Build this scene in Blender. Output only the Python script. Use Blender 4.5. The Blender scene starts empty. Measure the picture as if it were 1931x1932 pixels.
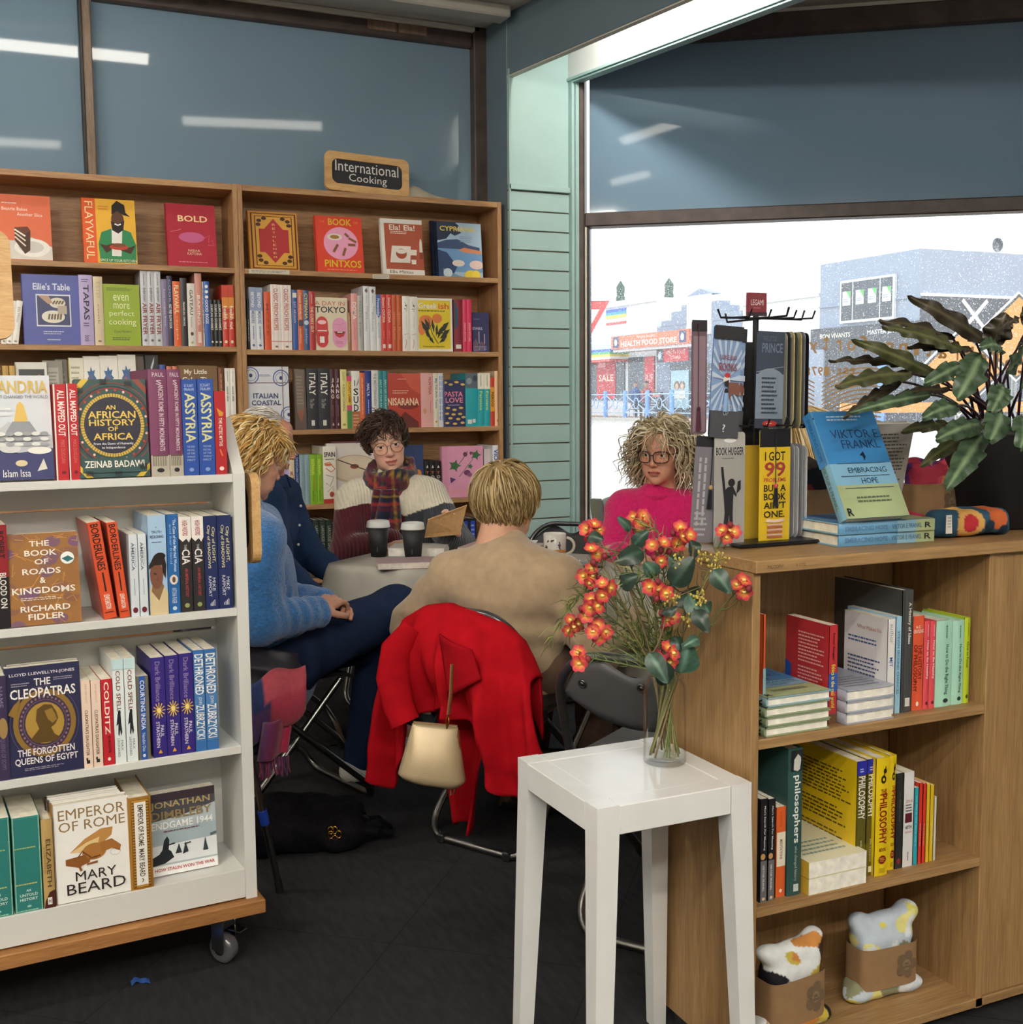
import bpy, math, random, zlib
import numpy as np
from mathutils import Vector, Matrix
PI=math.pi
sc=bpy.context.scene
COL=sc.collection
# ---------------------------------------------------------------- camera, sky, exposure
cam_d=bpy.data.cameras.new('camera'); cam=bpy.data.objects.new('camera',cam_d); COL.objects.link(cam)
PITCH,YAW,ROLL,CAMH=0.0974042,0.428356,-0.0077621,1.30
def _cam():
    f=Vector((math.sin(YAW)*math.cos(PITCH),math.cos(YAW)*math.cos(PITCH),-math.sin(PITCH)))
    r=Vector((math.cos(YAW),-math.sin(YAW),0)); u=r.cross(f)
    c,s=math.cos(ROLL),math.sin(ROLL)
    r2=c*r+s*u; u2=-s*r+c*u
    M=Matrix((r2,u2,-f)).transposed().to_4x4(); M.translation=(0,0,CAMH)
    cam.matrix_world=M
_cam()
cam_d.sensor_fit='HORIZONTAL'; cam_d.sensor_width=36; cam_d.lens=36*2191/1931
cam_d.clip_start=.05; cam_d.clip_end=300
sc.camera=cam
W=bpy.data.worlds.new('overcast'); sc.world=W; W.use_nodes=True
bg=W.node_tree.nodes['Background']; bg.inputs[0].default_value=(.93,.97,1,1); bg.inputs[1].default_value=1.7
sun_d=bpy.data.lights.new('sun','SUN'); sun_d.energy=1.0; sun_d.angle=math.radians(12); sun_d.color=(1,.97,.92)
sun=bpy.data.objects.new('sun',sun_d); COL.objects.link(sun); sun.rotation_euler=(math.radians(50),0,math.radians(75))
LAMP,LAMP_FILL=9.0,105.0
vs=sc.view_settings; sc.display_settings.display_device='sRGB'
vs.view_transform='Standard'; vs.look='None'; vs.exposure=0.55; vs.gamma=1; vs.use_curve_mapping=False
sc.cycles.max_bounces=10; sc.cycles.diffuse_bounces=4; sc.cycles.glossy_bounces=4; sc.cycles.transmission_bounces=8; sc.cycles.transparent_max_bounces=16
sc.cycles.caustics_reflective=False; sc.cycles.caustics_refractive=False
sc.cycles.use_denoising=True; sc.cycles.sample_clamp_indirect=6
random.seed(7); rng=np.random.default_rng(7)

# ---------------------------------------------------------------- colours and materials
def lin(c):
    if isinstance(c,str):
        c=[int(c[i:i+2],16)/255 for i in (0,2,4)]
    return tuple(x/12.92 if x<=.04045 else ((x+.055)/1.055)**2.4 for x in c)
_M={}
def material(name):
    m=bpy.data.materials.new(name); m.use_nodes=True
    nt=m.node_tree; b=nt.nodes['Principled BSDF']
    return m,nt,b
def N(nt,t,**kw):
    n=nt.nodes.new(t)
    for k,v in kw.items():
        if k in n.inputs: n.inputs[k].default_value=v
        else: setattr(n,k,v)
    return n
def L(nt,a,b): nt.links.new(a,b)
def painted(name,rough=.5,spec=.5,coat=0,vary=.08,vscale=40,bump=0,bscale=300,kind='noise',sheen=0,metal=0,stretch=(1,1,1),sss=0,bdist=.002):
    """colour comes from the mesh attribute 'Col', broken up by noise; optional bump"""
    if name in _M: return _M[name]
    m,nt,b=material(name)
    at=N(nt,'ShaderNodeAttribute',attribute_name='Col')
    tc=N(nt,'ShaderNodeTexCoord'); mp=N(nt,'ShaderNodeMapping'); mp.inputs['Scale'].default_value=stretch
    L(nt,tc.outputs['Object'],mp.inputs['Vector'])
    nz=N(nt,'ShaderNodeTexNoise',Scale=vscale,Detail=4.0); L(nt,mp.outputs[0],nz.inputs['Vector'])
    mr=N(nt,'ShaderNodeMapRange'); mr.inputs['From Min'].default_value=.25; mr.inputs['From Max'].default_value=.75
    mr.inputs['To Min'].default_value=1-vary; mr.inputs['To Max'].default_value=1+vary
    L(nt,nz.outputs['Fac'],mr.inputs['Value'])
    mx=N(nt,'ShaderNodeMix',data_type='RGBA',blend_type='MULTIPLY'); mx.inputs['Factor'].default_value=1
    L(nt,at.outputs['Color'],mx.inputs['A']); L(nt,mr.outputs[0],mx.inputs['B']); L(nt,mx.outputs['Result'],b.inputs['Base Color'])
    b.inputs['Roughness'].default_value=rough; b.inputs['Specular IOR Level'].default_value=spec; b.inputs['Coat Weight'].default_value=coat
    b.inputs['Sheen Weight'].default_value=sheen; b.inputs['Metallic'].default_value=metal
    if sss: b.inputs['Subsurface Weight'].default_value=sss; b.inputs['Subsurface Radius'].default_value=(.01,.004,.002); b.inputs['Subsurface Scale'].default_value=.6
    if bump:
        if kind=='noise':
            t=N(nt,'ShaderNodeTexNoise',Scale=bscale,Detail=3.0); L(nt,mp.outputs[0],t.inputs['Vector']); o=t.outputs['Fac']
        elif kind=='rib':
            t=N(nt,'ShaderNodeTexWave',Scale=bscale,Distortion=.5,bands_direction='X'); t.inputs['Detail Scale'].default_value=2; L(nt,mp.outputs[0],t.inputs['Vector']); o=t.outputs['Fac']
        elif kind=='knit':
            t=N(nt,'ShaderNodeTexVoronoi',Scale=bscale); L(nt,mp.outputs[0],t.inputs['Vector']); o=t.outputs['Distance']
        bp=N(nt,'ShaderNodeBump',Strength=bump,Distance=bdist); L(nt,o,bp.inputs['Height']); L(nt,bp.outputs[0],b.inputs['Normal'])
    _M[name]=m; return m
def wood(name,c1,c2,scale=6,stretch=(8,8,.7),rough=.45,coat=0):
    if name in _M: return _M[name]
    m,nt,b=material(name)
    tc=N(nt,'ShaderNodeTexCoord'); mp=N(nt,'ShaderNodeMapping'); mp.inputs['Scale'].default_value=stretch
    L(nt,tc.outputs['Object'],mp.inputs['Vector'])
    n1=N(nt,'ShaderNodeTexNoise',Scale=scale,Detail=8.0,Roughness=.65,Distortion=.6); L(nt,mp.outputs[0],n1.inputs['Vector'])
    n2=N(nt,'ShaderNodeTexNoise',Scale=scale*6,Detail=4.0); L(nt,mp.outputs[0],n2.inputs['Vector'])
    ad=N(nt,'ShaderNodeMath',operation='MULTIPLY_ADD'); ad.inputs[1].default_value=.45; L(nt,n2.outputs['Fac'],ad.inputs[0]); 
    ml=N(nt,'ShaderNodeMath',operation='MULTIPLY'); ml.inputs[1].default_value=.6; L(nt,n1.outputs['Fac'],ml.inputs[0]); L(nt,ml.outputs[0],ad.inputs[2])
    cr=N(nt,'ShaderNodeValToRGB'); cr.color_ramp.elements[0].position=.36; cr.color_ramp.elements[1].position=.68
    cr.color_ramp.elements[0].color=(*lin(c1),1); cr.color_ramp.elements[1].color=(*lin(c2),1)
    L(nt,ad.outputs[0],cr.inputs[0]); L(nt,cr.outputs[0],b.inputs['Base Color'])
    b.inputs['Roughness'].default_value=rough; b.inputs['Coat Weight'].default_value=coat
    bp=N(nt,'ShaderNodeBump',Strength=.12,Distance=.001); L(nt,ad.outputs[0],bp.inputs['Height']); L(nt,bp.outputs[0],b.inputs['Normal'])
    _M[name]=m; return m
def solid(name,col,rough=.5,metal=0,spec=.5,coat=0,vary=.06,vscale=8,bump=0,bscale=200,trans=0,ior=1.45,emit=0,bdist=.001):
    if name in _M: return _M[name]
    m,nt,b=material(name); c=lin(col)
    tc=N(nt,'ShaderNodeTexCoord'); nz=N(nt,'ShaderNodeTexNoise',Scale=vscale,Detail=5.0); L(nt,tc.outputs['Object'],nz.inputs['Vector'])
    cr=N(nt,'ShaderNodeValToRGB'); cr.color_ramp.elements[0].position=.3; cr.color_ramp.elements[1].position=.7
    cr.color_ramp.elements[0].color=(*[max(0,x*(1-vary)) for x in c],1); cr.color_ramp.elements[1].color=(*[min(1,x*(1+vary)) for x in c],1)
    L(nt,nz.outputs['Fac'],cr.inputs[0]); L(nt,cr.outputs[0],b.inputs['Base Color'])
    b.inputs['Roughness'].default_value=rough; b.inputs['Metallic'].default_value=metal; b.inputs['Specular IOR Level'].default_value=spec
    b.inputs['Coat Weight'].default_value=coat; b.inputs['Transmission Weight'].default_value=trans; b.inputs['IOR'].default_value=ior
    if emit: L(nt,cr.outputs[0],b.inputs['Emission Color']); b.inputs['Emission Strength'].default_value=emit
    if bump:
        t=N(nt,'ShaderNodeTexNoise',Scale=bscale,Detail=3.0); L(nt,tc.outputs['Object'],t.inputs['Vector'])
        bp=N(nt,'ShaderNodeBump',Strength=bump,Distance=bdist); L(nt,t.outputs['Fac'],bp.inputs['Height']); L(nt,bp.outputs[0],b.inputs['Normal'])
    _M[name]=m; return m

# ---------------------------------------------------------------- mesh building
def frame(o,x,y,z):
    M=Matrix((Vector(x),Vector(y),Vector(z))).transposed().to_4x4(); M.translation=Vector(o); return M
def TR(x=0,y=0,z=0,rz=0,rx=0,ry=0): return Matrix.Translation((x,y,z))@Matrix.Rotation(rz,4,'Z')@Matrix.Rotation(ry,4,'Y')@Matrix.Rotation(rx,4,'X')
_TXT={}
def text2d(s,bold=False):
    k=(s,bold)
    if k in _TXT: return _TXT[k]
    cu=bpy.data.curves.new('lettering','FONT'); cu.body=s; cu.size=1; cu.resolution_u=2; cu.space_line=.9; cu.align_x='CENTER'
    if bold: cu.offset=.018
    o=bpy.data.objects.new('lettering',cu); me=o.to_mesh()
    n=len(me.vertices); v=np.zeros(n*3,np.float32); me.vertices.foreach_get('co',v); v=v.reshape(-1,3)[:,:2].copy()
    f=[tuple(p.vertices) for p in me.polygons]
    o.to_mesh_clear(); bpy.data.objects.remove(o); bpy.data.curves.remove(cu)
    if n:
        lo,hi=v.min(0),v.max(0); v=(v-lo)/np.maximum(hi-lo,1e-6); asp=(hi[0]-lo[0])/max(hi[1]-lo[1],1e-6)
    else: asp=1
    _TXT[k]=(v,f,asp); return _TXT[k]
class MB:
    def __init__(s,T=None):
        s.V=[];s.F=[];s.C=[];s.S=[];s.I=[];s.mats=[];s.n=0;s.T=T or Matrix.Identity(4);s.PC=[];s.pc=False
    def mi(s,m):
        if m not in s.mats: s.mats.append(m)
        return s.mats.index(m)
    def add(s,v,f,col='808080',mat=None,smooth=False,pcol=None):
        v=np.asarray(v,float).reshape(-1,3); A=np.array(s.T)
        v=v@A[:3,:3].T+A[:3,3]
        s.V.append(v); b=s.n; s.n+=len(v)
        s.F.extend([tuple(i+b for i in q) for q in f])
        c=lin(col) if not isinstance(col,tuple) else col
        s.C.extend([c]*len(f)); s.S.extend([smooth]*len(f)); s.I.extend([s.mi(mat or PAPER)]*len(f))
        if pcol is not None: s.pc=True; s.PC.append((b,np.asarray(pcol,float)))
        return s
    def box(s,x0,y0,z0,x1,y1,z1,col='808080',mat=None,cols=None):
        v=[(x,y,z) for x in (x0,x1) for y in (y0,y1) for z in (z0,z1)]
        f=[(0,1,3,2),(4,6,7,5),(0,4,5,1),(2,3,7,6),(0,2,6,4),(1,5,7,3)]  # -x +x -y +y -z +z
        if cols:
            for q,c in zip(f,cols): s.add(v,[q],c or col,mat)
        else: s.add(v,f,col,mat)
        return s
    def bbox(s,x0,y0,z0,x1,y1,z1,b=.004,col='808080',mat=None):
        """box with chamfered edges"""
        c=np.array([(x0+x1)/2,(y0+y1)/2,(z0+z1)/2]); h=np.array([(x1-x0)/2,(y1-y0)/2,(z1-z0)/2]); b=min(b,h.min()*.9)
        bm=[]; idx={}
        for sx in(-1,1):
            for sy in(-1,1):
                for sz in(-1,1):
                    g=np.array([sx,sy,sz])
                    for a in range(3):
                        d=h-b; d=d.copy(); d[a]=h[a]; idx[(sx,sy,sz,a)]=len(bm); bm.append(c+g*d)
        F=[]
        for a in range(3):
            u,w=(a+1)%3,(a+2)%3
            for sg in(-1,1):
                q=[]
                for p,r in((-1,-1),(1,-1),(1,1),(-1,1)):
                    k=[0,0,0];k[a]=sg;k[u]=p;k[w]=r;q.append(idx[(*k,a)])
                F.append(tuple(q if sg>0 else q[::-1]))
            for p in(-1,1):
                for r in(-1,1):
                    k1=[0,0,0];k1[a]=-1;k1[u]=p;k1[w]=r;k2=k1[:];k2[a]=1
                    q=(idx[(*k1,u)],idx[(*k2,u)],idx[(*k2,w)],idx[(*k1,w)])
                    F.append(q if p*r>0 else q[::-1])
        for sx in(-1,1):
            for sy in(-1,1):
                for sz in(-1,1):
                    q=tuple(idx[(sx,sy,sz,a)] for a in range(3)); F.append(q if sx*sy*sz>0 else q[::-1])
        return s.add(bm,F,col,mat)
    def tube(s,pts,r,n=8,col='808080',mat=None,closed=False,cap=True,flat=None):
        P=[Vector(p) for p in pts]; k=len(P); rr=r if isinstance(r,(list,tuple,np.ndarray)) else [r]*k
        T=[]
        for i in range(k):
            if closed: t=P[(i+1)%k]-P[i-1]
            else: t=P[min(i+1,k-1)]-P[max(i-1,0)]
            T.append(t.normalized() if t.length>1e-9 else Vector((0,0,1)))
        u=T[0].orthogonal().normalized(); V=[]
        for i in range(k):
            u=(u-u.dot(T[i])*T[i]); u=u.normalized() if u.length>1e-6 else T[i].orthogonal().normalized()
            w=T[i].cross(u)
            for j in range(n):
                a=2*PI*j/n; fx=flat if flat else 1
                V.append(P[i]+rr[i]*(math.cos(a)*u+math.sin(a)*w*fx))
        F=[]
        for i in range(k if closed else k-1):
            for j in range(n):
                F.append((i*n+j,i*n+(j+1)%n,((i+1)%k)*n+(j+1)%n,((i+1)%k)*n+j))
        s.add(V,F,col,mat,True)
        if cap and not closed: s.add(V,[tuple(range(n-1,-1,-1)),tuple((k-1)*n+j for j in range(n))],col,mat)
        return s
    def lathe(s,prof,n=24,col='808080',mat=None,smooth=True):
        V=[];F=[];k=len(prof)
        for r,z in prof:
            for j in range(n): a=2*PI*j/n; V.append((r*math.cos(a),r*math.sin(a),z))
        for i in range(k-1):
            for j in range(n): F.append((i*n+j,i*n+(j+1)%n,(i+1)*n+(j+1)%n,(i+1)*n+j))
        return s.add(V,F,col,mat,smooth)
    def ball(s,c,r,n=12,m=8,col='808080',mat=None):
        r=r if isinstance(r,(tuple,list)) else (r,r,r); V=[];F=[]
        for i in range(m+1):
            t=PI*i/m
            for j in range(n): a=2*PI*j/n; V.append((c[0]+r[0]*math.sin(t)*math.cos(a),c[1]+r[1]*math.sin(t)*math.sin(a),c[2]+r[2]*math.cos(t)))
        for i in range(m):
            for j in range(n): F.append((i*n+j,(i+1)*n+j,(i+1)*n+(j+1)%n,i*n+(j+1)%n))
        return s.add(V,F,col,mat,True)
    def grid(s,fn,nu,nv,col='808080',mat=None,smooth=True,thick=0,pcol=None):
        V=[fn(i/nu,j/nv) for j in range(nv+1) for i in range(nu+1)]
        F=[(j*(nu+1)+i,j*(nu+1)+i+1,(j+1)*(nu+1)+i+1,(j+1)*(nu+1)+i) for j in range(nv) for i in range(nu)]
        s.add(V,F,col,mat,smooth,pcol); return s
    def prism(s,poly,h0,h1,col='808080',mat=None,smooth=False):
        n=len(poly); V=[(x,y,h0) for x,y in poly]+[(x,y,h1) for x,y in poly]
        s.add(V,[tuple(range(n-1,-1,-1)),tuple(range(n,2*n))],col,mat)
        s.add(V,[(i,(i+1)%n,n+(i+1)%n,n+i) for i in range(n)],col,mat,smooth); return s
    def draw(s,spec,o,U,V,Nn,mat=None,eps=.00018):
        """printed matter: shapes and lettering on the flat rectangle o + a*U + b*V (a, b from 0 to 1)"""
        o,U,V,Nn=(Vector(q) for q in (o,U,V,Nn)); lu,lv=U.length,V.length
        def P(pts,k): return [tuple(o+U*min(1,max(0,a))+V*min(1,max(0,b))+Nn*(eps*k)) for a,b in pts]
        for k,q in enumerate(spec,1):
            t=q[0]
            if t=='r':
                _,a,b,c,d,col=q[:6]; s.add(P([(a,b),(c,b),(c,d),(a,d)],k),[(0,1,2,3)],col,mat)
            elif t=='e':
                _,a,b,c,d,col=q[:6]; n=28; s.add(P([(a+c*math.cos(2*PI*i/n),b+d*math.sin(2*PI*i/n)) for i in range(n)],k),[tuple(range(n))],col,mat)
            elif t=='o':
                _,a,b,c,d,w,col=q[:7]; n=40; g=w*lu/lv
                s.add(P([(a+(c-w*j)*math.cos(2*PI*i/n),b+(d-g*j)*math.sin(2*PI*i/n)) for j in(0,1) for i in range(n)],k),[(i,(i+1)%n,n+(i+1)%n,n+i) for i in range(n)],col,mat)
            elif t=='p':
                s.add(P(q[1],k),[tuple(range(len(q[1])))],q[2],mat)
            elif t=='l':
                pts=[np.array((a*lu,b*lv)) for a,b in q[1]]; w=q[2]/2; A=[]
                for i in range(len(pts)):
                    d=pts[min(i+1,len(pts)-1)]-pts[max(i-1,0)]; d=d/max(np.hypot(*d),1e-9); nn=np.array((-d[1],d[0]))*w
                    A+= [pts[i]+nn,pts[i]-nn]
                s.add(P([(a[0]/lu,a[1]/lv) for a in A],k),[(2*i,2*i+1,2*i+3,2*i+2) for i in range(len(pts)-1)],q[3],mat)
            elif t in('t','v'):
                _,tx,a,b,c,d,col=q[:7]; v,f,asp=text2d(tx,len(q)>7 and q[7])
                if t=='t': pts=[(a+x*(c-a),b+y*(d-b)) for x,y in v]
                else: pts=[(a+y*(c-a),d-x*(d-b)) for x,y in v]
                s.add(P(pts,k),f,col,mat)
            elif t=='B':   # ring of beads
                _,a,b,c,d,n,e,h,c1,c2=q
                for i in range(n):
                    w=2*PI*i/n; s.add(P([(a+c*math.cos(w)+e*math.cos(z),b+d*math.sin(w)+h*math.sin(z)) for z in np.linspace(0,2*PI,9)[:-1]],k),[tuple(range(8))],c1 if i%2 else c2,mat)
            elif t=='K':   # ring of radial ticks
                _,a,b,c,d,e,h,n,w,col=q
                for i in range(n): z=2*PI*i/n; ct,st=math.cos(z),math.sin(z); s.draw([('l',[(a+c*ct,b+d*st),(a+e*ct,b+h*st)],w,col)],o+Nn*(eps*(k-1)),U,V,Nn,mat,eps)
            elif t=='R':   # column of small blocks
                _,a,b,c,d,n,col=q; h=(d-b)/n
                for i in range(n): s.add(P([(a,b+h*i),(c,b+h*i),(c,b+h*(i+.5)),(a,b+h*(i+.5))],k),[(0,1,2,3)],col,mat)
            elif t in('Z','ZL'):   # scattered cells, or wandering lines
                r=random.Random(q[1])
                for i in range(q[2]):
                    x,y=r.random(),r.random(); cl=lambda g:min(1,max(0,g))
                    if t=='Z': s.add(P([(cl(x+q[3]*math.cos(z)),cl(y+q[4]*math.sin(z))) for z in np.linspace(0,2*PI,13)[:-1]],k+i*.02),[tuple(range(12))],r.choice(q[5:]),mat)
                    else: s.draw([('l',[(x,y),(cl(x+r.uniform(-.15,.15)),cl(y+r.uniform(-.1,.1))),(cl(x+r.uniform(-.2,.2)),cl(y+r.uniform(-.1,.1)))],q[3],q[4])],o+Nn*(eps*(k-1)),U,V,Nn,mat,eps)
            elif t=='n':   # lines of small print, too small to read
                _,a,b,c,d,rows,col=q[:7]; r=random.Random(rows*7+int(a*100)); hh=(d-b)/rows
                for i in range(rows):
                    y=d-hh*(i+.7); x=a; end=a+(c-a)*r.uniform(.72,1)
                    while x<end-.01:
                        w=(c-a)*r.uniform(.04,.12); x2=min(x+w,end); s.add(P([(x,y),(x2,y),(x2,y+hh*.42),(x,y+hh*.42)],k),[(0,1,2,3)],col,mat); x=x2+(c-a)*.018
            elif t=='nv':
                _,a,b,c,d,rows,col=q[:7]; r=random.Random(rows*5+int(b*100)); ww=(c-a)/rows
                for i in range(rows):
                    x=a+ww*(i+.3); y=d; end=b+(d-b)*r.uniform(0,.15)
                    while y>end+.01:
                        h=(d-b)*r.uniform(.05,.14); y2=max(y-h,end); s.add(P([(x,y2),(x+ww*.42,y2),(x+ww*.42,y),(x,y)],k),[(0,1,2,3)],col,mat); y=y2-(d-b)*.02
        return s
    def build(s,name,parent=None,loc=None,rot=None):
        me=bpy.data.meshes.new(name)
        V=np.concatenate(s.V) if s.V else np.zeros((0,3))
        me.from_pydata(V.tolist(),[],s.F)
        for m in s.mats: me.materials.append(m)
        me.polygons.foreach_set('material_index',np.array(s.I,np.int32)); me.polygons.foreach_set('use_smooth',np.array(s.S,bool))
        a=me.color_attributes.new('Col','FLOAT_COLOR','CORNER')
        lt=np.zeros(len(me.polygons),np.int32); me.polygons.foreach_get('loop_total',lt)
        C=np.repeat(np.array(s.C,float).reshape(-1,3),lt,axis=0)
        if s.pc:
            pv=np.full((len(V),3),-1.)
            for b,p in s.PC: pv[b:b+len(p)]=p
            li=np.zeros(len(me.loops),np.int32); me.loops.foreach_get('vertex_index',li)
            pl=pv[li]; C=np.where(pl[:,:1]>=0,pl,C)
        a.data.foreach_set('color',np.concatenate([C,np.ones((len(C),1))],1).astype(np.float32).ravel())
        me.update()
        ob=bpy.data.objects.new(name,me); COL.objects.link(ob)
        if loc is not None: ob.location=loc
        if rot is not None: ob.rotation_euler=rot
        if parent is not None: ob.parent=parent
        return ob
def empty(name,loc=(0,0,0),rz=0):
    o=bpy.data.objects.new(name,None); o.empty_display_size=.05; COL.objects.link(o); o.location=loc; o.rotation_euler=(0,0,rz); return o
def tag(o,label,cat,group=None,kind=None):
    o['label']=label; o['category']=cat
    if group: o['group']=group
    if kind: o['kind']=kind
    return o
def struct(mb,name,parent=None):
    o=mb.build(name,parent)
    if parent is None: o['kind']='structure'
    return o
def copy_tree(o,parent=None):
    c=o.copy(); COL.objects.link(c)
    if parent is not None: c.parent=parent; c.matrix_parent_inverse=o.matrix_parent_inverse.copy()
    for ch in list(o.children): copy_tree(ch,c)
    return c

# ---------------------------------------------------------------- shared materials
PAPER=painted('printed_card',rough=.42,vary=.05,vscale=25)
GLOSS=painted('glossy_print',rough=.36,vary=.04,vscale=20)
PAGES=painted('page_block',rough=.8,vary=.16,vscale=60,stretch=(1,1,1))
CLOTH=painted('plain_cloth',rough=.9,spec=.2,vary=.12,vscale=30,bump=.25,bscale=420,sheen=.2)
PLAST=painted('coloured_plastic',rough=.35,vary=.04)
OAK=wood('oak_laminate','84633f','b08d60',scale=5,stretch=(9,9,.5),rough=.5)
OAKX=wood('oak_laminate_level','84633f','b08d60',scale=5,stretch=(.5,9,9),rough=.5)
TEAK=wood('stained_veneer','8f6440','c0966a',scale=4,stretch=(.6,6,9),rough=.45)
TEAKV=wood('stained_veneer_upright','8f6440','be9468',scale=4,stretch=(8,6,.6),rough=.45)
PLY=wood('plywood','85582f','b07c49',scale=5,stretch=(1,6,14),rough=.5)
FRAME=solid('dark_frame_paint','4a3f3c',rough=.45,vary=.3,vscale=12,bump=.1,bscale=60)
MINT=solid('mint_paint','a3bfbd',rough=.5,vary=.04,vscale=6)
BLUEWALL=solid('slate_blue_paint','6d7f8c',rough=.55,vary=.05,vscale=4)
WHITEP=solid('white_paint','d9dad8',rough=.4,vary=.05,vscale=10)
OFFW=solid('cream_paint','d8d2c6',rough=.6,vary=.08,vscale=5)
CHROME=solid('chromed_steel','b9b9b6',rough=.18,metal=1,vary=.1)
STEEL=solid('grey_steel_tube','8b8a88',rough=.3,metal=1,vary=.12)
BLACKM=solid('black_metal','16161a',rough=.35,vary=.2)
BLACKP=solid('black_plastic','1d1d20',rough=.4,vary=.15)
# ---------------------------------------------------------------- the room
def carpet():
    m,nt,b=material('charcoal_carpet_tile')
    tc=N(nt,'ShaderNodeTexCoord'); br=N(nt,'ShaderNodeTexBrick',Scale=2.0); br.offset=0; br.inputs['Mortar Size'].default_value=.004
    for i,c in enumerate(('2b2b2e','2f2f32','202022')): br.inputs[('Color1','Color2','Mortar')[i]].default_value=(*lin(c),1)
    br.inputs['Brick Width'].default_value=1; br.inputs['Row Height'].default_value=1
    mp=N(nt,'ShaderNodeMapping'); mp.inputs['Rotation'].default_value=(0,0,math.radians(-50)); L(nt,tc.outputs['Object'],mp.inputs[0]); L(nt,mp.outputs[0],br.inputs['Vector'])
    n1=N(nt,'ShaderNodeTexNoise',Scale=420.0,Detail=2.0); L(nt,tc.outputs['Object'],n1.inputs['Vector'])
    mp2=N(nt,'ShaderNodeMapping'); mp2.inputs['Scale'].default_value=(60,14,1); mp2.inputs['Rotation'].default_value=(0,0,math.radians(-50)); L(nt,tc.outputs['Object'],mp2.inputs[0])
    n2=N(nt,'ShaderNodeTexNoise',Scale=1.0,Detail=3.0); L(nt,mp2.outputs[0],n2.inputs['Vector'])
    mx=N(nt,'ShaderNodeMath',operation='MULTIPLY'); L(nt,n1.outputs['Fac'],mx.inputs[0]); L(nt,n2.outputs['Fac'],mx.inputs[1])
    mr=N(nt,'ShaderNodeMapRange'); mr.inputs['From Min'].default_value=.1; mr.inputs['From Max'].default_value=.4; mr.inputs['To Min'].default_value=.6; mr.inputs['To Max'].default_value=1.25; L(nt,mx.outputs[0],mr.inputs['Value'])
    mm=N(nt,'ShaderNodeMix',data_type='RGBA',blend_type='MULTIPLY'); mm.inputs['Factor'].default_value=1; L(nt,br.outputs['Color'],mm.inputs['A']); L(nt,mr.outputs[0],mm.inputs['B']); L(nt,mm.outputs['Result'],b.inputs['Base Color'])
    b.inputs['Roughness'].default_value=.95; b.inputs['Specular IOR Level'].default_value=.2
    bp=N(nt,'ShaderNodeBump',Strength=.5,Distance=.003); L(nt,n1.outputs['Fac'],bp.inputs['Height']); L(nt,bp.outputs[0],b.inputs['Normal'])
    return m
CARPET=carpet()
PANE=solid('blue_filmed_glass','748b9e',rough=.045,spec=.75,coat=.2,vary=.05,vscale=.8)
P0=Vector((2.857,5.435,0)); DW=Vector((math.cos(math.radians(-36)),math.sin(math.radians(-36)),0)); NW=Vector((-DW.y,DW.x,0))
WINM=frame(P0,DW,NW,(0,0,1))      # window wall frame: x along the wall, y outwards, z up
S1=4.6; XR=P0.x+DW.x*S1; YR=P0.y+DW.y*S1
X0,Y0=-3.4,-3.2; ZC=3.2
b=MB(); b.add([(X0-.2,Y0-.2,0),(XR+.2,Y0-.2,0),(XR+.2,YR+.15,0),(P0.x+.05,P0.y+.3,0),(P0.x,5.9,0),(X0-.2,5.9,0)],[(0,1,2,3,4,5)],'303030',CARPET)
struct(b,'floor')
b=MB(); CE=solid('ceiling_board','d6d2ca',rough=.7,vary=.05,vscale=3)
b.add([(X0-.2,Y0-.2,ZC),(XR+.2,Y0-.2,ZC),(XR+.2,YR+.15,ZC),(P0.x+.05,P0.y+.3,ZC),(P0.x,5.9,ZC),(X0-.2,5.9,ZC)],[(5,4,3,2,1,0)],'d8d4cc',CE)
for y in np.arange(-3,5.7,.62): b.bbox(X0,y,ZC-.028,2.44,y+.1,ZC-.0005,.006,'d8d4cc',CE)
b.bbox(X0,5.3,ZC-.06,2.44,5.42,ZC-.0005,.008,'d8d4cc',CE)
struct(b,'ceiling')
PLASTER=solid('warm_white_wall','cdc9c0',rough=.7,vary=.04,vscale=2)
b=MB(); b.box(X0-.15,Y0,0,X0,5.9,ZC,'ccc',PLASTER) if False else b.box(X0-.15,Y0,0,X0,5.9,ZC,'cccccc',PLASTER); struct(b,'wall_left')
b=MB(); b.box(X0,Y0-.15,0,XR,Y0,ZC,'cccccc',PLASTER); struct(b,'wall_rear')
b=MB(); b.box(XR,Y0,0,XR+.15,YR,ZC,'cccccc',PLASTER); struct(b,'wall_right')
b=MB(); b.box(X0,5.765,0,2.815,5.9,2.30,'888888',BLUEWALL); b.box(2.481,5.70,2.3,2.815,5.9,ZC,'888888',BLUEWALL); struct(b,'wall_back')
# clerestory panes over the bookcases
def pane_window(name,x0,x1,mul):
    w=MB(); w.box(x0,5.74,2.30,x1,5.762,3.10,'6b8294',PANE); o=struct(w,name)
    f=MB(); f.bbox(x0,5.70,3.10,x1,5.80,3.1995,.008,'4a3f3c',FRAME); f.bbox(x0,5.71,2.27,x1,5.80,2.30,.004,'4a3f3c',FRAME)
    f.build('window_frame',o); return o
w1=pane_window('window_1',X0,.489,0); w2=pane_window('window_2',.541,2.403,0)
MULW=wood('weathered_mullion','5e4a3c','8f7a66',scale=5,stretch=(10,10,.6))
f=MB(); f.bbox(.503,5.68,2.27,.541,5.80,3.10,.004,'8a7663',MULW); f.build('mullion',w2)
f=MB(); f.bbox(.489,5.69,2.27,.5028,5.80,3.10,.002,'2a2422',BLACKP); f.build('mullion_gasket',w2)
f=MB(); f.bbox(2.403,5.68,2.27,2.480,5.80,3.1995,.006,'4a3f3c',FRAME); f.build('window_jamb',w2)
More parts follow.
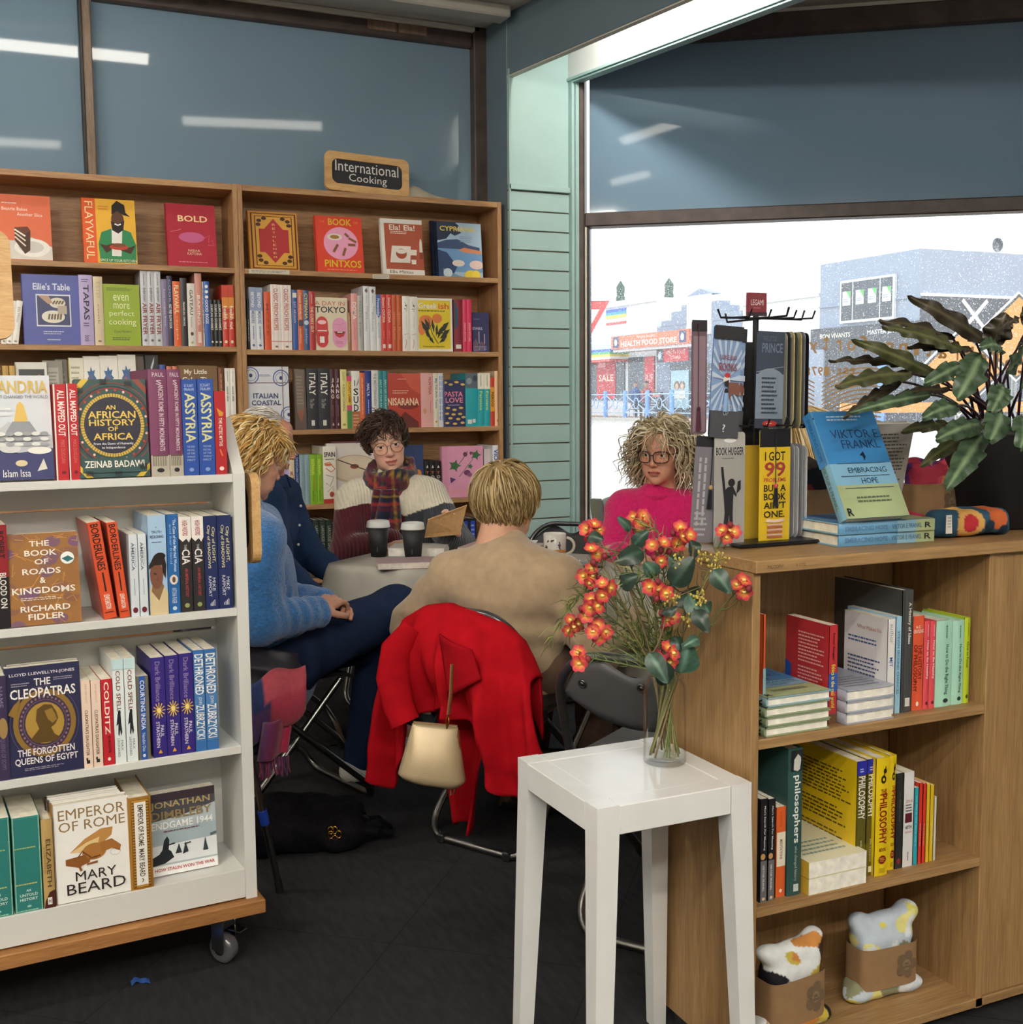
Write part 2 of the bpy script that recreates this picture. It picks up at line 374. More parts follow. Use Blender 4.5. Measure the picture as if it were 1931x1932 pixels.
f=MB(); f.bbox(1.84,5.694,3.125,1.99,5.703,3.18,.002,'6a5a48',MULW); f.bbox(2.0,5.694,3.125,2.15,5.703,3.18,.002,'6a5a48',MULW); f.build('packing_strip',w2)
# column with slatted lower half
c=MB(); c.box(2.47,5.435,0,2.815,5.699,ZC,'6d7f8c',BLUEWALL); col=struct(c,'column')
c=MB(); GROOVE=solid('groove_board','7b7263',rough=.7)  # grey-brown core board, bared in the gaps between slats
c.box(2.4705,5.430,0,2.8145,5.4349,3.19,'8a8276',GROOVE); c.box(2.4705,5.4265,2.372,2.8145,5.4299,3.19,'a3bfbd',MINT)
c.bbox(2.4705,5.405,2.345,2.8145,5.4299,2.372,.002,'a3bfbd',MINT)
for k in range(24):
    z1=2.338-.098*k; z0=max(.002,z1-.091)
    if z1<.01: break
    c.bbox(2.4705,5.418,z0,2.8145,5.4299,z1,.0015,'a3bfbd',MINT)
c.bbox(2.4703,5.405,.001,2.4795,5.4175,2.93,.001,'b4cac8',MINT); c.build('slat_panel',col)
c=MB(); c.bbox(2.816,5.39,0,2.832,5.44,2.915,.002,'8aa3a6',MINT); c.bbox(2.8325,5.375,0,2.850,5.44,2.905,.002,'a9c4c2',MINT); o=struct(c,'trim_1')
# hanging beam and the white fascia behind it
d1=Vector((.15,-.9887,0)).normalized(); n1=Vector((-d1.y,d1.x,0))
c=MB(T=frame((2.4695,5.444,0),d1,n1,(0,0,1))); c.bbox(0,0,2.9,5.6,.035,ZC-.001,.003,'6d7f8c',BLUEWALL); bm_=struct(c,'beam')
c=MB(T=frame((2.4695,5.444,0),d1,n1,(0,0,1))); c.bbox(0,.001,2.893,5.6,.033,2.8995,.001,'a39a8a',OFFW); c.build('beam_edging',bm_)
d2=Vector((.172,-.985,0)).normalized(); n2=Vector((-d2.y,d2.x,0))
FW=solid('white_fascia','e2e2e0',rough=.5,vary=.03)
c=MB(T=frame((2.8160,5.430,0),d2,n2,(0,0,1))); c.box(0,0,2.92,5.6,.03,ZC-.001,'e4e4e2',FW); fa=struct(c,'trim_2')
c=MB(T=frame((2.8160,5.430,0),d2,n2,(0,0,1))); c.bbox(0,-.012,2.905,5.6,.05,2.92,.002,'8aa8ab',MINT); c.bbox(0,-.004,2.893,5.6,.045,2.9045,.002,'a9c4c2',MINT); c.build('fascia_moulding',fa)
# shop window wall
PANE2=solid('backlit_blue_glass','768fa4',rough=.045,spec=.75,coat=.2,vary=.05,vscale=.8)
def backlit(m):
    nt=m.node_tree; b=nt.nodes['Principled BSDF']; out=nt.nodes['Material Output']; t=N(nt,'ShaderNodeBsdfTranslucent'); t.inputs[0].default_value=(*lin('6f9cc0'),1); x=N(nt,'ShaderNodeMixShader'); x.inputs[0].default_value=.10
    L(nt,b.outputs[0],x.inputs[1]); L(nt,t.outputs[0],x.inputs[2]); L(nt,x.outputs[0],out.inputs[0])
backlit(PANE2)
w=MB(T=WINM); w.box(.075,0,2.245,3.60,.02,3.06,'7189a0',PANE2); o=struct(w,'window_3')
f=MB(T=WINM); f.bbox(0,-.05,0,.055,.06,3.06,.006,'4a3f3c',FRAME); f.build('window_jamb',o)
f=MB(T=WINM); f.bbox(.055,-.045,2.175,3.66,.06,2.245,.006,'4a4040',FRAME); f.build('transom',o)
f=MB(T=WINM); f.bbox(.055,-.05,3.06,3.66,.06,3.17,.006,'4a3f3c',FRAME); f.build('head_rail',o)
f=MB(T=WINM); f.bbox(.056,-.04,.32,.066,.05,2.1745,.002,'cdbb9f',OFFW); f.bbox(.0665,-.03,.32,.078,.05,2.1745,.002,'3a3434',BLACKP); f.build('glazing_strip',o)
f=MB(T=WINM); f.bbox(3.60,-.05,0,3.66,.06,3.06,.006,'4a3f3c',FRAME); f.bbox(.055,-.05,.26,3.60,.06,.32,.006,'4a3f3c',FRAME); f.build('sill_rail',o)
g=MB(T=WINM); g.box(.078,.018,.32,3.60,.024,2.175,'ffffff',None)
def thin_glass(name,ior=1.4,tint=(.98,.99,.985,1)):
    m=bpy.data.materials.new(name); m.use_nodes=True; nt=m.node_tree; nt.nodes.clear(); out=N(nt,'ShaderNodeOutputMaterial'); tr=N(nt,'ShaderNodeBsdfTransparent'); tr.inputs[0].default_value=tint
    gl=N(nt,'ShaderNodeBsdfGlossy',Roughness=.015); fr=N(nt,'ShaderNodeLayerWeight',Blend=.12); fm=N(nt,'ShaderNodeMath',operation='MULTIPLY'); fm.inputs[1].default_value=ior-.85; L(nt,fr.outputs['Fresnel'],fm.inputs[0]); x=N(nt,'ShaderNodeMixShader'); L(nt,fm.outputs[0],x.inputs[0]); L(nt,tr.outputs[0],x.inputs[1]); L(nt,gl.outputs[0],x.inputs[2]); L(nt,x.outputs[0],out.inputs[0]); return m
def dusty_glass():
    m=bpy.data.materials.new('dusty_window_glass'); m.use_nodes=True; nt=m.node_tree; nt.nodes.clear()
    out=N(nt,'ShaderNodeOutputMaterial'); tr=N(nt,'ShaderNodeBsdfTransparent'); tl=N(nt,'ShaderNodeBsdfTranslucent'); gl=N(nt,'ShaderNodeBsdfGlossy',Roughness=.02)
    tr.inputs[0].default_value=(.97,.985,1,1); tl.inputs[0].default_value=(.9,.95,1,1)
    tc=N(nt,'ShaderNodeTexCoord'); nz=N(nt,'ShaderNodeTexVoronoi',Scale=95.0); nz.feature='F1'; L(nt,tc.outputs['Object'],nz.inputs['Vector'])
    n2=N(nt,'ShaderNodeTexNoise',Scale=3.0,Detail=3.0); L(nt,tc.outputs['Object'],n2.inputs['Vector'])
    lt=N(nt,'ShaderNodeMapRange'); lt.inputs['From Min'].default_value=.10; lt.inputs['From Max'].default_value=.28; lt.inputs['To Min'].default_value=.9; lt.inputs['To Max'].default_value=0; L(nt,nz.outputs['Distance'],lt.inputs['Value'])
    m2=N(nt,'ShaderNodeMapRange'); m2.inputs['From Min'].default_value=.15; m2.inputs['From Max'].default_value=.7; m2.inputs['To Min'].default_value=.0; m2.inputs['To Max'].default_value=1.0; L(nt,n2.outputs['Fac'],m2.inputs['Value'])
    mu=N(nt,'ShaderNodeMath',operation='MULTIPLY'); L(nt,lt.outputs[0],mu.inputs[0]); L(nt,m2.outputs[0],mu.inputs[1])
    ad=N(nt,'ShaderNodeMath',operation='ADD'); ad.inputs[1].default_value=.07; ad.use_clamp=True; L(nt,mu.outputs[0],ad.inputs[0])
    mx=N(nt,'ShaderNodeMixShader'); L(nt,ad.outputs[0],mx.inputs[0]); L(nt,tr.outputs[0],mx.inputs[1]); L(nt,tl.outputs[0],mx.inputs[2])
    fr=N(nt,'ShaderNodeFresnel',IOR=1.35); m3=N(nt,'ShaderNodeMixShader'); L(nt,fr.outputs[0],m3.inputs[0]); L(nt,mx.outputs[0],m3.inputs[1]); L(nt,gl.outputs[0],m3.inputs[2])
    L(nt,m3.outputs[0],out.inputs[0]); return m
DGLASS=dusty_glass()
g=MB(T=WINM); g.box(.078,.018,.32,3.60,.023,2.175,'ffffff',DGLASS); g.build('glass_pane',o)
# gilt lettering on the inside face of the glass, meant to be read from the street
GILT=solid('gilt_lettering','b08a58',rough=.4,vary=.1)
g=MB(T=WINM)
def gl(ch,s,z,w,h,rot=0,bold=True):
    v,f,a=text2d(ch,bold); c,sn=math.cos(rot),math.sin(rot); P=[]
    for x,y in v:
        x=(x-.5)*w; y=(y-.5)*h; P.append((s-(x*c-y*sn),.0165,z+x*sn+y*c))
    g.add(P,f,'b08a58',GILT)
word='celebrating forty years'; sc0=1.80; 
for i,ch in enumerate(word):
    if ch==' ': continue
    s=sc0-.062*i+.40; z=1.555-.13*((s-1.22))**2; hh=.078 if ch in 'bltfg' else .055
    gl(ch,s,z+(-.012 if ch in 'gy' else (.012 if ch in 'blt f' else 0)),.042 if ch not in 'itlr' else .026,hh)
for i,ch in enumerate('est.1978'): gl(ch,1.40-.031*i,1.425,.012 if ch=='.' else .026,.012 if ch=='.' else (.045 if ch.isdigit() else .034))
for sgn in(-1,1):
    for k in range(17):
        z=1.40-.0215*k; P=[]
        for i in range(13):
            t=i/12; P.append((1.235+sgn*.018+sgn*.29*t,.0165,z-.035+.085*math.sin(min(1,t*1.25)*PI/2)+(-.02*t*t)))
        V=[]
        for p in P: V+=[(p[0],p[1],p[2]-.0035),(p[0],p[1],p[2]+.0035)]
        g.add(V,[(2*i,2*i+1,2*i+3,2*i+2) for i in range(12)],'b08a58',GILT)
g.build('gilt_lettering',o)
# wall beyond the window
w=MB(T=WINM); w.box(3.66,0,0,S1,.15,ZC,'cccccc',PLASTER); w.box(0,0,3.17,3.66,.15,ZC,'d8d0c0',OFFW); w.box(0,.0,0,3.66,.15,.26,'4a3f3c',FRAME); struct(w,'wall_window')
# ---------------------------------------------------------------- fluorescent battens, with unseen ones added as fill
TUBE=solid('lit_diffuser','fff8ea',rough=.4,emit=LAMP,vary=0); TUBE3=solid('lit_cove_diffuser','fff8ea',rough=.4,emit=55,vary=0); TUBE4=solid('dim_diffuser','fff8ea',rough=.4,emit=3.5,vary=0); TUBE2=solid('added_fill_diffuser','fff8ea',rough=.4,emit=LAMP_FILL,vary=0)
def batten(x,y,z,length,rz,label,T=None):
    o=empty('ceiling_light',(x,y,z),rz); tag(o,label,'light','fluorescent ceiling battens')
    h=MB(); h.bbox(-length/2,-.06,.035,length/2,.06,.06,.006,'dddddd',WHITEP); h.build('housing',o)
    d=MB(); d.tube([(-length/2+.02,0,.022),(length/2-.02,0,.022)],.04,12,'ffffff',T or TUBE,flat=.5)
    d.build('diffuser',o); return o
for i,(x,y,l,rz,lab) in enumerate([(.15,4.70,1.6,0.03,'long ceiling batten parallel to the bookcases, mirrored in the left clerestory pane'),(.40,2.25,.5,0.15,'short ceiling batten mirrored low in the left clerestory pane'),(1.77,3.47,.95,.22,'ceiling batten above the table, mirrored in the window’s blue panel'),
  (-1.6,.9,1.2,0,'unseen ceiling batten added for fill over the left aisle'),(-1.9,3.5,1.2,0,'unseen ceiling batten added for fill over the left end of the bookcases'),(-1.6,-.4,1.2,0,'unseen ceiling batten added for fill left of and behind the viewpoint'),(0,-1.1,1.2,0,'unseen ceiling batten added for fill behind the viewpoint'),(.6,-2,1.2,0,'unseen ceiling batten added for fill by the rear wall'),(-1.6,-1.8,1.2,0,'unseen ceiling batten added for fill at the left rear'),(4.2,-2.4,1.2,0,'unseen ceiling batten added for fill at the right rear')]):
    batten(x,y,ZC-.062,l,rz,lab,TUBE2 if y<1.2 or x<-1 else (TUBE4 if y<4 else None))  # the brightest battens are unseen, added to lift the room's light
batten(2.72,4.35,ZC-.062,1.2,math.atan2(d1.y,d1.x),'ceiling batten tucked between the blue beam and the white fascia',TUBE3)
# ---------------------------------------------------------------- bookcases
def bookcase(x0,x1,label,shelves,zt=2.285):
    y0,y1=5.45,5.735; o=empty('bookcase',(x0,y0,0)); tag(o,label,'bookcase','tall wooden bookcases'); T=Matrix.Translation((-x0,-y0,0)); th=.022
    for a in(x0,x1-th): m=MB(T=T); m.bbox(a,y0,0,a+th,y1,zt,.0015,'96683e',TEAKV); m.build('side_panel',o)
    m=MB(T=T); m.bbox(x0+th,y0+.002,zt-.028,x1-th,y1,zt-.001,.0015,'a87a50',TEAK); m.build('top_panel',o)
    m=MB(T=T); m.box(x0+th,y1-.012,.02,x1-th,y1-.001,zt-.028,'8a5f3a',TEAK); m.build('back_panel',o)
    for z in shelves: m=MB(T=T); m.bbox(x0+th,y0+.001,z-.024,x1-th,y1-.012,z,.0015,'a87a50',TEAK); m.build('shelf',o)
    m=MB(T=T); m.box(x0+th,y0+.03,0,x1-th,y0+.05,.07,'5a3f28',TEAK); m.build('plinth',o)
    return o
bookcase(-.85,1.122,'long stained-wood bookcase on the left, behind the white trolley',(1.906,1.548,1.172,.80,.44,.094))
bkr=bookcase(1.123,2.446,'stained-wood bookcase on the right, below the chalkboard sign',(1.906,1.536,1.160,.80,.44,.094))
for (x,w,z) in ((1.165,.19,1.896),(1.76,.085,1.893)):
    m=MB(); m.T=Matrix.Translation((-1.123,-5.45,0)); m.draw([('r',0,0,1,1,'cfc8b8'),('n',.06,.2,.94,.8,2,'7a746a')],(x,5.4485,z-.012),(w,0,.002),(0,0,.02),(0,-1,0)); m.build('shelf_label',bkr)
# chalkboard signs
CHALKB=solid('chalkboard','25252b',rough=.6,vary=.1); PINE=wood('pale_pine','b98d55','d9b27c',scale=5,stretch=(1.5,8,8))
def rrect(w,h,r,n=6):
    P=[]
    for cx,cy,a0 in((w/2-r,h/2-r,0),(-w/2+r,h/2-r,90),(-w/2+r,-h/2+r,180),(w/2-r,-h/2+r,270)):
        for i in range(n+1): a=math.radians(a0+90*i/n); P.append((cx+r*math.cos(a),cy+r*math.sin(a)))
    return P
def chalksign(w,h,M,label,lines,bw=.035):
    o=empty('chalkboard_sign'); o.matrix_world=M; tag(o,label,'sign')
    f=MB(T=Matrix.Rotation(PI/2,4,'X')); A=rrect(w,h,.03); B=rrect(w-2*bw,h-2*bw,.03); n=len(A)
    V=[(x,y,z) for P,z in((A,.0),(A,.02),(B,.02),(B,.0)) for x,y in P]
    f.add(V,[(k*n+i,k*n+(i+1)%n,((k+1)%4)*n+(i+1)%n,((k+1)%4)*n+i) for k in range(4) for i in range(n)],'c99b62',PINE); f.build('frame',o)
    f=MB(T=Matrix.Rotation(PI/2,4,'X')); f.prism(rrect(w-2*bw-.0005,h-2*bw-.0005,.0295),.006,.013,'25252b',CHALKB); f.T=Matrix.Identity(4)
    f.draw(lines,(-w/2+bw,-.0132,-h/2+bw),(w-2*bw,0,0),(0,0,h-2*bw),(0,-1,0)); f.build('board',o); return o
CHALK='d8d8d2'
zt=2.285
chalksign(.425,.19,TR(1.775,5.56,zt+.102,0,-.14)@Matrix.Rotation(.045,4,'Y'),'small chalkboard sign in a pine frame standing on top of the right bookcase',
 [('t','International',.05,.53,.95,.97,CHALK),('t','Cooking',.24,.06,.78,.47,CHALK)])
# fabric folded on the bookcase top
m=MB(); LINEN=painted('folded_linen',rough=.9,vary=.2,vscale=14,bump=.4,bscale=60)
m.grid(lambda u,v:(1.98+.44*u,5.52+.12*v+.02*math.sin(9*u),zt+.004+.055*math.exp(-((u-.15)/.2)**2)*math.sin(PI*v)+.016*(1-u)*math.sin(PI*v)*(1+.4*math.sin(17*u))),40,8,'b3aa98',LINEN)
m.grid(lambda u,v:(1.98+.44*u,5.52+.12*v+.02*math.sin(9*u),zt+.001),40,1,'b3aa98',LINEN)
tag(m.build('folded_cloth'),'crumpled beige cloth lying on the right bookcase beside the chalkboard sign','cloth')
# ---------------------------------------------------------------- oak counter
cx0,cy0,cw=1.25,1.696,.582
o=empty('oak_counter',(cx0,cy0,0)); tag(o,'oak laminate shelving counter with open shelves and a closed right end','counter'); T=Matrix.Translation((-cx0,-cy0,0)); cy1=1.985
m=MB(T=T); m.bbox(cx0,cy0,.033,cx0+.0175,cy1,.9845,.0012,'a58456',OAK); m.build('side_panel',o)
m=MB(T=T); m.bbox(cx0-.002,cy0-.013,.985,2.75,2.06,1.008,.0015,'a58456',OAKX); cb=m.build('counter_top',o)
m=MB(); m.T=T; m.draw([('t','PHILOSOPHY',0,0,.42,1,'3a3028'),('t','A - E TITLE',.74,.1,1,.9,'3a3028')],(1.272,cy0-.0131,.9925),(.085,0,0),(0,0,.0065),(0,-1,0)); m.build('shelf_lettering',cb)
m=MB(T=T); m.bbox(1.826,cy0,.03,1.8455,cy1-.02,.9845,.0012,'a58456',OAK); m.build('side_panel',o)
m=MB(T=T); m.box(1.2677,cy1-.014,.033,2.75,cy1-.0005,.9845,'8a6a42',OAK); m.build('back_panel',o)
for z in(.675,.355): m=MB(T=T); m.bbox(1.2677,cy0+.001,z-.0185,1.8258,cy1-.0145,z,.001,'a58456',OAKX); m.build('shelf',o)
m=MB(T=T); m.bbox(1.2677,cy0,.032,2.75,cy1-.0145,.051,.001,'a58456',OAKX); m.build('base_shelf',o)
m=MB(T=T); m.bbox(1.846,cy0+.004,.052,2.74,cy0+.021,.9842,.0012,'a58456',OAK); m.build('front_panel',o)
m=MB(T=T); m.box(1.25,cy0+.05,0,2.75,cy0+.065,.0315,'3a2f26',BLACKP); m.box(1.255,cy0+.05,0,1.27,cy1-.03,.0325,'3a2f26',BLACKP); m.build('toe_kick',o)
# ---------------------------------------------------------------- white trolley
TRM=TR(.503,2.58,0,math.radians(4)); TW=1.20
o=empty('book_trolley'); o.matrix_world=TRM; tag(o,'white double-height book trolley on castors with a plywood base, loaded with history books','trolley')
WL=solid('white_laminate','d6d6d3',rough=.38,vary=.03,vscale=3)
DEP=.2
def upright(x0,x1):
    m=MB(); P=[(0,.166),(0,1.14),(.10,1.262),(.24,1.262),(.24,.166)]
    V=[(x,y,z) for x in(x0,x1) for y,z in P]; n=5
    m.add(V,[tuple(range(n)),tuple(range(2*n-1,n-1,-1))]+[((i+1)%n,i,n+i,n+(i+1)%n) for i in range(n)],'d6d6d3',WL); return m.build('side_panel',o)
upright(.0005,.0265); upright(-TW,-TW+.026)
for z,dd in((1.139,.23),(.84,DEP),(.525,DEP),(.237,DEP)): m=MB(); m.bbox(-TW+.0262,.0015,z-.018 if z>.3 else .17,.0003,dd,z,.001,'d6d6d3',WL); m.build('shelf',o)
for a,b_,y in((.238,.45,DEP-.012),(.455,.507,DEP),(.526,.76,DEP-.012),(.765,.82,DEP),(.841,1.06,DEP-.012),(1.064,1.12,DEP)): m=MB(); m.box(-TW+.0262,y,a,.0003,y+.012,b_,'d0d0cd',WL); m.build('back_panel',o)
m=MB(); m.box(-TW+.0262,.235,1.14,.0003,.245,1.262,'d0d0cd',WL); m.build('back_panel',o)
m=MB(); m.bbox(-TW-.03,-.022,.134,.040,.42,.1655,.002,'a5733f',PLY); m.build('plywood_base',o)
def castor(x,y,rz):
    c=empty('castor'); c.parent=o; c.matrix_local=TR(x,y,0,rz)
    m=MB(); m.bbox(-.032,-.03,.128,.032,.03,.1338,.002,'888888',CHROME); m.tube([(0,0,.128),(0,0,.105)],.017,12,'888888',CHROME)
    for s in(-1,1): m.bbox(s*.021-.0015,-.012,.035,s*.021+.0015,.024,.112,.001,'999999',CHROME)
    m.bbox(-.022,-.014,.106,.022,.024,.112,.001,'999999',CHROME); m.build('bracket',c)
    m=MB(T=TR(0,.006,.0355)@Matrix.Rotation(PI/2,4,'Y')); m.lathe([(.0,-.017),(.024,-.017),(.033,-.014),(.0352,-.006),(.0352,.006),(.033,.014),(.024,.017),(0,.017)],28,'3c3c40',solid('smoky_castor_wheel','55555a',rough=.12,spec=.6,coat=.5)); m.lathe([(0,-.0195),(.012,-.0195),(.014,-.017)],16,'999999',CHROME); m.build('wheel',c)
    m=MB(); m.bbox(-.012,-.055,.086,.012,-.012,.09,.001,'bbbbbb',CHROME); m.build('brake_lever',c)
castor(-.035,.055,.6); castor(-.035,.36,.2); castor(-TW+.05,.055,.4); castor(-TW+.05,.36,0)
# chalkboard hanging on the trolley end (seen edge-on) and the one standing on top
chalksign(.24,.205,Matrix.Translation((.5575,2.715,1.035))@Matrix.Rotation(-PI/2+math.radians(4),4,'Z'),'pine-framed chalkboard hung flat on the end of the white trolley, seen edge-on',[],.03)
sg=chalksign(.36,.232,TR(-.1025,2.735,1.548,math.radians(4),-.10),'pine-framed chalkboard standing on top of the white trolley, cut off by the photo’s left edge',[('t','History',.08,.3,.97,.75,CHALK)],.036)
m=MB(); m.bbox(-.02,.008,-.275,.02,.024,.08,.002,'b98d55',PINE); m.build('post',sg)
# ---------------------------------------------------------------- white stool
sx0,sx1,sy0,sy1,sz=.914,1.229,1.664,1.981,.612
o=empty('bar_stool',(sx0,sy0,0)); tag(o,'square white painted wooden stool with splayed tapering legs, in front of the oak counter','stool'); T=Matrix.Translation((-sx0,-sy0,0))
SP=solid('white_satin_paint','dfe0e1',rough=.22,vary=.03,vscale=14,coat=.15)
m=MB(T=T); LG=.043
m.bbox(sx0+LG+.0008,sy0+LG+.0008,sz-.018,sx1-LG-.0008,sy1-LG-.0008,sz-.0015,.0012,'dfe0e1',SP); m.build('seat',o)
for (a,b,c,d) in((sx0+LG+.0008,sy0,sx1-LG-.0008,sy0+LG),(sx0+LG+.0008,sy1-LG,sx1-LG-.0008,sy1),(sx0,sy0+LG+.0008,sx0+LG,sy1-LG-.0008),(sx1-LG,sy0+LG+.0008,sx1,sy1-LG-.0008)):
    m=MB(T=T); m.bbox(a,b,sz-.052,c,d,sz-.0005,.0015,'dfe0e1',SP); m.build('apron',o)
for ix in(0,1):
    for iy in(0,1):
        m=MB(T=T); xa=sx0 if ix==0 else sx1-LG; ya=sy0 if iy==0 else sy1-LG; V=[]
        for z,g in((0,.012),(sz-.05,0),(sz-.002,0),(sz,.0015)):
            for px,py in((0,0),(1,0),(1,1),(0,1)):
                x=xa+LG*px; y=ya+LG*py
                if z==0:   # taper on the inner faces, slight outward splay
                    x=xa+LG*px+(-.012 if ix==0 else .012)+((-.014 if px==1 else 0) if ix==0 else (.014 if px==0 else 0))
                    y=ya+LG*py+(-.012 if iy==0 else .012)+((-.014 if py==1 else 0) if iy==0 else (.014 if py==0 else 0))
                V.append((x,y,z))
        F=[(3,2,1,0),(12,13,14,15)]+[(4*k+i,4*k+(i+1)%4,4*k+4+(i+1)%4,4*k+4+i) for k in range(3) for i in range(4)]
        m.add(V,F,'dfe0e1',SP); m.build('leg',o)
G=['face-out cookbooks on the top bookcase shelf', 'cookbooks on the second shelf of the left bookcase', 'cookbooks on the third shelf of the left bookcase', 'cookbooks on the second shelf of the right bookcase', 'cookbooks on the third shelf of the right bookcase', 'cookbooks on the fourth shelf of the right bookcase', 'books on the lowest bookcase shelf in view', 'books on the top ledge of the white trolley', 'books on the second shelf of the white trolley', 'books on the third shelf of the white trolley', 'books on the bottom shelf of the white trolley', 'books on the upper shelf of the oak counter', 'books on the middle shelf of the oak counter']
D0=[('v','Ella Mittas',.3,.5,.7,.85,'b08a80'),('e',.5,.06,.25,.02,'8a8a86')]
D1=[('v','EVERYDAY',.35,.56,.68,.74,'3a3d44',1),('v','AIR FRYER',.2,.14,.82,.55,'8a2f2a',1),('nv',.35,.76,.65,.92,1,'7a7d84'),('e',.5,.07,.22,.016,'6a6d74')]
D2=[('v','DUMPLING GOURMET',.2,.35,.8,.9,'dcd8d0',1),('e',.5,.1,.3,.02,'dcd8d0')]
D3=[('r',0,.55,1,1,'c8402e'),('r',0,.62,1,.8,'d9892f'),('r',0,.45,1,.55,'d9702f'),('v','health nut',.2,.28,.8,.66,'f4ecdc',1),('e',.5,.08,.25,.025,'f0d8b8')]
D4=[('r',.1,.7,.9,.85,'e6cf94')]
D5=[('p',[(.638,.745),(.7,.815),(.54,.798),(.457,.86),(.397,.793),(.232,.799),(.317,.732),(.193,.679),(.359,.663),(.371,.59),(.492,.636),(.63,.599),(.616,.673),(.777,.699)],'2d5f96'),('e',.44,.68,.16,.07,'4a5f9a'),('e',.42,.67,.08,.035,'a8504a'),('n',.2,.55,.8,.58,1,'8a8a86'),('e',.6,.36,.26,.1,'6b3d34'),('e',.62,.33,.14,.07,'c9a48c')]
D6=[('nv',.2,.2,.8,.9,1,'f0d8cc')]
D7=[('v','natural cakes',.3,.45,.7,.7,'6a665e',1),('nv',.4,.76,.6,.95,1,'9a968c'),('e',.5,.1,.22,.02,'8a867c')]
D8=[('nv',.2,.1,.8,.6,1,'b8b4ac')]
D9=[('r',0,.63,1,1,'8f9fc2'),('v','BEYOND',.25,.68,.75,.92,'f2f2f0',1),('v','MEASURE',.25,.42,.75,.62,'6a80b0',1),('nv',.3,.16,.7,.38,1,'7a8ab0'),('e',.5,.07,.2,.02,'5a6a90')]
D10=[('r',.15,0,.3,1,'f0d6d2'),('r',.6,0,.7,1,'f0d6d2'),('r',0,.12,1,.14,'d8a09a'),('v','CLASSIC FRENCH RECIPES',.3,.3,.72,.94,'b8645a',1),('e',.5,.05,.16,.016,'8a6a64')]
D11=[('p',[(.5,.97),(.75,.93),(.5,.89),(.25,.93)],'6a5a52'),('v','TENDI',.5,.5,.75,.7,'9aa0aa'),('v','BOULANGERE',.3,.3,.55,.6,'8a909a'),('nv',.4,.72,.6,.86,1,'b0b4ba')]
D12=[('v',"Simon's CUCINA",.25,.5,.75,.95,'f2d8c8',1),('r',.25,.05,.75,.12,'f0e4da'),('nv',.35,.2,.6,.36,1,'e89080')]
D13=[('v','Gelato Mosaic',.3,.2,.7,.7,'e09060',1)]
D14=[('l',[(.3,.9),(.6,.8),(.5,.72)],.002,'8a7a70'),('e',.5,.83,.14,.015,'7a6a64'),('e',.35,.77,.1,.01,'c07a6a'),('nv',.45,.4,.55,.65,1,'b8b4ac'),('l',[(.2,.3),(.8,.32)],.003,'e0b890'),('l',[(.3,.05),(.5,.16),(.4,.22)],.003,'d08a7a')]
D15=[('v','INDIAN KITCHEN',.3,.2,.7,.55,'f2b0c0',1)]
D16=[('v','ITALY',.22,.56,.78,.92,'f0eee8',1),('v','The Silver',.25,.34,.62,.5,'b8b6b0'),('r',.35,.06,.65,.15,'d8d6d0')]
D17=[('t','J',.3,.78,.7,.85,'e8dcd8',1),('t','A',.2,.69,.8,.76,'e8dcd8',1),('t','N',.2,.6,.8,.67,'e8dcd8',1),('t','G',.2,.51,.8,.58,'e8dcd8',1),('nv',.4,.18,.6,.4,1,'a8808a'),('p',[(.3,.06),(.7,.06),(.5,.11)],'d8ccc8')]
D18=[('v','SALT OF THE EAST',.3,.3,.7,.85,'b8dcdc',1)]
D19=[('r',0,.7,1,1,'e9e4d6'),('v','Persiana',.3,.3,.72,.66,'c8d870',1),('nv',.35,.74,.65,.96,1,'8a867a')]
D20=[('nv',.4,.1,.6,.9,1,'7890a0')]
D21=[('v','zaitoun',.25,.6,.75,.92,'d8e060',1),('v','recipes',.3,.3,.7,.55,'c8702c'),('v','author',.3,.06,.65,.28,'4a6a1a')]
D22=[('t','T',.2,.66,.8,.73,'d8683a',1),('t','O',.2,.54,.8,.62,'e4d8c8',1),('t','K',.2,.43,.8,.51,'e4d8c8',1),('t','Y',.2,.32,.8,.4,'e4d8c8',1),('p',[(.3,.82),(.7,.82),(.5,.9)],'e4e0dc')]
D23=[('v','LAROUSSE GASTRONOME',.25,.2,.75,.9,'a8b0a4',1)]
D24=[('r',.2,.4,.8,.95,'2f4fc0'),('n',.25,.45,.75,.9,5,'a8b8f0')]
D25=[('v','ALL MAPPED OUT',.3,.46,.85,.94,'f3ece6',1),('v','MIKE DUGGAN',.42,.18,.74,.42,'d97a70'),('e',.6,.08,.18,.018,'7a1f2a'),('r',0,0,.12,1,'e9e4dc')]
D26=[('r',0,0,1,.2,'b9b2a4'),('r',.08,.19,.92,.2,'6a5a4a'),('v','ANCIENT ROME IN FIFTY MONUMENTS',.5,.24,.78,.86,'d8c0cc',1),('t','PAUL',.2,.93,.85,.97,'e0d4da'),('t','S',.4,.86,.7,.9,'e0d4da'),('e',.5,.06,.2,.02,'2a2a2a'),('r',.1,.1,.16,.19,'8a8070'),('r',.23,.1,.29,.19,'8a8070'),('r',.36,.1,.42,.19,'8a8070'),('r',.49,.1,.55,.19,'8a8070'),('r',.62,.1,.68,.19,'8a8070'),('r',.75,.1,.81,.19,'8a8070')]
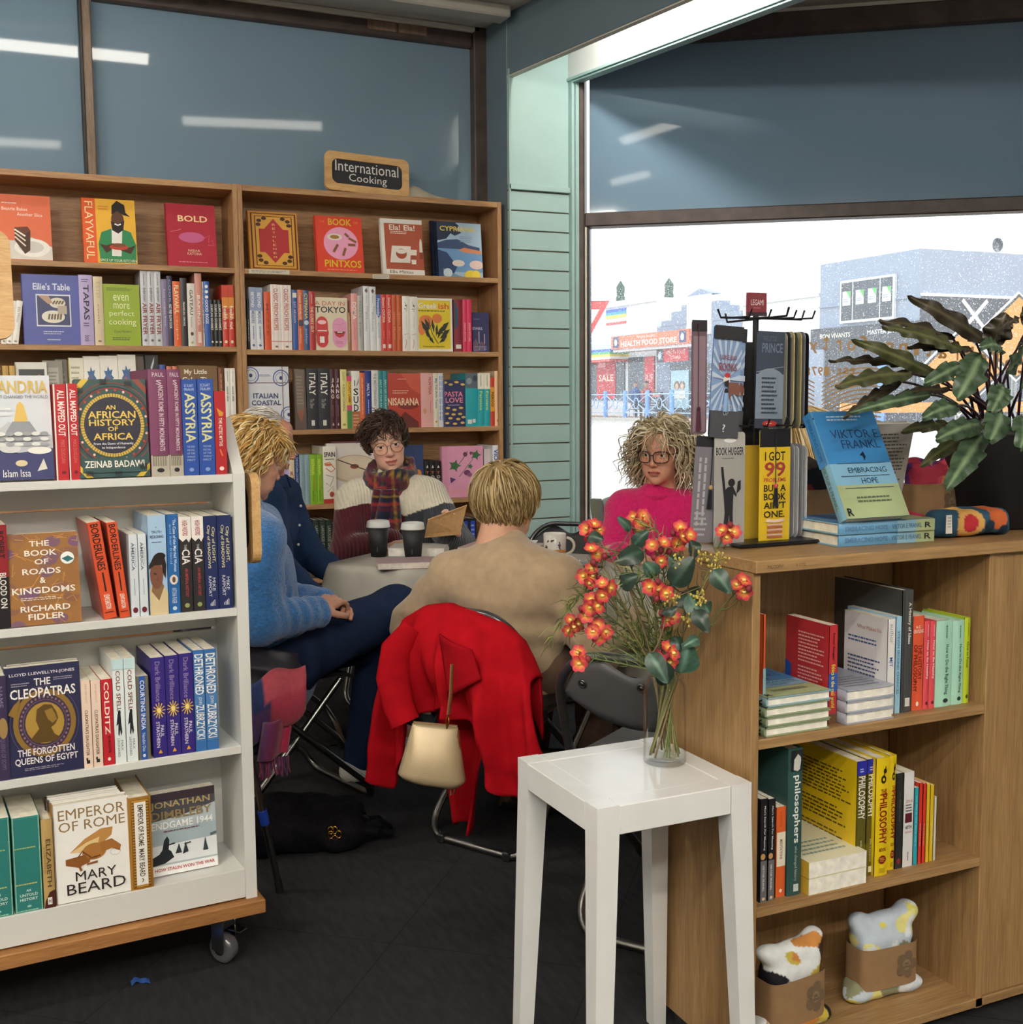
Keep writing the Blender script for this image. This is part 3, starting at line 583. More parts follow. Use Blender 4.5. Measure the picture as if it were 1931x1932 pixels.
D27=[('v','ASSYRIA',.2,.34,.85,.86,'d9d8a0',1),('t','ECKART',.2,.92,.8,.95,'c8d4ea'),('t','FRAHM',.2,.88,.8,.91,'c8d4ea'),('t','THE RISE',.25,.29,.75,.31,'b8c8e4'),('t','AND FALL',.25,.255,.75,.275,'b8c8e4'),('t','OF THE',.25,.22,.75,.24,'b8c8e4'),('t','WORLDS',.25,.185,.75,.205,'b8c8e4'),('t','FIRST',.25,.15,.75,.17,'b8c8e4'),('e',.5,.06,.15,.02,'8aa4d8')]
D28=[('v','BORDERLINES',.2,.5,.8,.98,'2a1a16',1),('r',.45,.28,.58,.48,'2a1a16'),('v','LEWIS BASTON',.3,.1,.72,.25,'f4e8dc',1),('n',.15,.05,.85,.08,1,'6a2a18')]
D29=[('v','AMERICA',.25,.56,.6,.9,'5a6474',1),('v','a short history',.62,.6,.82,.88,'8a94a4'),('nv',.4,.26,.6,.46,1,'8a94a4'),('e',.5,.08,.3,.035,'6a1f2c')]
D30=[('r',0,.78,1,1,'ece7e2'),('p',[(0,.78),(.3,.74),(.6,.77),(.8,.73),(1,.78)],'ece7e2'),('v','HUGH WILFORD',.3,.8,.72,.96,'9a2f34',1),('v','CIA',.2,.5,.85,.66,'f0ece8',1),('v','THE',.4,.66,.6,.71,'e0dcd8'),('v','AN IMPERIAL HISTORY',.4,.16,.66,.46,'a8434a',1),('e',.5,.07,.2,.024,'9aa060')]
D31=[('v','City of LIGHT,',.55,.5,.85,.88,'d8d09a',1),('v','City of SHADOWS',.2,.44,.48,.9,'d8d09a',1),('v','MIKE',.55,.2,.78,.34,'dfe2ea'),('v','RAPPORT',.25,.14,.48,.36,'dfe2ea'),('r',.35,.04,.4,.07,'dfe2ea'),('r',.45,.04,.5,.082,'dfe2ea'),('r',.55,.04,.6,.094,'dfe2ea'),('r',.65,.04,.7,.106,'dfe2ea')]
D32=[('v',"CLEOPATRA'S DAUGHTER",.3,.14,.65,.66,'5a4438',1),('v','JANE DRAYCOTT',.35,.74,.6,.96,'b88a78'),('r',.3,.05,.65,.09,'2a2420'),('e',.35,.1,.1,.02,'2a2420')]
D33=[('v','A COLD SPELL',.3,.5,.68,.96,'7a4a3c',1),('p',[(.35,.48),(.6,.48),(.64,.38),(.7,.3),(.58,.26),(.52,.32),(.42,.26),(.34,.28),(.38,.38),(.2,.36),(.3,.44)],'22262c'),('e',.5,.49,.12,.022,'22262c'),('v','MAX',.55,.12,.75,.22,'5a6470'),('v','LEONARD',.25,.06,.45,.24,'5a6470'),('r',0,.9,1,1,'c2dde2')]
D34=[('v','Dark Brilliance',.3,.56,.66,.96,'8a7aa8',1),('K',.5,.47,0,0,.45,.08,12,.002,'e0bc50'),('e',.5,.47,.14,.025,'f0d880'),('v','PAUL',.55,.2,.8,.32,'dcd6ea',1),('v','STRATHERN',.25,.1,.5,.36,'dcd6ea',1),('p',[(.35,.04),(.65,.04),(.5,.08)],'e0a030')]
D35=[('r',0,0,1,.1,'3a6fb0'),('r',0,.95,1,1,'3a6fb0'),('v','DETHRONED',.1,.56,.9,.96,'f2f2ee',1),('v','JOHN',.3,.46,.7,.54,'e0e6ee'),('v','ZUBRZYCKI',.12,.12,.88,.46,'f2f2ee',1)]
D36=[('r',.06,.02,.94,.98,'2f7a76'),('n',.02,0,.98,.03,1,'9ac8a8'),('n',.05,.66,.95,.69,1,'a8b870'),('n',.05,.28,.95,.31,1,'c8c070'),('t','AN',.42,.215,.58,.24,'d8ece4',1),('t','UNTOLD',.18,.165,.82,.195,'d8ece4',1),('t','HISTORY',.18,.12,.82,.15,'d8ece4',1),('e',.5,.06,.08,.012,'a8d0c8'),('r',.03,0,.06,1,'9ac8a8'),('r',.94,0,.97,1,'9ac8a8')]
D37=[('v','How to Be Healthy',.3,.34,.7,.78,'f6e2e0',1),('nv',.4,.82,.6,.96,1,'f6e2e0'),('e',.5,.07,.2,.02,'6a1c24')]
D38=[('v','How to Do the Right Thing',.5,.14,.75,.72,'2f5a50',1),('nv',.5,.78,.68,.94,1,'4a7a70'),('e',.6,.07,.15,.025,'1f3a34')]
D39=[('v',"Man's Search For Meaning",.45,.5,.75,.93,'d8d8da',1),('e',.4,.44,.3,.03,'c89a60'),('r',.1,0,.9,.4,'6a6a70'),('v','VIKTOR FRANKL',.35,.1,.6,.36,'dcdce0',1),('e',.5,.03,.2,.015,'e0c0a0')]
D40=[('r',0,.88,1,1,'2a2fa0'),('n',.3,.9,.7,.94,2,'e0e0f0'),('v','PHILOSOPHY',.15,.5,.85,.87,'f0eee2',1),('r',0,0,1,.28,'6a5f1c'),('v','with a purpose',.35,.12,.65,.32,'d8d4a8'),('r',.3,.03,.7,.08,'e8e4d0')]
D41=[('e',.5,.82,.2,.035,'2a2410'),('e',.6,.89,.12,.022,'2a2410'),('e',.5,.82,.08,.014,'e6c620'),('l',[(.5,.84),(.65,.93)],.002,'2a2410'),('t','THE',.3,.7,.75,.74,'8a1f16',1),('v','PHILOSOPHY',.22,.27,.8,.7,'8a1f16',1),('t','BOOK',.25,.21,.78,.24,'8a1f16',1),('e',.5,.14,.28,.036,'7a1a14'),('n',.3,.12,.7,.16,3,'e0b83c'),('r',.3,.03,.7,.07,'b8a018')]
D42=[('nv',.3,.2,.7,.5,1,'f0a898')]
D43=[('nv',.3,.2,.7,.5,1,'f0dc80')]
BOOKS=[
('F',.1142,5.51,1.9063,0,.14,.2864,.022,.2122,'hb','e2724f',[('t','Beatrix Bakes',.08,.76,.56,.81,'f8e6dc'),('t','Another Slice',.36,.68,.84,.73,'f8e6dc'),('n',.08,.85,.36,.89,1,'f8e6dc'),('p',[(0,.02),(1,.02),(1,.22),(.62,.36),(.3,.3),(0,.3)],'d9d6cf'),('e',.62,.2,.34,.14,'f0eee8'),('e',.6,.21,.24,.09,'d2cfc8'),('p',[(.3,.5),(.55,.52),(.6,.46),(.58,.16),(.48,.1),(.3,.3)],'4a2a20'),('p',[(.3,.5),(.55,.52),(.6,.46),(.5,.4),(.3,.46)],'6b3a2a'),('l',[(.3,.36),(.5,.22)],.006,'e9d9c6'),('l',[(.3,.42),(.5,.3)],.006,'e9d9c6'),('l',[(.3,.47),(.5,.37)],.007,'f2e8da')],('e2724f',None,None),'orange cookbook with a slice of chocolate cake on its cover',G[0]),
('F',.4567,5.51,1.9063,0,.14,.2903,.03,.2245,'hb','f0b83c',[('r',0,0,.25,1,'e8612c'),('v','FLAYVAFUL',.05,.06,.2,.95,'f7e3b0'),('p',[(.3,.02),(.98,.02),(.99,.3),(.9,.5),(.72,.55),(.55,.55),(.34,.48),(.28,.3)],'2f8a58'),('p',[(.52,.12),(.7,.12),(.74,.55),(.54,.55)],'efece6'),('e',.66,.68,.12,.15,'5b3826'),('p',[(.53,.66),(.55,.52),(.66,.47),(.76,.53),(.79,.68),(.66,.62)],'241713'),('p',[(.55,.76),(.56,.9),(.66,.98),(.8,.92),(.82,.8),(.9,.74),(.78,.76),(.66,.82)],'1d1614'),('l',[(.6,.62),(.66,.6),(.72,.62)],.006,'f4efe8'),('p',[(.3,.3),(.42,.16),(.58,.26),(.56,.32),(.42,.28)],'4a2c1f'),('p',[(.98,.3),(.88,.16),(.66,.22),(.66,.28),(.86,.26)],'4a2c1f'),('e',.66,.26,.18,.045,'c0452e'),('e',.66,.29,.13,.03,'7a4a26'),('t','SPICE UP YOUR KITCHEN',.3,.03,.98,.07,'f5f0dc'),('n',.3,.82,.52,.9,2,'d68a35')],('e8612c',None,None),'yellow cookbook showing a man in a green shirt holding a plate',G[0]),
('F',.8145,5.51,1.9063,0,.14,.2886,.03,.2208,'hb','b3243c',[('t','BOLD',.24,.72,.84,.82,'f3d9a0',1),('e',.5,.47,.26,.085,'c65f90'),('l',[(.08,.55),(.2,.57),(.3,.6)],.002,'e08aa0'),('l',[(.76,.47),(.86,.52),(.84,.4),(.92,.44),(.95,.36),(.82,.36)],.002,'d9738c'),('t','NISHA',.42,.24,.66,.28,'f0d0b0'),('t','KATONA',.4,.19,.69,.23,'f0d0b0'),('n',.22,.06,.9,.09,1,'d98a90')],('b3243c',None,None),'crimson cookbook with a pink oval on its cover',G[0]),
('F',1.1863,5.51,1.9063,0,.14,.2768,.03,.2339,'hb','d1912f',[('r',.05,.02,.97,.97,'5a1f1c'),('r',.08,.035,.94,.955,'d29a36'),('r',.13,.07,.89,.92,'5d2019'),('r',.15,.08,.87,.91,'d9a441'),('e',.51,.5,.3,.26,'b22e35'),('r',.21,.3,.81,.7,'b22e35'),('p',[(.3,.68),(.72,.68),(.51,.88)],'b22e35'),('p',[(.3,.32),(.72,.32),(.51,.12)],'b22e35'),('e',.22,.84,.05,.03,'4a2716'),('e',.32,.88,.05,.03,'4a2716'),('e',.8,.84,.05,.03,'4a2716'),('e',.7,.88,.05,.03,'4a2716'),('e',.22,.16,.05,.03,'4a2716'),('e',.32,.12,.05,.03,'4a2716'),('e',.8,.16,.05,.03,'4a2716'),('e',.7,.12,.05,.03,'4a2716'),('e',.2,.77,.05,.03,'4a2716'),('e',.82,.77,.05,.03,'4a2716'),('e',.2,.23,.05,.03,'4a2716'),('e',.82,.23,.05,.03,'4a2716'),('t','B',.48,.76,.54,.795,'efc27a'),('t','E',.48,.69,.54,.725,'efc27a'),('t','T',.48,.62,.54,.655,'efc27a'),('t','H',.48,.55,.54,.585,'efc27a'),('t','L',.48,.48,.54,.515,'efc27a'),('t','E',.48,.41,.54,.445,'efc27a'),('t','H',.48,.34,.54,.375,'efc27a'),('t','E',.48,.27,.54,.305,'efc27a'),('t','M',.48,.2,.54,.235,'efc27a')],('d1912f',None,None),'ornate gold and red cookbook with a pointed central panel',G[0]),
('F',1.5074,5.51,1.9063,0,.14,.2726,.035,.2321,'hb','e2452f',[('t','BOOK',.28,.84,.78,.96,'e0c22c',1),('t','THE',.1,.88,.2,.91,'e0a030'),('t','OF',.82,.88,.92,.92,'e0a030'),('e',.53,.52,.37,.29,'f0a5c8'),('e',.4,.63,.16,.06,'e9e1d4'),('e',.4,.63,.1,.035,'a07a3a'),('l',[(.7,.62),(.86,.55)],.012,'8a5a30'),('l',[(.62,.7),(.7,.64)],.012,'8a5a30'),('l',[(.36,.36),(.46,.5)],.012,'8a5a30'),('l',[(.56,.3),(.62,.44)],.012,'8a5a30'),('l',[(.68,.5),(.84,.5)],.012,'8a5a30'),('t','PINTXOS',.16,.09,.94,.22,'e6c52c',1),('n',.2,.03,.9,.06,1,'f0a070')],('e2452f',None,None),'bright red cookbook with a pink circle and yellow lettering',G[0]),
('F',1.8366,5.51,1.9063,0,.14,.278,.03,.2155,'hb','b0553a',[('r',0,0,.08,1,'e9e5dd'),('r',0,.92,1,1,'efece6'),('r',.08,0,1,.1,'f2efe8'),('t','Ela! Ela!',.2,.8,.82,.9,'f3ece0',1),('n',.22,.73,.72,.79,2,'f0ddd0'),('p',[(.24,.52),(.7,.52),(.66,.22),(.18,.22)],'efe8de'),('e',.46,.38,.13,.09,'a24a32'),('e',.46,.42,.12,.04,'efe8de'),('p',[(.66,.46),(.84,.46),(.8,.2),(.7,.2)],'efe8de'),('p',[(.9,.36),(.98,.36),(.97,.6),(.95,.66),(.93,.66),(.91,.58)],'efe8de'),('r',.9,.3,.98,.42,'8a3f2a'),('r',.68,.28,.82,.36,'a24a32'),('t','Ella Mittas',.16,.03,.72,.08,'6a4034')],('e9e5dd',None,None),'rust and white cookbook with a drawing of cups and a bottle',G[0]),
('F',2.1281,5.51,1.9063,0,.1,.2759,.027,.2395,'hb','a9c4dc',[('p',[(0,1),(1,1),(1,.55),(.6,.56),(.3,.62),(0,.6)],'a9c4dc'),('p',[(0,1),(.42,1),(.5,.94),(.44,.88),(.55,.82),(.4,.76),(.3,.8),(.2,.7),(0,.66)],'1d2b48'),('p',[(0,.62),(.2,.68),(.45,.7),(.7,.6),(.95,.56),(.95,.5),(0,.5)],'39507c'),('p',[(0,.52),(.5,.52),(1,.44),(1,.1),(0,.1)],'6f9fd0'),('p',[(.45,.5),(.6,.55),(.98,.5),(.98,.44),(.62,.46)],'d98a62'),('p',[(0,.5),(.2,.45),(.42,.2),(.3,0),(0,0)],'27406e'),('e',.45,.26,.14,.06,'f1e3dc'),('e',.86,.24,.16,.08,'efd5cc'),('p',[(.1,.16),(.3,.08),(.5,.02),(.9,.02),(.9,0),(.1,0)],'6f9bb8'),('e',.72,.05,.14,.09,'e8cf3c'),('e',.84,.06,.1,.08,'f0d94a'),('t','CYPRIANA',.06,.84,.86,.93,'e6d060',1),('n',.5,.64,.82,.76,4,'7f9cc0'),('e',.2,.08,.1,.08,'cfe0ea')],('1d2b48',None,None),'blue coastal-view cookbook, front copy of three at the shelf end',G[0]),
('F',2.1249,5.5385,1.9063,0,.1,.2822,.027,.2343,'hb','24324f',[],('16203a',None,None),'dark-spined coastal cookbook, middle of the three overlapping copies',G[0]),
('F',2.1186,5.567,1.9063,0,.1,.2886,.027,.235,'hb','24324f',[],('16203a',None,None),'dark-spined coastal cookbook, rearmost of the three overlapping copies',G[0]),
('S',.1117,5.47,1.5483,0,.14,.1849,.0198,.19,'hb','f4f2ec',D0,(None,None),'leftmost of three slim white cookbooks leaning by the chalkboard sign',G[1]),
('S',.1337,5.47,1.5483,0,.14,.1855,.022,.19,'hb','f4f2ec',D0,(None,None),'middle of three slim white cookbooks leaning by the chalkboard sign',G[1]),
('S',.1577,5.47,1.5483,0,.14,.1862,.0242,.19,'hb','f4f2ec',D0,(None,None),'rightmost of three slim white cookbooks leaning by the chalkboard sign',G[1]),
('F',.1938,5.48,1.5483,0,.03,.3018,.03,.2351,'hb','4c56a8',[('t',"Ellie's Table",.19,.78,.83,.88,'dfe4f2',1),('r',.23,.26,.83,.72,'dfe1ea'),('r',.25,.28,.81,.7,'2c3566'),('e',.6,.6,.14,.075,'e4dccb'),('e',.52,.4,.2,.09,'e9e2d2'),('p',[(.27,.7),(.45,.7),(.52,.6),(.44,.58)],'b8937c'),('r',.6,.44,.76,.56,'b8ab98'),('l',[(.44,.36),(.46,.44)],.008,'6a5a40'),('l',[(.49,.36),(.51,.44)],.008,'6a5a40'),('l',[(.54,.36),(.56,.44)],.008,'6a5a40'),('l',[(.59,.36),(.61,.44)],.008,'6a5a40'),('l',[(.64,.36),(.66,.44)],.008,'6a5a40'),('l',[(.52,.58),(.56,.63)],.007,'6a5a40'),('l',[(.57,.58),(.61,.63)],.007,'6a5a40'),('l',[(.62,.58),(.66,.63)],.007,'6a5a40'),('l',[(.67,.58),(.71,.63)],.007,'6a5a40'),('n',.34,.14,.74,.2,2,'c9cfe6'),('n',.4,.05,.68,.09,1,'c9cfe6')],('4c56a8',None,None),'royal blue cookbook with a framed photo of white plates',G[1]),
('S',.4523,5.47,1.5483,0,0,.3049,.0565,.2,'hb','b9a9d6',[('v','TAPAS',.3,.36,.72,.86,'2d2a4a',1),('n',.2,.89,.8,.95,2,'4a4570'),('n',.25,.26,.75,.33,2,'4a4570'),('v','book',.3,.05,.7,.14,'2d2a4a')],(None,None),'lilac cookbook spine lettered in large dark capitals',G[1]),
('S',.5031,5.47,1.5483,0,0,.2998,.0392,.2,'hb','d9c8a8',[('v','ESTEI',.3,.7,.7,.92,'c2ae86'),('v','cook',.38,.3,.62,.6,'8a7a5a'),('e',.5,.06,.2,.015,'8a7a5a')],(None,None),'pale sandy cookbook spine beside the lilac one',G[1]),
('F',.5231,5.47,1.5483,0,.02,.269,.02,.1557,'hb','97b022',[('t','even',.28,.73,.7,.83,'eaf0b8'),('t','more',.28,.6,.72,.69,'eaf0b8'),('t','perfect',.16,.46,.84,.57,'eaf0b8'),('t','cooking',.14,.31,.88,.44,'eaf0b8'),('t','David Herbert',.28,.21,.74,.25,'3c4a10'),('n',.22,.08,.82,.14,2,'3c4a10'),('n',.1,.89,.88,.95,3,'5f7214')],('97b022',None,None),'lime green cookbook facing out with four lines of white words',G[1]),
('S',.6982,5.47,1.5483,0,0,.3465,.029,.2,'hb','cfd1d8',D1,(None,None),'leftmost of three identical tall white spines with red lettering',G[1]),
('S',.7274,5.47,1.5483,0,0,.3476,.028,.2,'hb','cfd1d8',D1,(None,None),'middle of three identical tall white spines with red lettering',G[1]),
('S',.7569,5.47,1.5483,0,0,.3488,.0293,.2,'hb','cfd1d8',D1,(None,None),'rightmost of three identical tall white spines with red lettering',G[1]),
('S',.7858,5.47,1.5483,0,0,.2981,.0248,.2,'hb','85789c',[('v','best recipes from',.3,.3,.7,.85,'d9d0e0')],(None,None),'dusty purple cookbook spine next to tall white ones',G[1]),
('S',.8102,5.47,1.5483,0,0,.3131,.0225,.2,'hb','2a2f50',[('v','FAST PREP SLOW COOK',.25,.25,.75,.6,'e8e6e0',1),('v','COOK',.3,.62,.7,.95,'9fb0d8')],(None,None),'dark navy spine next to a bright orange one',G[1]),
('S',.8383,5.47,1.5483,0,0,.2905,.032,.2,'hb','e0622c',[('v','FLAYVAFUL',.22,.5,.8,.94,'f6e4b8',1),('v','recipes',.3,.1,.65,.46,'f2cfa0')],(None,None),'bright orange cookbook spine with cream capitals',G[1]),
('S',.87,5.47,1.5483,0,0,.3058,.0298,.2,'hb','2b2730',[('v','FRANKLIN / SMOKE',.35,.3,.65,.65,'d8d4cc',1)],(None,None),'black cookbook spine between the orange and white ones',G[1]),
('S',.903,5.47,1.5483,0,0,.2832,.0347,.2,'hb','e2ded6',[('v','GATEAU',.3,.5,.72,.9,'6b5a4a',1),('v','kitchen',.35,.3,.6,.46,'8a7a6a'),('e',.5,.2,.2,.03,'5a3d2a'),('e',.5,.06,.15,.02,'a8b860')],(None,None),'cream cookbook spine with small brown cake motif',G[1]),
('S',.9362,5.47,1.5483,0,0,.3296,.0301,.2,'hb','cf8f84',[('v','BAKING',.3,.3,.7,.7,'f4ece4',1),('r',.25,.05,.75,.2,'f0d8cc')],(None,None),'tall salmon pink cookbook spine',G[1]),
('S',.956,5.47,1.5483,0,0,.2921,.0078,.2,'hb','f4f2ec',[('nv',.2,.1,.8,.9,1,'4a6ab0')],(None,None),'very thin white booklet spine beside the blue cookbook',G[1]),
('S',.9727,5.47,1.5483,0,0,.2951,.0241,.2,'hb','2f5bb0',[('v','GOOD EGGS',.2,.35,.75,.72,'f0f2ee',1),('e',.5,.92,.3,.025,'f0f2ee'),('e',.5,.84,.3,.025,'f0f2ee'),('e',.5,.76,.3,.025,'f0f2ee')],(None,None),'blue cookbook spine with white egg shapes',G[1]),
('S',.9941,5.47,1.5483,0,0,.2119,.0172,.2,'hb','18181c',D2,(None,None),'left one of three small black cookbooks in a row',G[1]),
('S',1.0121,5.47,1.5483,0,0,.2124,.0173,.2,'hb','18181c',D2,(None,None),'centre one of three small black cookbooks in a row',G[1]),
('S',1.0302,5.47,1.5483,0,0,.2129,.0173,.2,'hb','18181c',D2,(None,None),'right one of three small black cookbooks in a row',G[1]),
('S',1.055,5.47,1.5483,0,0,.281,.0283,.2,'hb','cc3a2c',D3,(None,None),'left of two red and orange spines at the bookcase end',G[1]),
('S',1.0829,5.47,1.5483,0,0,.282,.026,.2,'hb','cc3a2c',D3,(None,None),'right of two red and orange spines at the bookcase end',G[1]),
('S',.1133,5.47,1.1723,0,0,.285,.0244,.2,'hb','caa45c',D4,(None,None),'left of two golden spines behind the white trolley',G[2]),
('S',.1396,5.47,1.1723,0,0,.2851,.0224,.2,'hb','caa45c',D4,(None,None),'right of two golden spines behind the white trolley',G[2]),
('F',.1534,5.47,1.1723,0,.05,.3,.022,.126,'hb','e6e4dc',[('r',.1,.1,.92,.9,'2f3438'),('e',.75,.72,.14,.1,'a87a6c'),('r',.3,.1,.6,.3,'7a3d34')],('e6e4dc',None,None),'white-bordered cookbook with a dark photo, behind the trolley',G[2]),
('F',.2622,5.47,1.1723,0,.12,.3076,.03,.0823,'hb','8a857c',[('r',.2,.1,.8,.9,'a9a59a'),('n',.25,.5,.75,.85,7,'77726a')],('77736a',None,None),'worn grey cookbook leaning beside the dark-photo book',G[2]),
('F',.3162,5.505,1.1723,0,.1,.3151,.02,.0504,'hb','6f6c64',[('n',.1,.3,.9,.9,8,'8a877e')],('6f6c64',None,None),'dark grey cookbook squeezed behind the white star-covered ones',G[2]),
('F',.3708,5.47,1.1723,0,.08,.3206,.022,.0594,'hb','eae6d4',[('n',.15,.4,.85,.9,7,'b0a684'),('n',.15,.1,.85,.35,4,'b0a684')],('d8c860',None,None),'white booklet with yellow edges, leftmost behind the trolley books',G[2]),
('F',.4303,5.47,1.1723,0,.08,.3281,.022,.0689,'hb','efede6',D5,('d8c860',None,None),'leftmost of three white books printed with a blue star shape',G[2]),
('F',.4993,5.47,1.1723,0,.08,.331,.022,.0765,'hb','efede6',D5,('d8c860',None,None),'middle of three white books printed with a blue star shape',G[2]),
('F',.5758,5.47,1.1723,0,.08,.3364,.022,.0774,'hb','efede6',D5,('d8c860',None,None),'rightmost of three white books printed with a blue star shape',G[2]),
('F',.5298,5.53,1.1723,0,.05,.3423,.02,.1655,'hb','6e5f56',[('l',[(.7,.7),(.8,.8),(.9,.76)],.004,'8f7f74'),('e',.85,.72,.08,.05,'8a6f62')],('6e5f56',None,None),'large brown cookbook standing behind the white star books',G[2]),
('F',.6962,5.5,1.1723,0,.05,.335,.022,.0582,'hb','221f26',[('p',[(.5,.88),(.62,.94),(.72,.98),(.68,.9),(.58,.84),(.44,.78),(.42,.84)],'d4d8e2')],('221f26',None,None),'black book with a tiny white rocket',G[2]),
('S',.7655,5.47,1.1723,0,0,.2927,.0249,.2,'hb','3f55a0',[('nv',.2,.2,.8,.9,1,'c8d0e8')],(None,None),'blue spine glimpsed above the purple trolley volumes',G[2]),
('S',.7947,5.47,1.1723,0,0,.2857,.0226,.2,'hb','d97c66',D6,(None,None),'left of two coral spines above the purple trolley volumes',G[2]),
('S',.8205,5.47,1.1723,0,0,.2858,.0227,.2,'hb','d97c66',D6,(None,None),'right of two coral spines above the purple trolley volumes',G[2]),
('F',.8347,5.47,1.1723,0,.04,.2893,.022,.1769,'hb','7a5b33',[('t','My Little',.16,.84,.74,.94,'efe6d4',1),('t','Cake Tin',.1,.72,.82,.82,'efe6d4',1),('e',.5,.4,.34,.18,'a07a48'),('e',.5,.44,.2,.09,'d8c8a8')],('7a5b33',None,None),'brown cookbook with cream cake-tin lettering, behind the blue volumes',G[2]),
('S',1.0262,5.47,1.1723,0,0,.2794,.0235,.2,'hb','7f4a30',[('nv',.2,.3,.8,.9,1,'c08a60')],(None,None),'narrow russet spine beside the brown cake book',G[2]),
('S',1.0554,5.47,1.1723,0,0,.2771,.0236,.2,'hb','f4f2ec',D7,(None,None),'left of two slim white spines beside the bookcase upright',G[2]),
('S',1.0799,5.47,1.1723,0,0,.2772,.0237,.2,'hb','f4f2ec',D7,(None,None),'right of two slim white spines beside the bookcase upright',G[2]),
('S',1.1485,5.47,1.5363,0,0,.2379,.0115,.2,'hb','18181c',D8,(None,None),'left of two thin black spines at the upright',G[3]),
('S',1.1608,5.47,1.5363,0,0,.231,.0115,.2,'hb','18181c',D8,(None,None),'right of two thin black spines at the upright',G[3]),
('S',1.1818,5.47,1.5363,0,0,.2875,.0288,.2,'hb','dfe2ea',D9,(None,None),'left of two pale blue-and-white spines near the upright',G[3]),
('S',1.2128,5.47,1.5363,0,0,.286,.0315,.2,'hb','dfe2ea',D9,(None,None),'right of two pale blue-and-white spines near the upright',G[3]),
('S',1.2501,5.47,1.5363,0,0,.2677,.0317,.2,'hb','d9582f',[('v','MEZZE',.3,.25,.7,.8,'b83a22',1)],(None,None),'deep orange spine beside the tall tartan-white pair',G[3]),
('S',1.2902,5.47,1.5363,0,0,.3032,.0469,.2,'hb','f3ece8',D10,(None,None),'left of two tall white spines checked in faint red',G[3]),
('S',1.3393,5.47,1.5363,0,0,.3024,.0498,.2,'hb','f3ece8',D10,(None,None),'right of two tall white spines checked in faint red',G[3]),
('S',1.3805,5.47,1.5363,0,0,.2815,.0259,.2,'hb','3358a0',[('v','EAT AEGEAN',.3,.45,.7,.8,'cfd8e8'),('r',.15,.87,.85,.95,'e8e8dc')],(None,None),'mid-blue cookbook spine with a pale label',G[3]),
('S',1.4073,5.47,1.5363,0,0,.2823,.026,.2,'hb','d26138',[('v','Coastal ANDALUCIA',.3,.45,.7,.95,'f0dcc0',1),('r',.1,.4,.9,.5,'4a4a58'),('v','author',.3,.1,.65,.36,'e8c8a8')],(None,None),'terracotta spine between two blue spines',G[3]),
('S',1.4348,5.47,1.5363,0,0,.2807,.0274,.2,'hb','34558c',[('v','CYPRIANA',.25,.52,.78,.95,'e0cc50',1),('e',.5,.46,.4,.04,'c8d8e4'),('v','author',.3,.1,.65,.36,'c8d4e4')],(None,None),'navy spine with yellow capitals',G[3]),
('S',1.4631,5.47,1.5363,0,0,.2766,.0276,.2,'hb','b52e38',[('v','THE CURRY GUY',.25,.3,.75,.75,'e8d0a8',1),('nv',.35,.78,.65,.95,1,'e0b0a0')],(None,None),'crimson spine hard against the cream face-out book',G[3]),
('F',1.4799,5.47,1.5363,0,.03,.2503,.028,.1595,'hb','e2d5bc',[('t','A DAY IN',0,.85,.92,.93,'c8643a'),('t','TOKYO',0,.71,.94,.83,'26262a',1),('e',.2,.5,.18,.14,'cc2f36'),('e',.2,.33,.2,.13,'cc2f36'),('e',.2,.18,.18,.13,'cc2f36'),('r',.02,.15,.38,.5,'cc2f36'),('e',.2,.53,.13,.04,'f0c0c8'),('r',.12,.14,.26,.26,'f2efe8'),('r',.06,.36,.34,.38,'f2efe8'),('r',.52,.22,.96,.48,'e39ac0'),('e',.74,.48,.22,.14,'e39ac0'),('e',.74,.22,.22,.17,'e39ac0'),('p',[(.56,.36),(.92,.36),(.86,.27),(.74,.24),(.62,.27)],'c03038'),('p',[(.58,.355),(.9,.355),(.84,.32),(.64,.32)],'3a1416'),('r',.66,.335,.82,.355,'f4ecd8'),('l',[(.6,.5),(.74,.49),(.88,.52)],.002,'c87aa0'),('n',.62,.12,.86,.18,2,'a8608a')],('e2d5bc',None,None),'cream face-out cookbook with red blobs and a pink open mouth',G[3]),
('S',1.646,5.47,1.5363,0,0,.1814,.0177,.2,'hb','9c6f50',[('nv',.2,.2,.8,.9,1,'c8a080')],(None,None),'short brown spine wedged behind the cream book',G[3]),
('S',1.6712,5.47,1.5363,0,0,.2729,.0311,.2,'hb','e6a3a0',[('v','DOMA',.2,.55,.82,.85,'f6f0ea',1),('v','traditional',.35,.2,.6,.5,'c86a6a')],(None,None),'pale pink spine with white capitals',G[3]),
('S',1.7005,5.47,1.5363,0,0,.2636,.0259,.2,'hb','b8b8b4',[('v','PARETE',.3,.6,.7,.9,'8a8a86',1),('v','the author',.3,.25,.65,.52,'6a6a66')],(None,None),'plain grey spine between pink and tall white',G[3]),
('S',1.7326,5.47,1.5363,0,0,.3102,.0314,.2,'hb','e4e6ea',D11,(None,None),'left of two very tall white spines with dark diamonds',G[3]),
('S',1.7649,5.47,1.5363,0,0,.3087,.0315,.2,'hb','e4e6ea',D11,(None,None),'right of two very tall white spines with dark diamonds',G[3]),
('S',1.7932,5.47,1.5363,0,0,.2714,.0236,.2,'hb','dfe2e6',[('r',0,.66,1,1,'3a62b0'),('p',[(0,.66),(1,.66),(.5,.58)],'3a62b0'),('v','Provencales',.2,.62,.75,.93,'e8ecf2',1),('nv',.35,.2,.65,.5,1,'7a8290')],(None,None),'white spine with a blue pointed top',G[3]),
('S',1.8197,5.47,1.5363,0,0,.2722,.0277,.2,'hb','cf3a36',D12,(None,None),'left of two red spines near the white diamond books',G[3]),
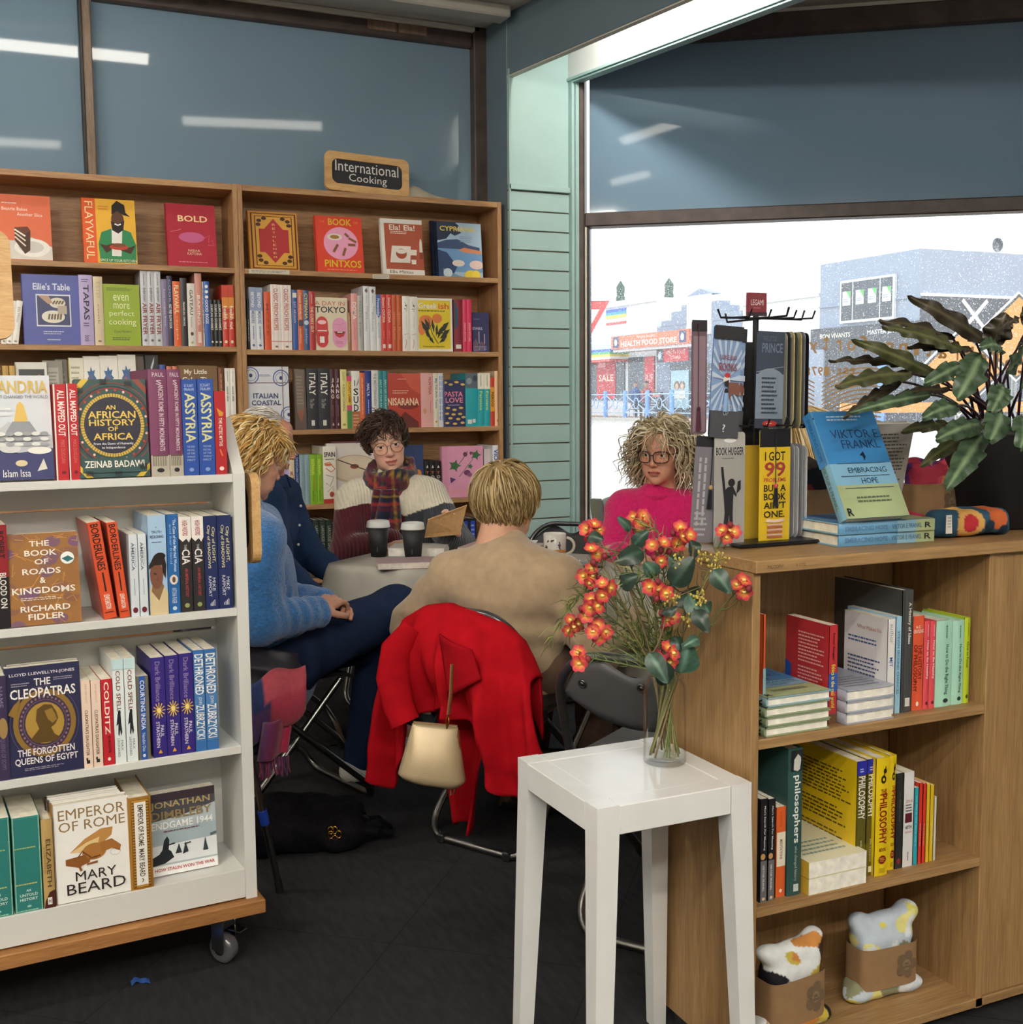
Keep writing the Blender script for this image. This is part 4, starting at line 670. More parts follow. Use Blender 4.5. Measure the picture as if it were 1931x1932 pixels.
('S',1.8482,5.47,1.5363,0,0,.273,.0278,.2,'hb','cf3a36',D12,(None,None),'right of two red spines near the white diamond books',G[3]),
('S',1.8749,5.47,1.5363,0,0,.2713,.0238,.2,'hb','c4572c',D13,(None,None),'left of two burnt-orange spines',G[3]),
('S',1.9003,5.47,1.5363,0,0,.272,.0253,.2,'hb','c4572c',D13,(None,None),'right of two burnt-orange spines',G[3]),
('S',1.9347,5.47,1.5363,0,0,.2679,.0393,.2,'hb','f4f2ec',D14,(None,None),'left of two white spines with fine plant drawings',G[3]),
('S',1.9749,5.47,1.5363,0,0,.2665,.0395,.2,'hb','f4f2ec',D14,(None,None),'right of two white spines with fine plant drawings',G[3]),
('F',1.995,5.47,1.5363,0,.02,.2624,.022,.1864,'hb','f0ece4',[('r',.03,.05,.94,.96,'e8cf28'),('t','Greek',.03,.8,.57,.91,'f5f2e6',1),('t','ish',.6,.8,.9,.91,'d9542c',1),('n',.03,.74,.9,.78,1,'4a4420'),('e',.24,.56,.2,.12,'e2803c'),('e',.56,.62,.14,.09,'e2803c'),('e',.12,.42,.1,.12,'e2803c'),('p',[(.1,.58),(.151,.43),(.34,.3),(.265,.478)],'1c2420'),('p',[(.2,.62),(.229,.506),(.36,.4),(.315,.536)],'1c2420'),('p',[(.42,.6),(.394,.49),(.46,.34),(.482,.476)],'1c2420'),('p',[(.56,.52),(.506,.43),(.52,.28),(.578,.394)],'1c2420'),('p',[(.7,.48),(.606,.406),(.56,.24),(.668,.338)],'1c2420'),('p',[(.9,.56),(.745,.52),(.6,.34),(.785,.402)],'1c2420'),('p',[(.92,.42),(.771,.396),(.62,.24),(.799,.282)],'1c2420'),('p',[(.84,.3),(.722,.282),(.6,.16),(.742,.192)],'1c2420'),('p',[(.3,.3),(.338,.21),(.46,.14),(.406,.246)],'1c2420'),('p',[(.2,.38),(.254,.284),(.4,.22),(.326,.332)],'1c2420'),('p',[(.5,.34),(.599,.31),(.74,.36),(.617,.388)],'1c2420'),('p',[(.34,.5),(.274,.452),(.24,.34),(.316,.404)],'1c2420'),('l',[(.3,.62),(.42,.32),(.58,.14)],.003,'1c2420'),('t','Georgina Hayden',.14,.07,.76,.11,'5a4a18')],('f0ece4',None,None),'bright yellow face-out cookbook with black leaves over orange fruit',G[3]),
('S',2.2115,5.47,1.5363,0,0,.2575,.0481,.2,'hb','8a2438',[('r',.2,.06,.8,.14,'e8e0d8'),('p',[(0,1),(.5,.82),(.45,.5),(0,.42)],'3a4a60')],(None,None),'maroon cookbook spine with a dark blue patch',G[3]),
('S',2.2475,5.47,1.5363,0,0,.2611,.0223,.2,'hb','d8325e',D15,(None,None),'left of two hot pink spines',G[3]),
('S',2.2721,5.47,1.5363,0,0,.2618,.0253,.2,'hb','d8325e',D15,(None,None),'right of two hot pink spines',G[3]),
('F',2.3006,5.5,1.5363,0,.03,.2003,.02,.0941,'hb','2a2c5c',[('t','ISTANBUL',.02,.56,.62,.63,'b8b4d0',1),('p',[(.05,.02),(.05,.24),(.2,.34),(.32,.24),(.32,.02)],'6a5068'),('r',.38,.05,.41,.52,'d8d4dc'),('r',.7,.05,.73,.46,'d8d4dc'),('e',.55,.16,.2,.1,'5f4a62'),('n',.05,.02,.95,.16,4,'8a86a8'),('n',.1,.8,.5,.86,1,'6a6a98')],('2a2c5c',None,None),'small dark blue book with pale mosque towers',G[3]),
('F',1.1411,5.47,1.1603,0,.03,.2976,.022,.2033,'hb','dfe1ea',[('o',.12,.86,.19,.13,.022,'3a5aa8'),('o',.12,.86,.13,.09,.012,'5a78ba'),('e',.12,.86,.04,.03,'2d3f74'),('o',.82,.82,.19,.13,.022,'3a5aa8'),('o',.82,.82,.13,.09,.012,'5a78ba'),('e',.82,.82,.04,.03,'2d3f74'),('o',.98,.24,.19,.13,.022,'3a5aa8'),('o',.98,.24,.13,.09,.012,'5a78ba'),('e',.98,.24,.04,.03,'2d3f74'),('o',.06,.1,.19,.13,.022,'3a5aa8'),('o',.06,.1,.13,.09,.012,'5a78ba'),('e',.06,.1,.04,.03,'2d3f74'),('r',.84,0,.86,1,'8a7a78'),('r',0,.74,1,.752,'8a7a78'),('t','ITALIAN',.16,.5,.74,.58,'2c3c6a',1),('t','COASTAL',.12,.39,.8,.47,'2c3c6a',1),('n',.3,.84,.6,.88,2,'6a7ab0')],('dfe1ea',None,None),'white and blue tile-patterned face-out cookbook',G[4]),
('F',1.3701,5.47,1.1603,0,.05,.2861,.022,.0565,'hb','57483f',[('p',[(.1,1),(.9,.98),(.8,.3),(.5,.12),(.2,.3)],'74655a'),('n',.2,.4,.8,.9,9,'8f8074'),('p',[(.2,.3),(.8,.35),(.6,.12),(.4,.16)],'8a4f38')],('57483f',None,None),'narrow bark-brown book beside two black spines',G[4]),
('S',1.4558,5.47,1.1603,0,0,.2906,.0549,.2,'hb','2c2e36',D16,(None,None),'left of two thick black spines with tall white capitals',G[4]),
('S',1.5131,5.47,1.1603,0,0,.2908,.058,.2,'hb','2c2e36',D16,(None,None),'right of two thick black spines with tall white capitals',G[4]),
('S',1.555,5.47,1.1603,0,0,.2859,.0242,.2,'hb','4a1c2a',D17,(None,None),'left of two dark maroon spines with stacked white letters',G[4]),
('S',1.58,5.47,1.1603,0,0,.286,.0243,.2,'hb','4a1c2a',D17,(None,None),'right of two dark maroon spines with stacked white letters',G[4]),
('S',1.6098,5.47,1.1603,0,0,.286,.031,.2,'hb','eadf9a',[('v','A SICILIAN COOKING',.3,.3,.7,.75,'7a7440',1),('nv',.3,.8,.7,.96,2,'b0a860'),('e',.5,.07,.24,.02,'9a9450')],(None,None),'soft yellow spine beside multicoloured spine',G[4]),
('S',1.6377,5.47,1.1603,0,0,.253,.0232,.2,'hb','d8c63c',[('r',0,0,1,.35,'3d8a44'),('r',0,.35,1,.45,'d8447a'),('r',0,.9,1,1,'d8447a'),('v','ROAST LAMB',.25,.5,.8,.88,'c0362e',1)],(None,None),'narrow spine striped green, pink and yellow',G[4]),
('S',1.6705,5.47,1.1603,0,0,.2786,.0407,.2,'hb','efeee8',[('r',0,0,1,.3,'b56a44'),('n',.1,.03,.9,.26,4,'d8b08a'),('t','S',.2,.58,.8,.7,'2a2a2c',1),('t','U',.2,.44,.8,.56,'2a2a2c',1),('t','D',.2,.3,.8,.42,'2a2a2c',1),('nv',.2,.72,.5,.84,1,'3a3a3c'),('p',[(.5,.72),(.9,.9),(.9,.8)],'9aa4ac')],(None,None),'white spine with three stacked black letters and brown foot',G[4]),
('S',1.704,5.47,1.1603,0,0,.271,.0247,.2,'hb','dc6b3c',[('nv',.35,.15,.65,.9,1,'f0c0a0')],(None,None),'light orange spine beside a royal blue one',G[4]),
('S',1.7336,5.47,1.1603,0,0,.2788,.033,.2,'hb','243a8c',[('v','MALTA',.3,.56,.7,.78,'e8ecf4',1),('nv',.35,.2,.65,.5,1,'a8b8d8')],(None,None),'royal blue spine with white capitals',G[4]),
('S',1.7682,5.47,1.1603,0,0,.2814,.0345,.2,'hb','e3e3df',[('v','THE MEDITERRANEAN COOK',.3,.2,.7,.95,'8a949c',1)],(None,None),'white spine with grey lettering, left of two teal ones',G[4]),
('S',1.7981,5.47,1.1603,0,0,.2789,.0237,.2,'hb','2f8890',D18,(None,None),'left of two teal spines above the dark-haired woman',G[4]),
('S',1.822,5.47,1.1603,0,0,.279,.0224,.2,'hb','2f8890',D18,(None,None),'right of two teal spines above the dark-haired woman',G[4]),
('F',1.8336,5.47,1.1603,0,.03,.2666,.022,.1776,'hb','b83a2c',[('p',[(.1,0),(.5,.3),(.9,.1),(.9,0)],'6a1f1c'),('e',.6,.4,.3,.06,'7a241e'),('p',[(.4,1),(1,1),(1,.6),(.7,.72)],'cc5540'),('t','NISARANA',0,.41,.92,.55,'efd6b0',1),('n',.15,.62,.7,.7,2,'e8b8a0'),('n',.3,.88,.6,.91,1,'e8b8a0')],('b83a2c',None,None),'smoky red face-out cookbook with cream capitals',G[4]),
('S',2.0388,5.47,1.1603,0,0,.2691,.0655,.2,'hb','e8b0ae',[('v','NORTENA',.62,.6,.85,.92,'b0504a',1),('nv',.7,.25,.82,.48,1,'c07a74'),('o',.3,.45,.2,.12,.003,'c08a5a'),('e',.3,.3,.14,.05,'d89a7a')],(None,None),'wide pale pink spine with rust lettering',G[4]),
('S',2.0862,5.47,1.1603,0,0,.2692,.0276,.2,'hb','e6dfce',[('v','My Tel Aviv Table',.25,.35,.75,.9,'6a86a8',1),('e',.5,.1,.2,.02,'d0a050')],(None,None),'ivory spine with blue cursive lettering',G[4]),
('S',2.1132,5.47,1.1603,0,0,.2692,.0249,.2,'hb','dfe3ec',[('nv',.1,.05,.45,.95,1,'4a66a8'),('nv',.5,.05,.95,.95,1,'8aa0cc')],(None,None),'white spine patterned in blue',G[4]),
('F',2.1275,5.47,1.1603,0,.03,.2352,.022,.1181,'hb','23295c',[('t','PASTA',.06,.64,.9,.75,'e88aa0',1),('t','LOVE',.1,.51,.9,.62,'e88aa0',1),('e',.1,.94,.1,.025,'d9b45c'),('e',.35,.9,.1,.025,'d9b45c'),('e',.62,.95,.1,.025,'d9b45c'),('e',.9,.9,.1,.025,'d9b45c'),('e',.2,.4,.1,.025,'d9b45c'),('e',.5,.36,.1,.025,'d9b45c'),('e',.8,.4,.1,.025,'d9b45c'),('e',.15,.28,.1,.025,'d9b45c'),('e',.45,.26,.1,.025,'d9b45c'),('e',.75,.27,.1,.025,'d9b45c'),('e',.3,.18,.1,.025,'d9b45c'),('e',.65,.16,.1,.025,'d9b45c'),('e',.9,.2,.1,.025,'d9b45c'),('e',.15,.08,.1,.025,'d9b45c'),('e',.5,.06,.1,.025,'d9b45c'),('e',.85,.08,.1,.025,'d9b45c'),('r',0,0,.06,1,'4a4f86'),('n',.2,.44,.8,.48,1,'b8a0b8')],('23295c',None,None),'navy face-out book scattered with golden pasta shapes',G[4]),
('S',2.2793,5.47,1.1603,0,0,.2696,.0663,.2,'hb','22a3b0',[('r',0,.72,1,1,'5a6672'),('e',.3,.85,.22,.06,'8a97a4'),('e',.8,.9,.2,.06,'3a4652'),('r',.15,.05,.5,.13,'dfe6e8'),('r',.55,.07,.8,.14,'dfe6e8')],(None,None),'back cover edge of a teal book with a dark swirling band',G[4]),
('S',2.3305,5.47,1.1603,0,0,.2697,.0345,.2,'hb','22a3b0',D19,(None,None),'left of two teal spines with cream tops',G[4]),
('S',2.3651,5.47,1.1603,0,0,.2697,.0332,.2,'hb','22a3b0',D19,(None,None),'right of two teal spines with cream tops',G[4]),
('S',2.3947,5.47,1.1603,0,0,.2483,.0244,.2,'hb','c43c2e',[('r',0,.3,1,.8,'d9942c'),('v','PIEROGI',.2,.4,.8,.7,'2a1a12',1)],(None,None),'red spine with an amber middle',G[4]),
('S',2.4252,5.47,1.1603,0,0,.2806,.035,.2,'hb','ecc9a4',[('nv',.3,.2,.7,.9,1,'d8a070'),('e',.5,.1,.2,.03,'c87a50')],(None,None),'peach spine last on the shelf before the upright',G[4]),
('F',1.2838,5.47,.8003,0,.03,.2168,.022,.051,'hb','a08ac8',[('r',0,.5,1,1,'b8a8dc'),('e',.5,.3,.3,.1,'e07ab0'),('e',.4,.6,.3,.08,'d88ac0'),('e',.6,.14,.3,.08,'e07ab0')],('a08ac8',None,None),'lavender and pink book partly behind the seated man',G[5]),
('S',1.3465,5.47,.8003,0,0,.2513,.0249,.2,'hb','e0cfb0',[('t','R',.2,.56,.8,.64,'7a2c24',1),('t','U',.2,.46,.8,.54,'7a2c24',1),('t','M',.2,.36,.8,.44,'2a2a2c',1),('t','I',.3,.26,.7,.34,'2a2a2c',1)],(None,None),'beige spine with stacked dark red letters',G[5]),
('S',1.3716,5.47,.8003,0,0,.2406,.0237,.2,'hb','24356e',[('v','THE KITCHEN COOKBOOK',.25,.35,.75,.95,'a8bce0',1),('e',.5,.08,.2,.02,'c8d4e8')],(None,None),'narrow indigo spine on the lower shelf',G[5]),
('S',1.3961,5.47,.8003,0,0,.2399,.0238,.2,'hb','8fa8b2',D20,(None,None),'left of two grey-blue spines by the green pair',G[5]),
('S',1.4208,5.47,.8003,0,0,.2392,.0239,.2,'hb','8fa8b2',D20,(None,None),'right of two grey-blue spines by the green pair',G[5]),
('S',1.4507,5.47,.8003,0,0,.2384,.0344,.2,'hb','86b82e',D21,(None,None),'left of two bright green spines',G[5]),
('S',1.4834,5.47,.8003,0,0,.2375,.0293,.2,'hb','86b82e',D21,(None,None),'right of two bright green spines',G[5]),
('S',1.5315,5.47,.8003,0,0,.2772,.0651,.2,'hb','efe9dd',[('t','SPAIN',.08,.81,.92,.9,'26221e',1),('r',0,0,1,.08,'b03a34'),('l',[(.1,.7),(.5,.72),(.9,.6),(.6,.55),(.2,.62)],.004,'c8642c'),('l',[(.2,.5),(.8,.46),(.5,.3),(.2,.36)],.003,'8a7a50'),('l',[(.3,.2),(.7,.3),(.8,.16)],.003,'a89a60'),('e',.62,.16,.16,.05,'b0443a'),('e',.4,.68,.3,.02,'d8783c'),('n',.15,.76,.85,.79,1,'4a443c')],(None,None),'white spine painted with red peppers',G[5]),
('F',1.5279,5.49,.8003,0,.05,.2887,.022,.2751,'hb','e3dcd8',[('e',.5,.56,.46,.24,'cbb698'),('e',.5,.57,.42,.21,'dfcfb6'),('o',.5,.57,.28,.14,.002,'c8b090'),('o',.5,.57,.36,.18,.002,'c8b090'),('e',.5,.6,.08,.04,'8a4a34'),('l',[(.2,.72),(.8,.5)],.005,'4a342a'),('n',.3,.12,.7,.2,2,'8a827c')],('e3dcd8',None,None),'large white book with a wooden board photo, behind the dark-haired woman',G[5]),
('F',1.5576,5.52,.8003,0,.05,.2961,.022,.1673,'hb','6a3140',[],('6a3140',None,None),'maroon book standing behind the wooden-board book',G[5]),
('F',1.8794,5.47,.8003,0,.03,.2723,.022,.1373,'hb','2b3f6e',[('t','home',.2,.62,.66,.74,'dfe4ee',1),('e',.8,.45,.12,.1,'d8843a'),('e',.7,.36,.05,.05,'e0b060'),('e',.9,.3,.08,.06,'c8643a'),('e',.6,.24,.06,.05,'7f9a60')],('2b3f6e',None,None),'dark blue book with orange fruit beside the woman’s head',G[5]),
('S',2.0338,5.47,.8003,0,0,.1908,.0276,.2,'hb','18181c',D22,(None,None),'leftmost of three small black spines beside the pink book',G[5]),
('S',2.063,5.47,.8003,0,0,.19,.0291,.2,'hb','18181c',D22,(None,None),'middle of three small black spines beside the pink book',G[5]),
('S',2.093,5.47,.8003,0,0,.1891,.0292,.2,'hb','18181c',D22,(None,None),'rightmost of three small black spines beside the pink book',G[5]),
('F',2.1167,5.47,.8003,0,.02,.2603,.035,.2245,'hb','e09cbc',[('r',0,0,.14,1,'d995b4'),('p',[(.465,.62),(.386,.642),(.373,.662),(.353,.678),(.351,.746),(.3,.692),(.272,.688),(.247,.678),(.167,.698),(.214,.642),(.21,.62),(.214,.598),(.167,.542),(.247,.562),(.272,.552),(.3,.548),(.351,.494),(.353,.562),(.373,.578),(.386,.598)],'3f6a44'),('p',[(.963,.82),(.894,.839),(.883,.857),(.866,.87),(.864,.929),(.82,.882),(.796,.879),(.774,.87),(.704,.887),(.746,.839),(.742,.82),(.746,.801),(.704,.753),(.774,.77),(.796,.761),(.82,.758),(.864,.711),(.866,.77),(.883,.783),(.894,.801)],'3f6a44'),('p',[(.757,.6),(.72,.61),(.714,.62),(.705,.627),(.704,.659),(.68,.634),(.667,.632),(.655,.627),(.618,.636),(.64,.61),(.638,.6),(.64,.59),(.618,.564),(.655,.573),(.667,.568),(.68,.566),(.704,.541),(.705,.573),(.714,.58),(.72,.59)],'3f6a44'),('e',.56,.84,.05,.045,'7a3458'),('e',.7,.86,.03,.03,'7a3458'),('p',[(.18,.4),(.32,.36),(.2,.28)],'5a3a78'),('e',.6,.48,.08,.05,'6a3a60'),('e',.66,.44,.06,.04,'8a5a78'),('l',[(.3,.55),(.5,.75),(.62,.9)],.003,'5f7a54'),('l',[(.4,.4),(.6,.6),(.75,.75)],.003,'5f7a54'),('l',[(.2,.08),(.24,.2),(.28,.06)],.002,'e0a878'),('l',[(.3,.08),(.34,.2),(.38,.06)],.002,'e0a878'),('l',[(.4,.08),(.44,.2),(.48,.06)],.002,'e0a878'),('l',[(.5,.08),(.54,.2),(.58,.06)],.002,'e0a878'),('l',[(.6,.08),(.64,.2),(.68,.06)],.002,'e0a878'),('l',[(.7,.08),(.74,.2),(.78,.06)],.002,'e0a878')],('d892b0',None,None),'large pink book with green fig leaves',G[5]),
('S',2.381,5.5,.8003,0,0,.2422,.047,.2,'hb','dccfd4',[('n',.2,.6,.8,.66,2,'a89098')],(None,None),'pale mauve spine right of the pink fig book',G[5]),
('S',2.4097,5.47,.8003,0,0,.2616,.0351,.2,'hb','e3e6ee',[('v','VIOVI',.2,.6,.85,.92,'3a5aa8',1),('nv',.3,.2,.7,.5,1,'8a96b0')],(None,None),'white spine with blue capitals at the shelf end',G[5]),
('F',1.3384,5.47,.4403,0,.05,.2111,.022,.104,'hb','5a5048',[('n',.2,.5,.8,.8,4,'6c6258')],('5a5048',None,None),'grey-brown book standing on the lowest shelf',G[6]),
('S',1.4595,5.47,.4403,0,0,.283,.0281,.2,'hb','2c3a34',D23,(None,None),'leftmost of three tall dark green spines on the lowest shelf',G[6]),
('S',1.4905,5.47,.4403,0,0,.2814,.0295,.2,'hb','2c3a34',D23,(None,None),'middle of three tall dark green spines on the lowest shelf',G[6]),
('S',1.5223,5.47,.4403,0,0,.2798,.0297,.2,'hb','2c3a34',D23,(None,None),'rightmost of three tall dark green spines on the lowest shelf',G[6]),
('S',1.5542,5.47,.4403,0,0,.2601,.0298,.2,'hb','22222a',[('nv',.3,.2,.7,.6,1,'7a7a84')],(None,None),'black spine beside the dark green set',G[6]),
('S',1.5843,5.47,.4403,0,0,.1596,.0286,.2,'hb','5c7040',[('nv',.3,.3,.7,.8,1,'a8b088')],(None,None),'short moss green spine beside the black one',G[6]),
('S',2.2059,5.47,.4403,0,0,.25,.0314,.2,'hb','1c2030',D24,(None,None),'leftmost of three black-and-blue spines behind the clipboard',G[6]),
('S',2.2396,5.47,.4403,0,0,.25,.0345,.2,'hb','1c2030',D24,(None,None),'middle of three black-and-blue spines behind the clipboard',G[6]),
('S',2.278,5.47,.4403,0,0,.25,.0405,.2,'hb','1c2030',D24,(None,None),'rightmost of three black-and-blue spines behind the clipboard',G[6]),
('F',-.0254,2.5491,1.1393,4,.1,.2126,.035,.1622,'pb','cfd4dc',[('p',[(0,0),(1,0),(1,.4),(.7,.5),(.4,.42),(0,.5)],'2c3168'),('p',[(.3,.44),(.5,.56),(.62,.5),(.8,.46),(1,.42),(1,.3),(.6,.26),(.3,.3)],'b9bcc2'),('p',[(.56,.56),(.6,.72),(.64,.75),(.68,.72),(.72,.58),(.7,.54)],'d8b45a'),('p',[(.46,.46),(.54,.56),(.74,.56),(.82,.46),(.76,.36),(.5,.36)],'8d9098'),('e',.84,.28,.14,.035,'e6e4de'),('e',.62,.16,.07,.03,'d8c9a0'),('p',[(.8,.08),(.88,.2),(.92,.1)],'d9d4c6'),('e',.5,.3,.12,.04,'d2d3d4'),('t','ALEXANDRIA',.02,.83,.97,.95,'c9a94e',1),('t','THE CITY THAT CHANGED THE WORLD',.1,.78,.97,.81,'5a5f6a'),('t','Islam Issa',.4,.03,.72,.1,'eef0f4'),('n',.4,.6,.54,.7,2,'e2e4e8'),('e',.3,.34,.05,.02,'9a9ca2'),('e',.4,.34,.05,.02,'dadbd8'),('e',.5,.34,.05,.02,'9a9ca2'),('e',.6,.34,.05,.02,'dadbd8'),('e',.7,.34,.05,.02,'9a9ca2'),('e',.8,.34,.05,.02,'dadbd8'),('e',.9,.34,.05,.02,'9a9ca2'),('e',.3,.39,.05,.02,'dadbd8'),('e',.4,.39,.05,.02,'9a9ca2'),('e',.5,.39,.05,.02,'dadbd8'),('e',.6,.39,.05,.02,'9a9ca2'),('e',.7,.39,.05,.02,'dadbd8'),('e',.8,.39,.05,.02,'9a9ca2'),('e',.9,.39,.05,.02,'dadbd8'),('e',.3,.44,.05,.02,'9a9ca2'),('e',.4,.44,.05,.02,'dadbd8'),('e',.5,.44,.05,.02,'9a9ca2'),('e',.6,.44,.05,.02,'dadbd8'),('e',.7,.44,.05,.02,'9a9ca2'),('e',.8,.44,.05,.02,'dadbd8'),('e',.9,.44,.05,.02,'9a9ca2')],('cfd4dc',None,None),'silver and blue book with a lighthouse city scene',G[7]),
('S',.1525,2.5615,1.1393,4,0,.1972,.0249,.15,'pb','c22a34',D25,(None,None),'left of two red spines beside the round-patterned book',G[7]),
('S',.1763,2.5632,1.1393,4,0,.1983,.021,.15,'pb','c22a34',D25,(None,None),'right of two red spines beside the round-patterned book',G[7]),
('F',.1842,2.5637,1.1393,4,.08,.2058,.03,.1436,'pb','2f4f50',[('r',0,0,1,1,'2f4f50'),('p',[(0,.92),(.1,1),(.2,1),(0,.84)],'d9b83c'),('p',[(1,.92),(.9,1),(.8,1),(1,.84)],'8a4438'),('p',[(0,.08),(.1,0),(.2,0),(0,.14)],'d9b83c'),('p',[(1,.08),(.9,0),(.8,0),(1,.14)],'d9b83c'),('o',.5,.53,.6,.44,.014,'8a4438'),('o',.5,.53,.55,.4,.01,'20232e'),('o',.5,.53,.53,.385,.016,'8e2f30'),('o',.5,.53,.465,.335,.004,'3f5f58'),('B',.5,.53,.49,.36,26,.018,.013,'f0c4b8','b83a34'),('e',.5,.53,.45,.325,'d2b24a'),('e',.5,.53,.4,.29,'232338'),('K',.5,.53,.4,.29,.45,.325,70,.001,'232338'),('t','AN',.41,.69,.55,.735,'e3c25a',1),('t','AFRICAN',.16,.6,.83,.675,'e3c25a',1),('t','HISTORY',.17,.525,.82,.59,'e3c25a',1),('t','OF',.43,.47,.57,.515,'e3c25a',1),('t','AFRICA',.22,.38,.78,.45,'e3c25a',1),('t','From the Dawn of Humanity',.22,.325,.78,.355,'dfe2e6',1),('t','to Independence',.33,.285,.66,.315,'dfe2e6',1),('r',.05,.05,.95,.2,'2f4f50'),('t','ZEINAB BADAWI',.08,.1,.92,.17,'e8e4d8',1),('l',[(.04,.86),(.04,.91)],.002,'1d2028'),('l',[(.06,.86),(.06,.91)],.002,'1d2028'),('l',[(.08,.86),(.08,.91)],.002,'1d2028'),('l',[(.1,.86),(.1,.91)],.002,'1d2028'),('l',[(.7,.93),(.7,.98)],.002,'1d2028'),('l',[(.72,.93),(.72,.98)],.002,'1d2028'),('l',[(.74,.93),(.74,.98)],.002,'1d2028'),('l',[(.76,.93),(.76,.98)],.002,'1d2028'),('l',[(.78,.93),(.78,.98)],.002,'1d2028'),('l',[(.35,.95),(.35,1)],.002,'1d2028'),('l',[(.37,.95),(.37,1)],.002,'1d2028'),('l',[(.39,.95),(.39,1)],.002,'1d2028'),('l',[(.41,.95),(.41,1)],.002,'1d2028'),('l',[(.43,.95),(.43,1)],.002,'1d2028'),('l',[(.1,.02),(.1,.07)],.002,'1d2028'),('l',[(.12,.02),(.12,.07)],.002,'1d2028'),('l',[(.14,.02),(.14,.07)],.002,'1d2028'),('l',[(.16,.02),(.16,.07)],.002,'1d2028'),('l',[(.18,.02),(.18,.07)],.002,'1d2028'),('l',[(.5,.01),(.5,.06)],.002,'1d2028'),('l',[(.52,.01),(.52,.06)],.002,'1d2028'),('l',[(.54,.01),(.54,.06)],.002,'1d2028'),('l',[(.56,.01),(.56,.06)],.002,'1d2028'),('l',[(.58,.01),(.58,.06)],.002,'1d2028'),('l',[(.86,.08),(.86,.13)],.002,'1d2028'),('l',[(.88,.08),(.88,.13)],.002,'1d2028'),('l',[(.9,.08),(.9,.13)],.002,'1d2028'),('l',[(.92,.08),(.92,.13)],.002,'1d2028'),('l',[(.94,.08),(.94,.13)],.002,'1d2028')],('2f4f50',None,None),'dark book with concentric beaded rings around gold lettering',G[7]),
('S',.3491,2.5753,1.1393,4,0,.2285,.0381,.2,'hb','7a3f62',D26,(None,None),'left of two thick purple volumes with stone-coloured feet',G[7]),
('S',.3832,2.5776,1.1393,4,0,.2286,.0285,.2,'hb','7a3f62',D26,(None,None),'right of two thick purple volumes with stone-coloured feet',G[7]),
('S',.4149,2.5799,1.1393,4,0,.2072,.0334,.155,'pb','2b51a4',D27,(None,None),'left of two blue spines with tall yellow capitals',G[7]),
('S',.4498,2.5823,1.1393,4,0,.2084,.035,.155,'pb','2b51a4',D27,(None,None),'right of two blue spines with tall yellow capitals',G[7]),
('S',.4806,2.5844,1.1393,4,0,.1819,.0249,.155,'pb','b3262e',[('v','THE AZTEC MYTHS',.35,.34,.65,.68,'f0e0d4',1),('p',[(.2,.8),(.8,.74),(.7,.7),(.4,.7)],'d99a3a'),('e',.5,.07,.2,.025,'f0e4dc'),('l',[(.4,.3),(.6,.22)],.003,'e07a40')],(None,None),'red spine with a golden bird, last on the top ledge',G[7]),
('S',.0286,2.5548,.8403,4,0,.2134,.023,.155,'pb','8f1f2a',[('r',0,0,1,.5,'1f1c1f'),('v','BLOOD ON',.25,.2,.8,.54,'e9e2da',1),('v','ROBERT',.25,.68,.75,.94,'2a1416',1)],(None,None),'black and red spine at the left end of a trolley shelf',G[8]),
('F',.0349,2.5553,.8403,4,.05,.1896,.03,.1422,'pb','9a6a3c',[('r',0,0,1,1,'9a6a3c'),('Z',5,26,.11,.06,'7d5a6c','8a5f4a','7a5574','a0703a'),('ZL',6,30,.001,'d99a4a'),('t','THE',.33,.86,.6,.92,'f4ede2',1),('t','BOOK',.26,.755,.7,.82,'f4ede2',1),('t','OF',.39,.66,.58,.72,'f4ede2',1),('t','ROADS',.22,.555,.74,.62,'f4ede2',1),('t','&',.45,.455,.53,.52,'f4ede2',1),('t','KINGDOMS',.07,.345,.93,.415,'f4ede2',1),('n',.18,.27,.82,.31,2,'e8d8c8'),('t','RICHARD',.17,.15,.85,.215,'f4ede2',1),('t','FIDLER',.27,.06,.77,.125,'f4ede2',1),('e',.84,.715,.095,.068,'eef0ee'),('p',[(.76,.71),(.84,.67),(.93,.7),(.85,.74)],'2f6a70')],('9a6a3c',None,None),'brown and purple mosaic-patterned book facing out with white capitals',G[8]),
('S',.2346,2.5693,.8403,4,-.13,.2087,.027,.155,'pb','d9532e',D28,('b8442c',None),'left of two orange spines leaning on each other',G[8]),
('S',.2644,2.5713,.8403,4,-.1,.2063,.022,.155,'pb','d9532e',D28,('b8442c',None),'right of two orange spines leaning on each other',G[8]),
('S',.2863,2.5729,.8403,4,0,.1779,.0179,.155,'pb','d6dee6',D29,(None,None),'left of two pale blue-white spines with maroon dots',G[8]),
('S',.3048,2.5742,.8403,4,0,.1779,.0175,.155,'pb','d6dee6',D29,(None,None),'right of two pale blue-white spines with maroon dots',G[8]),
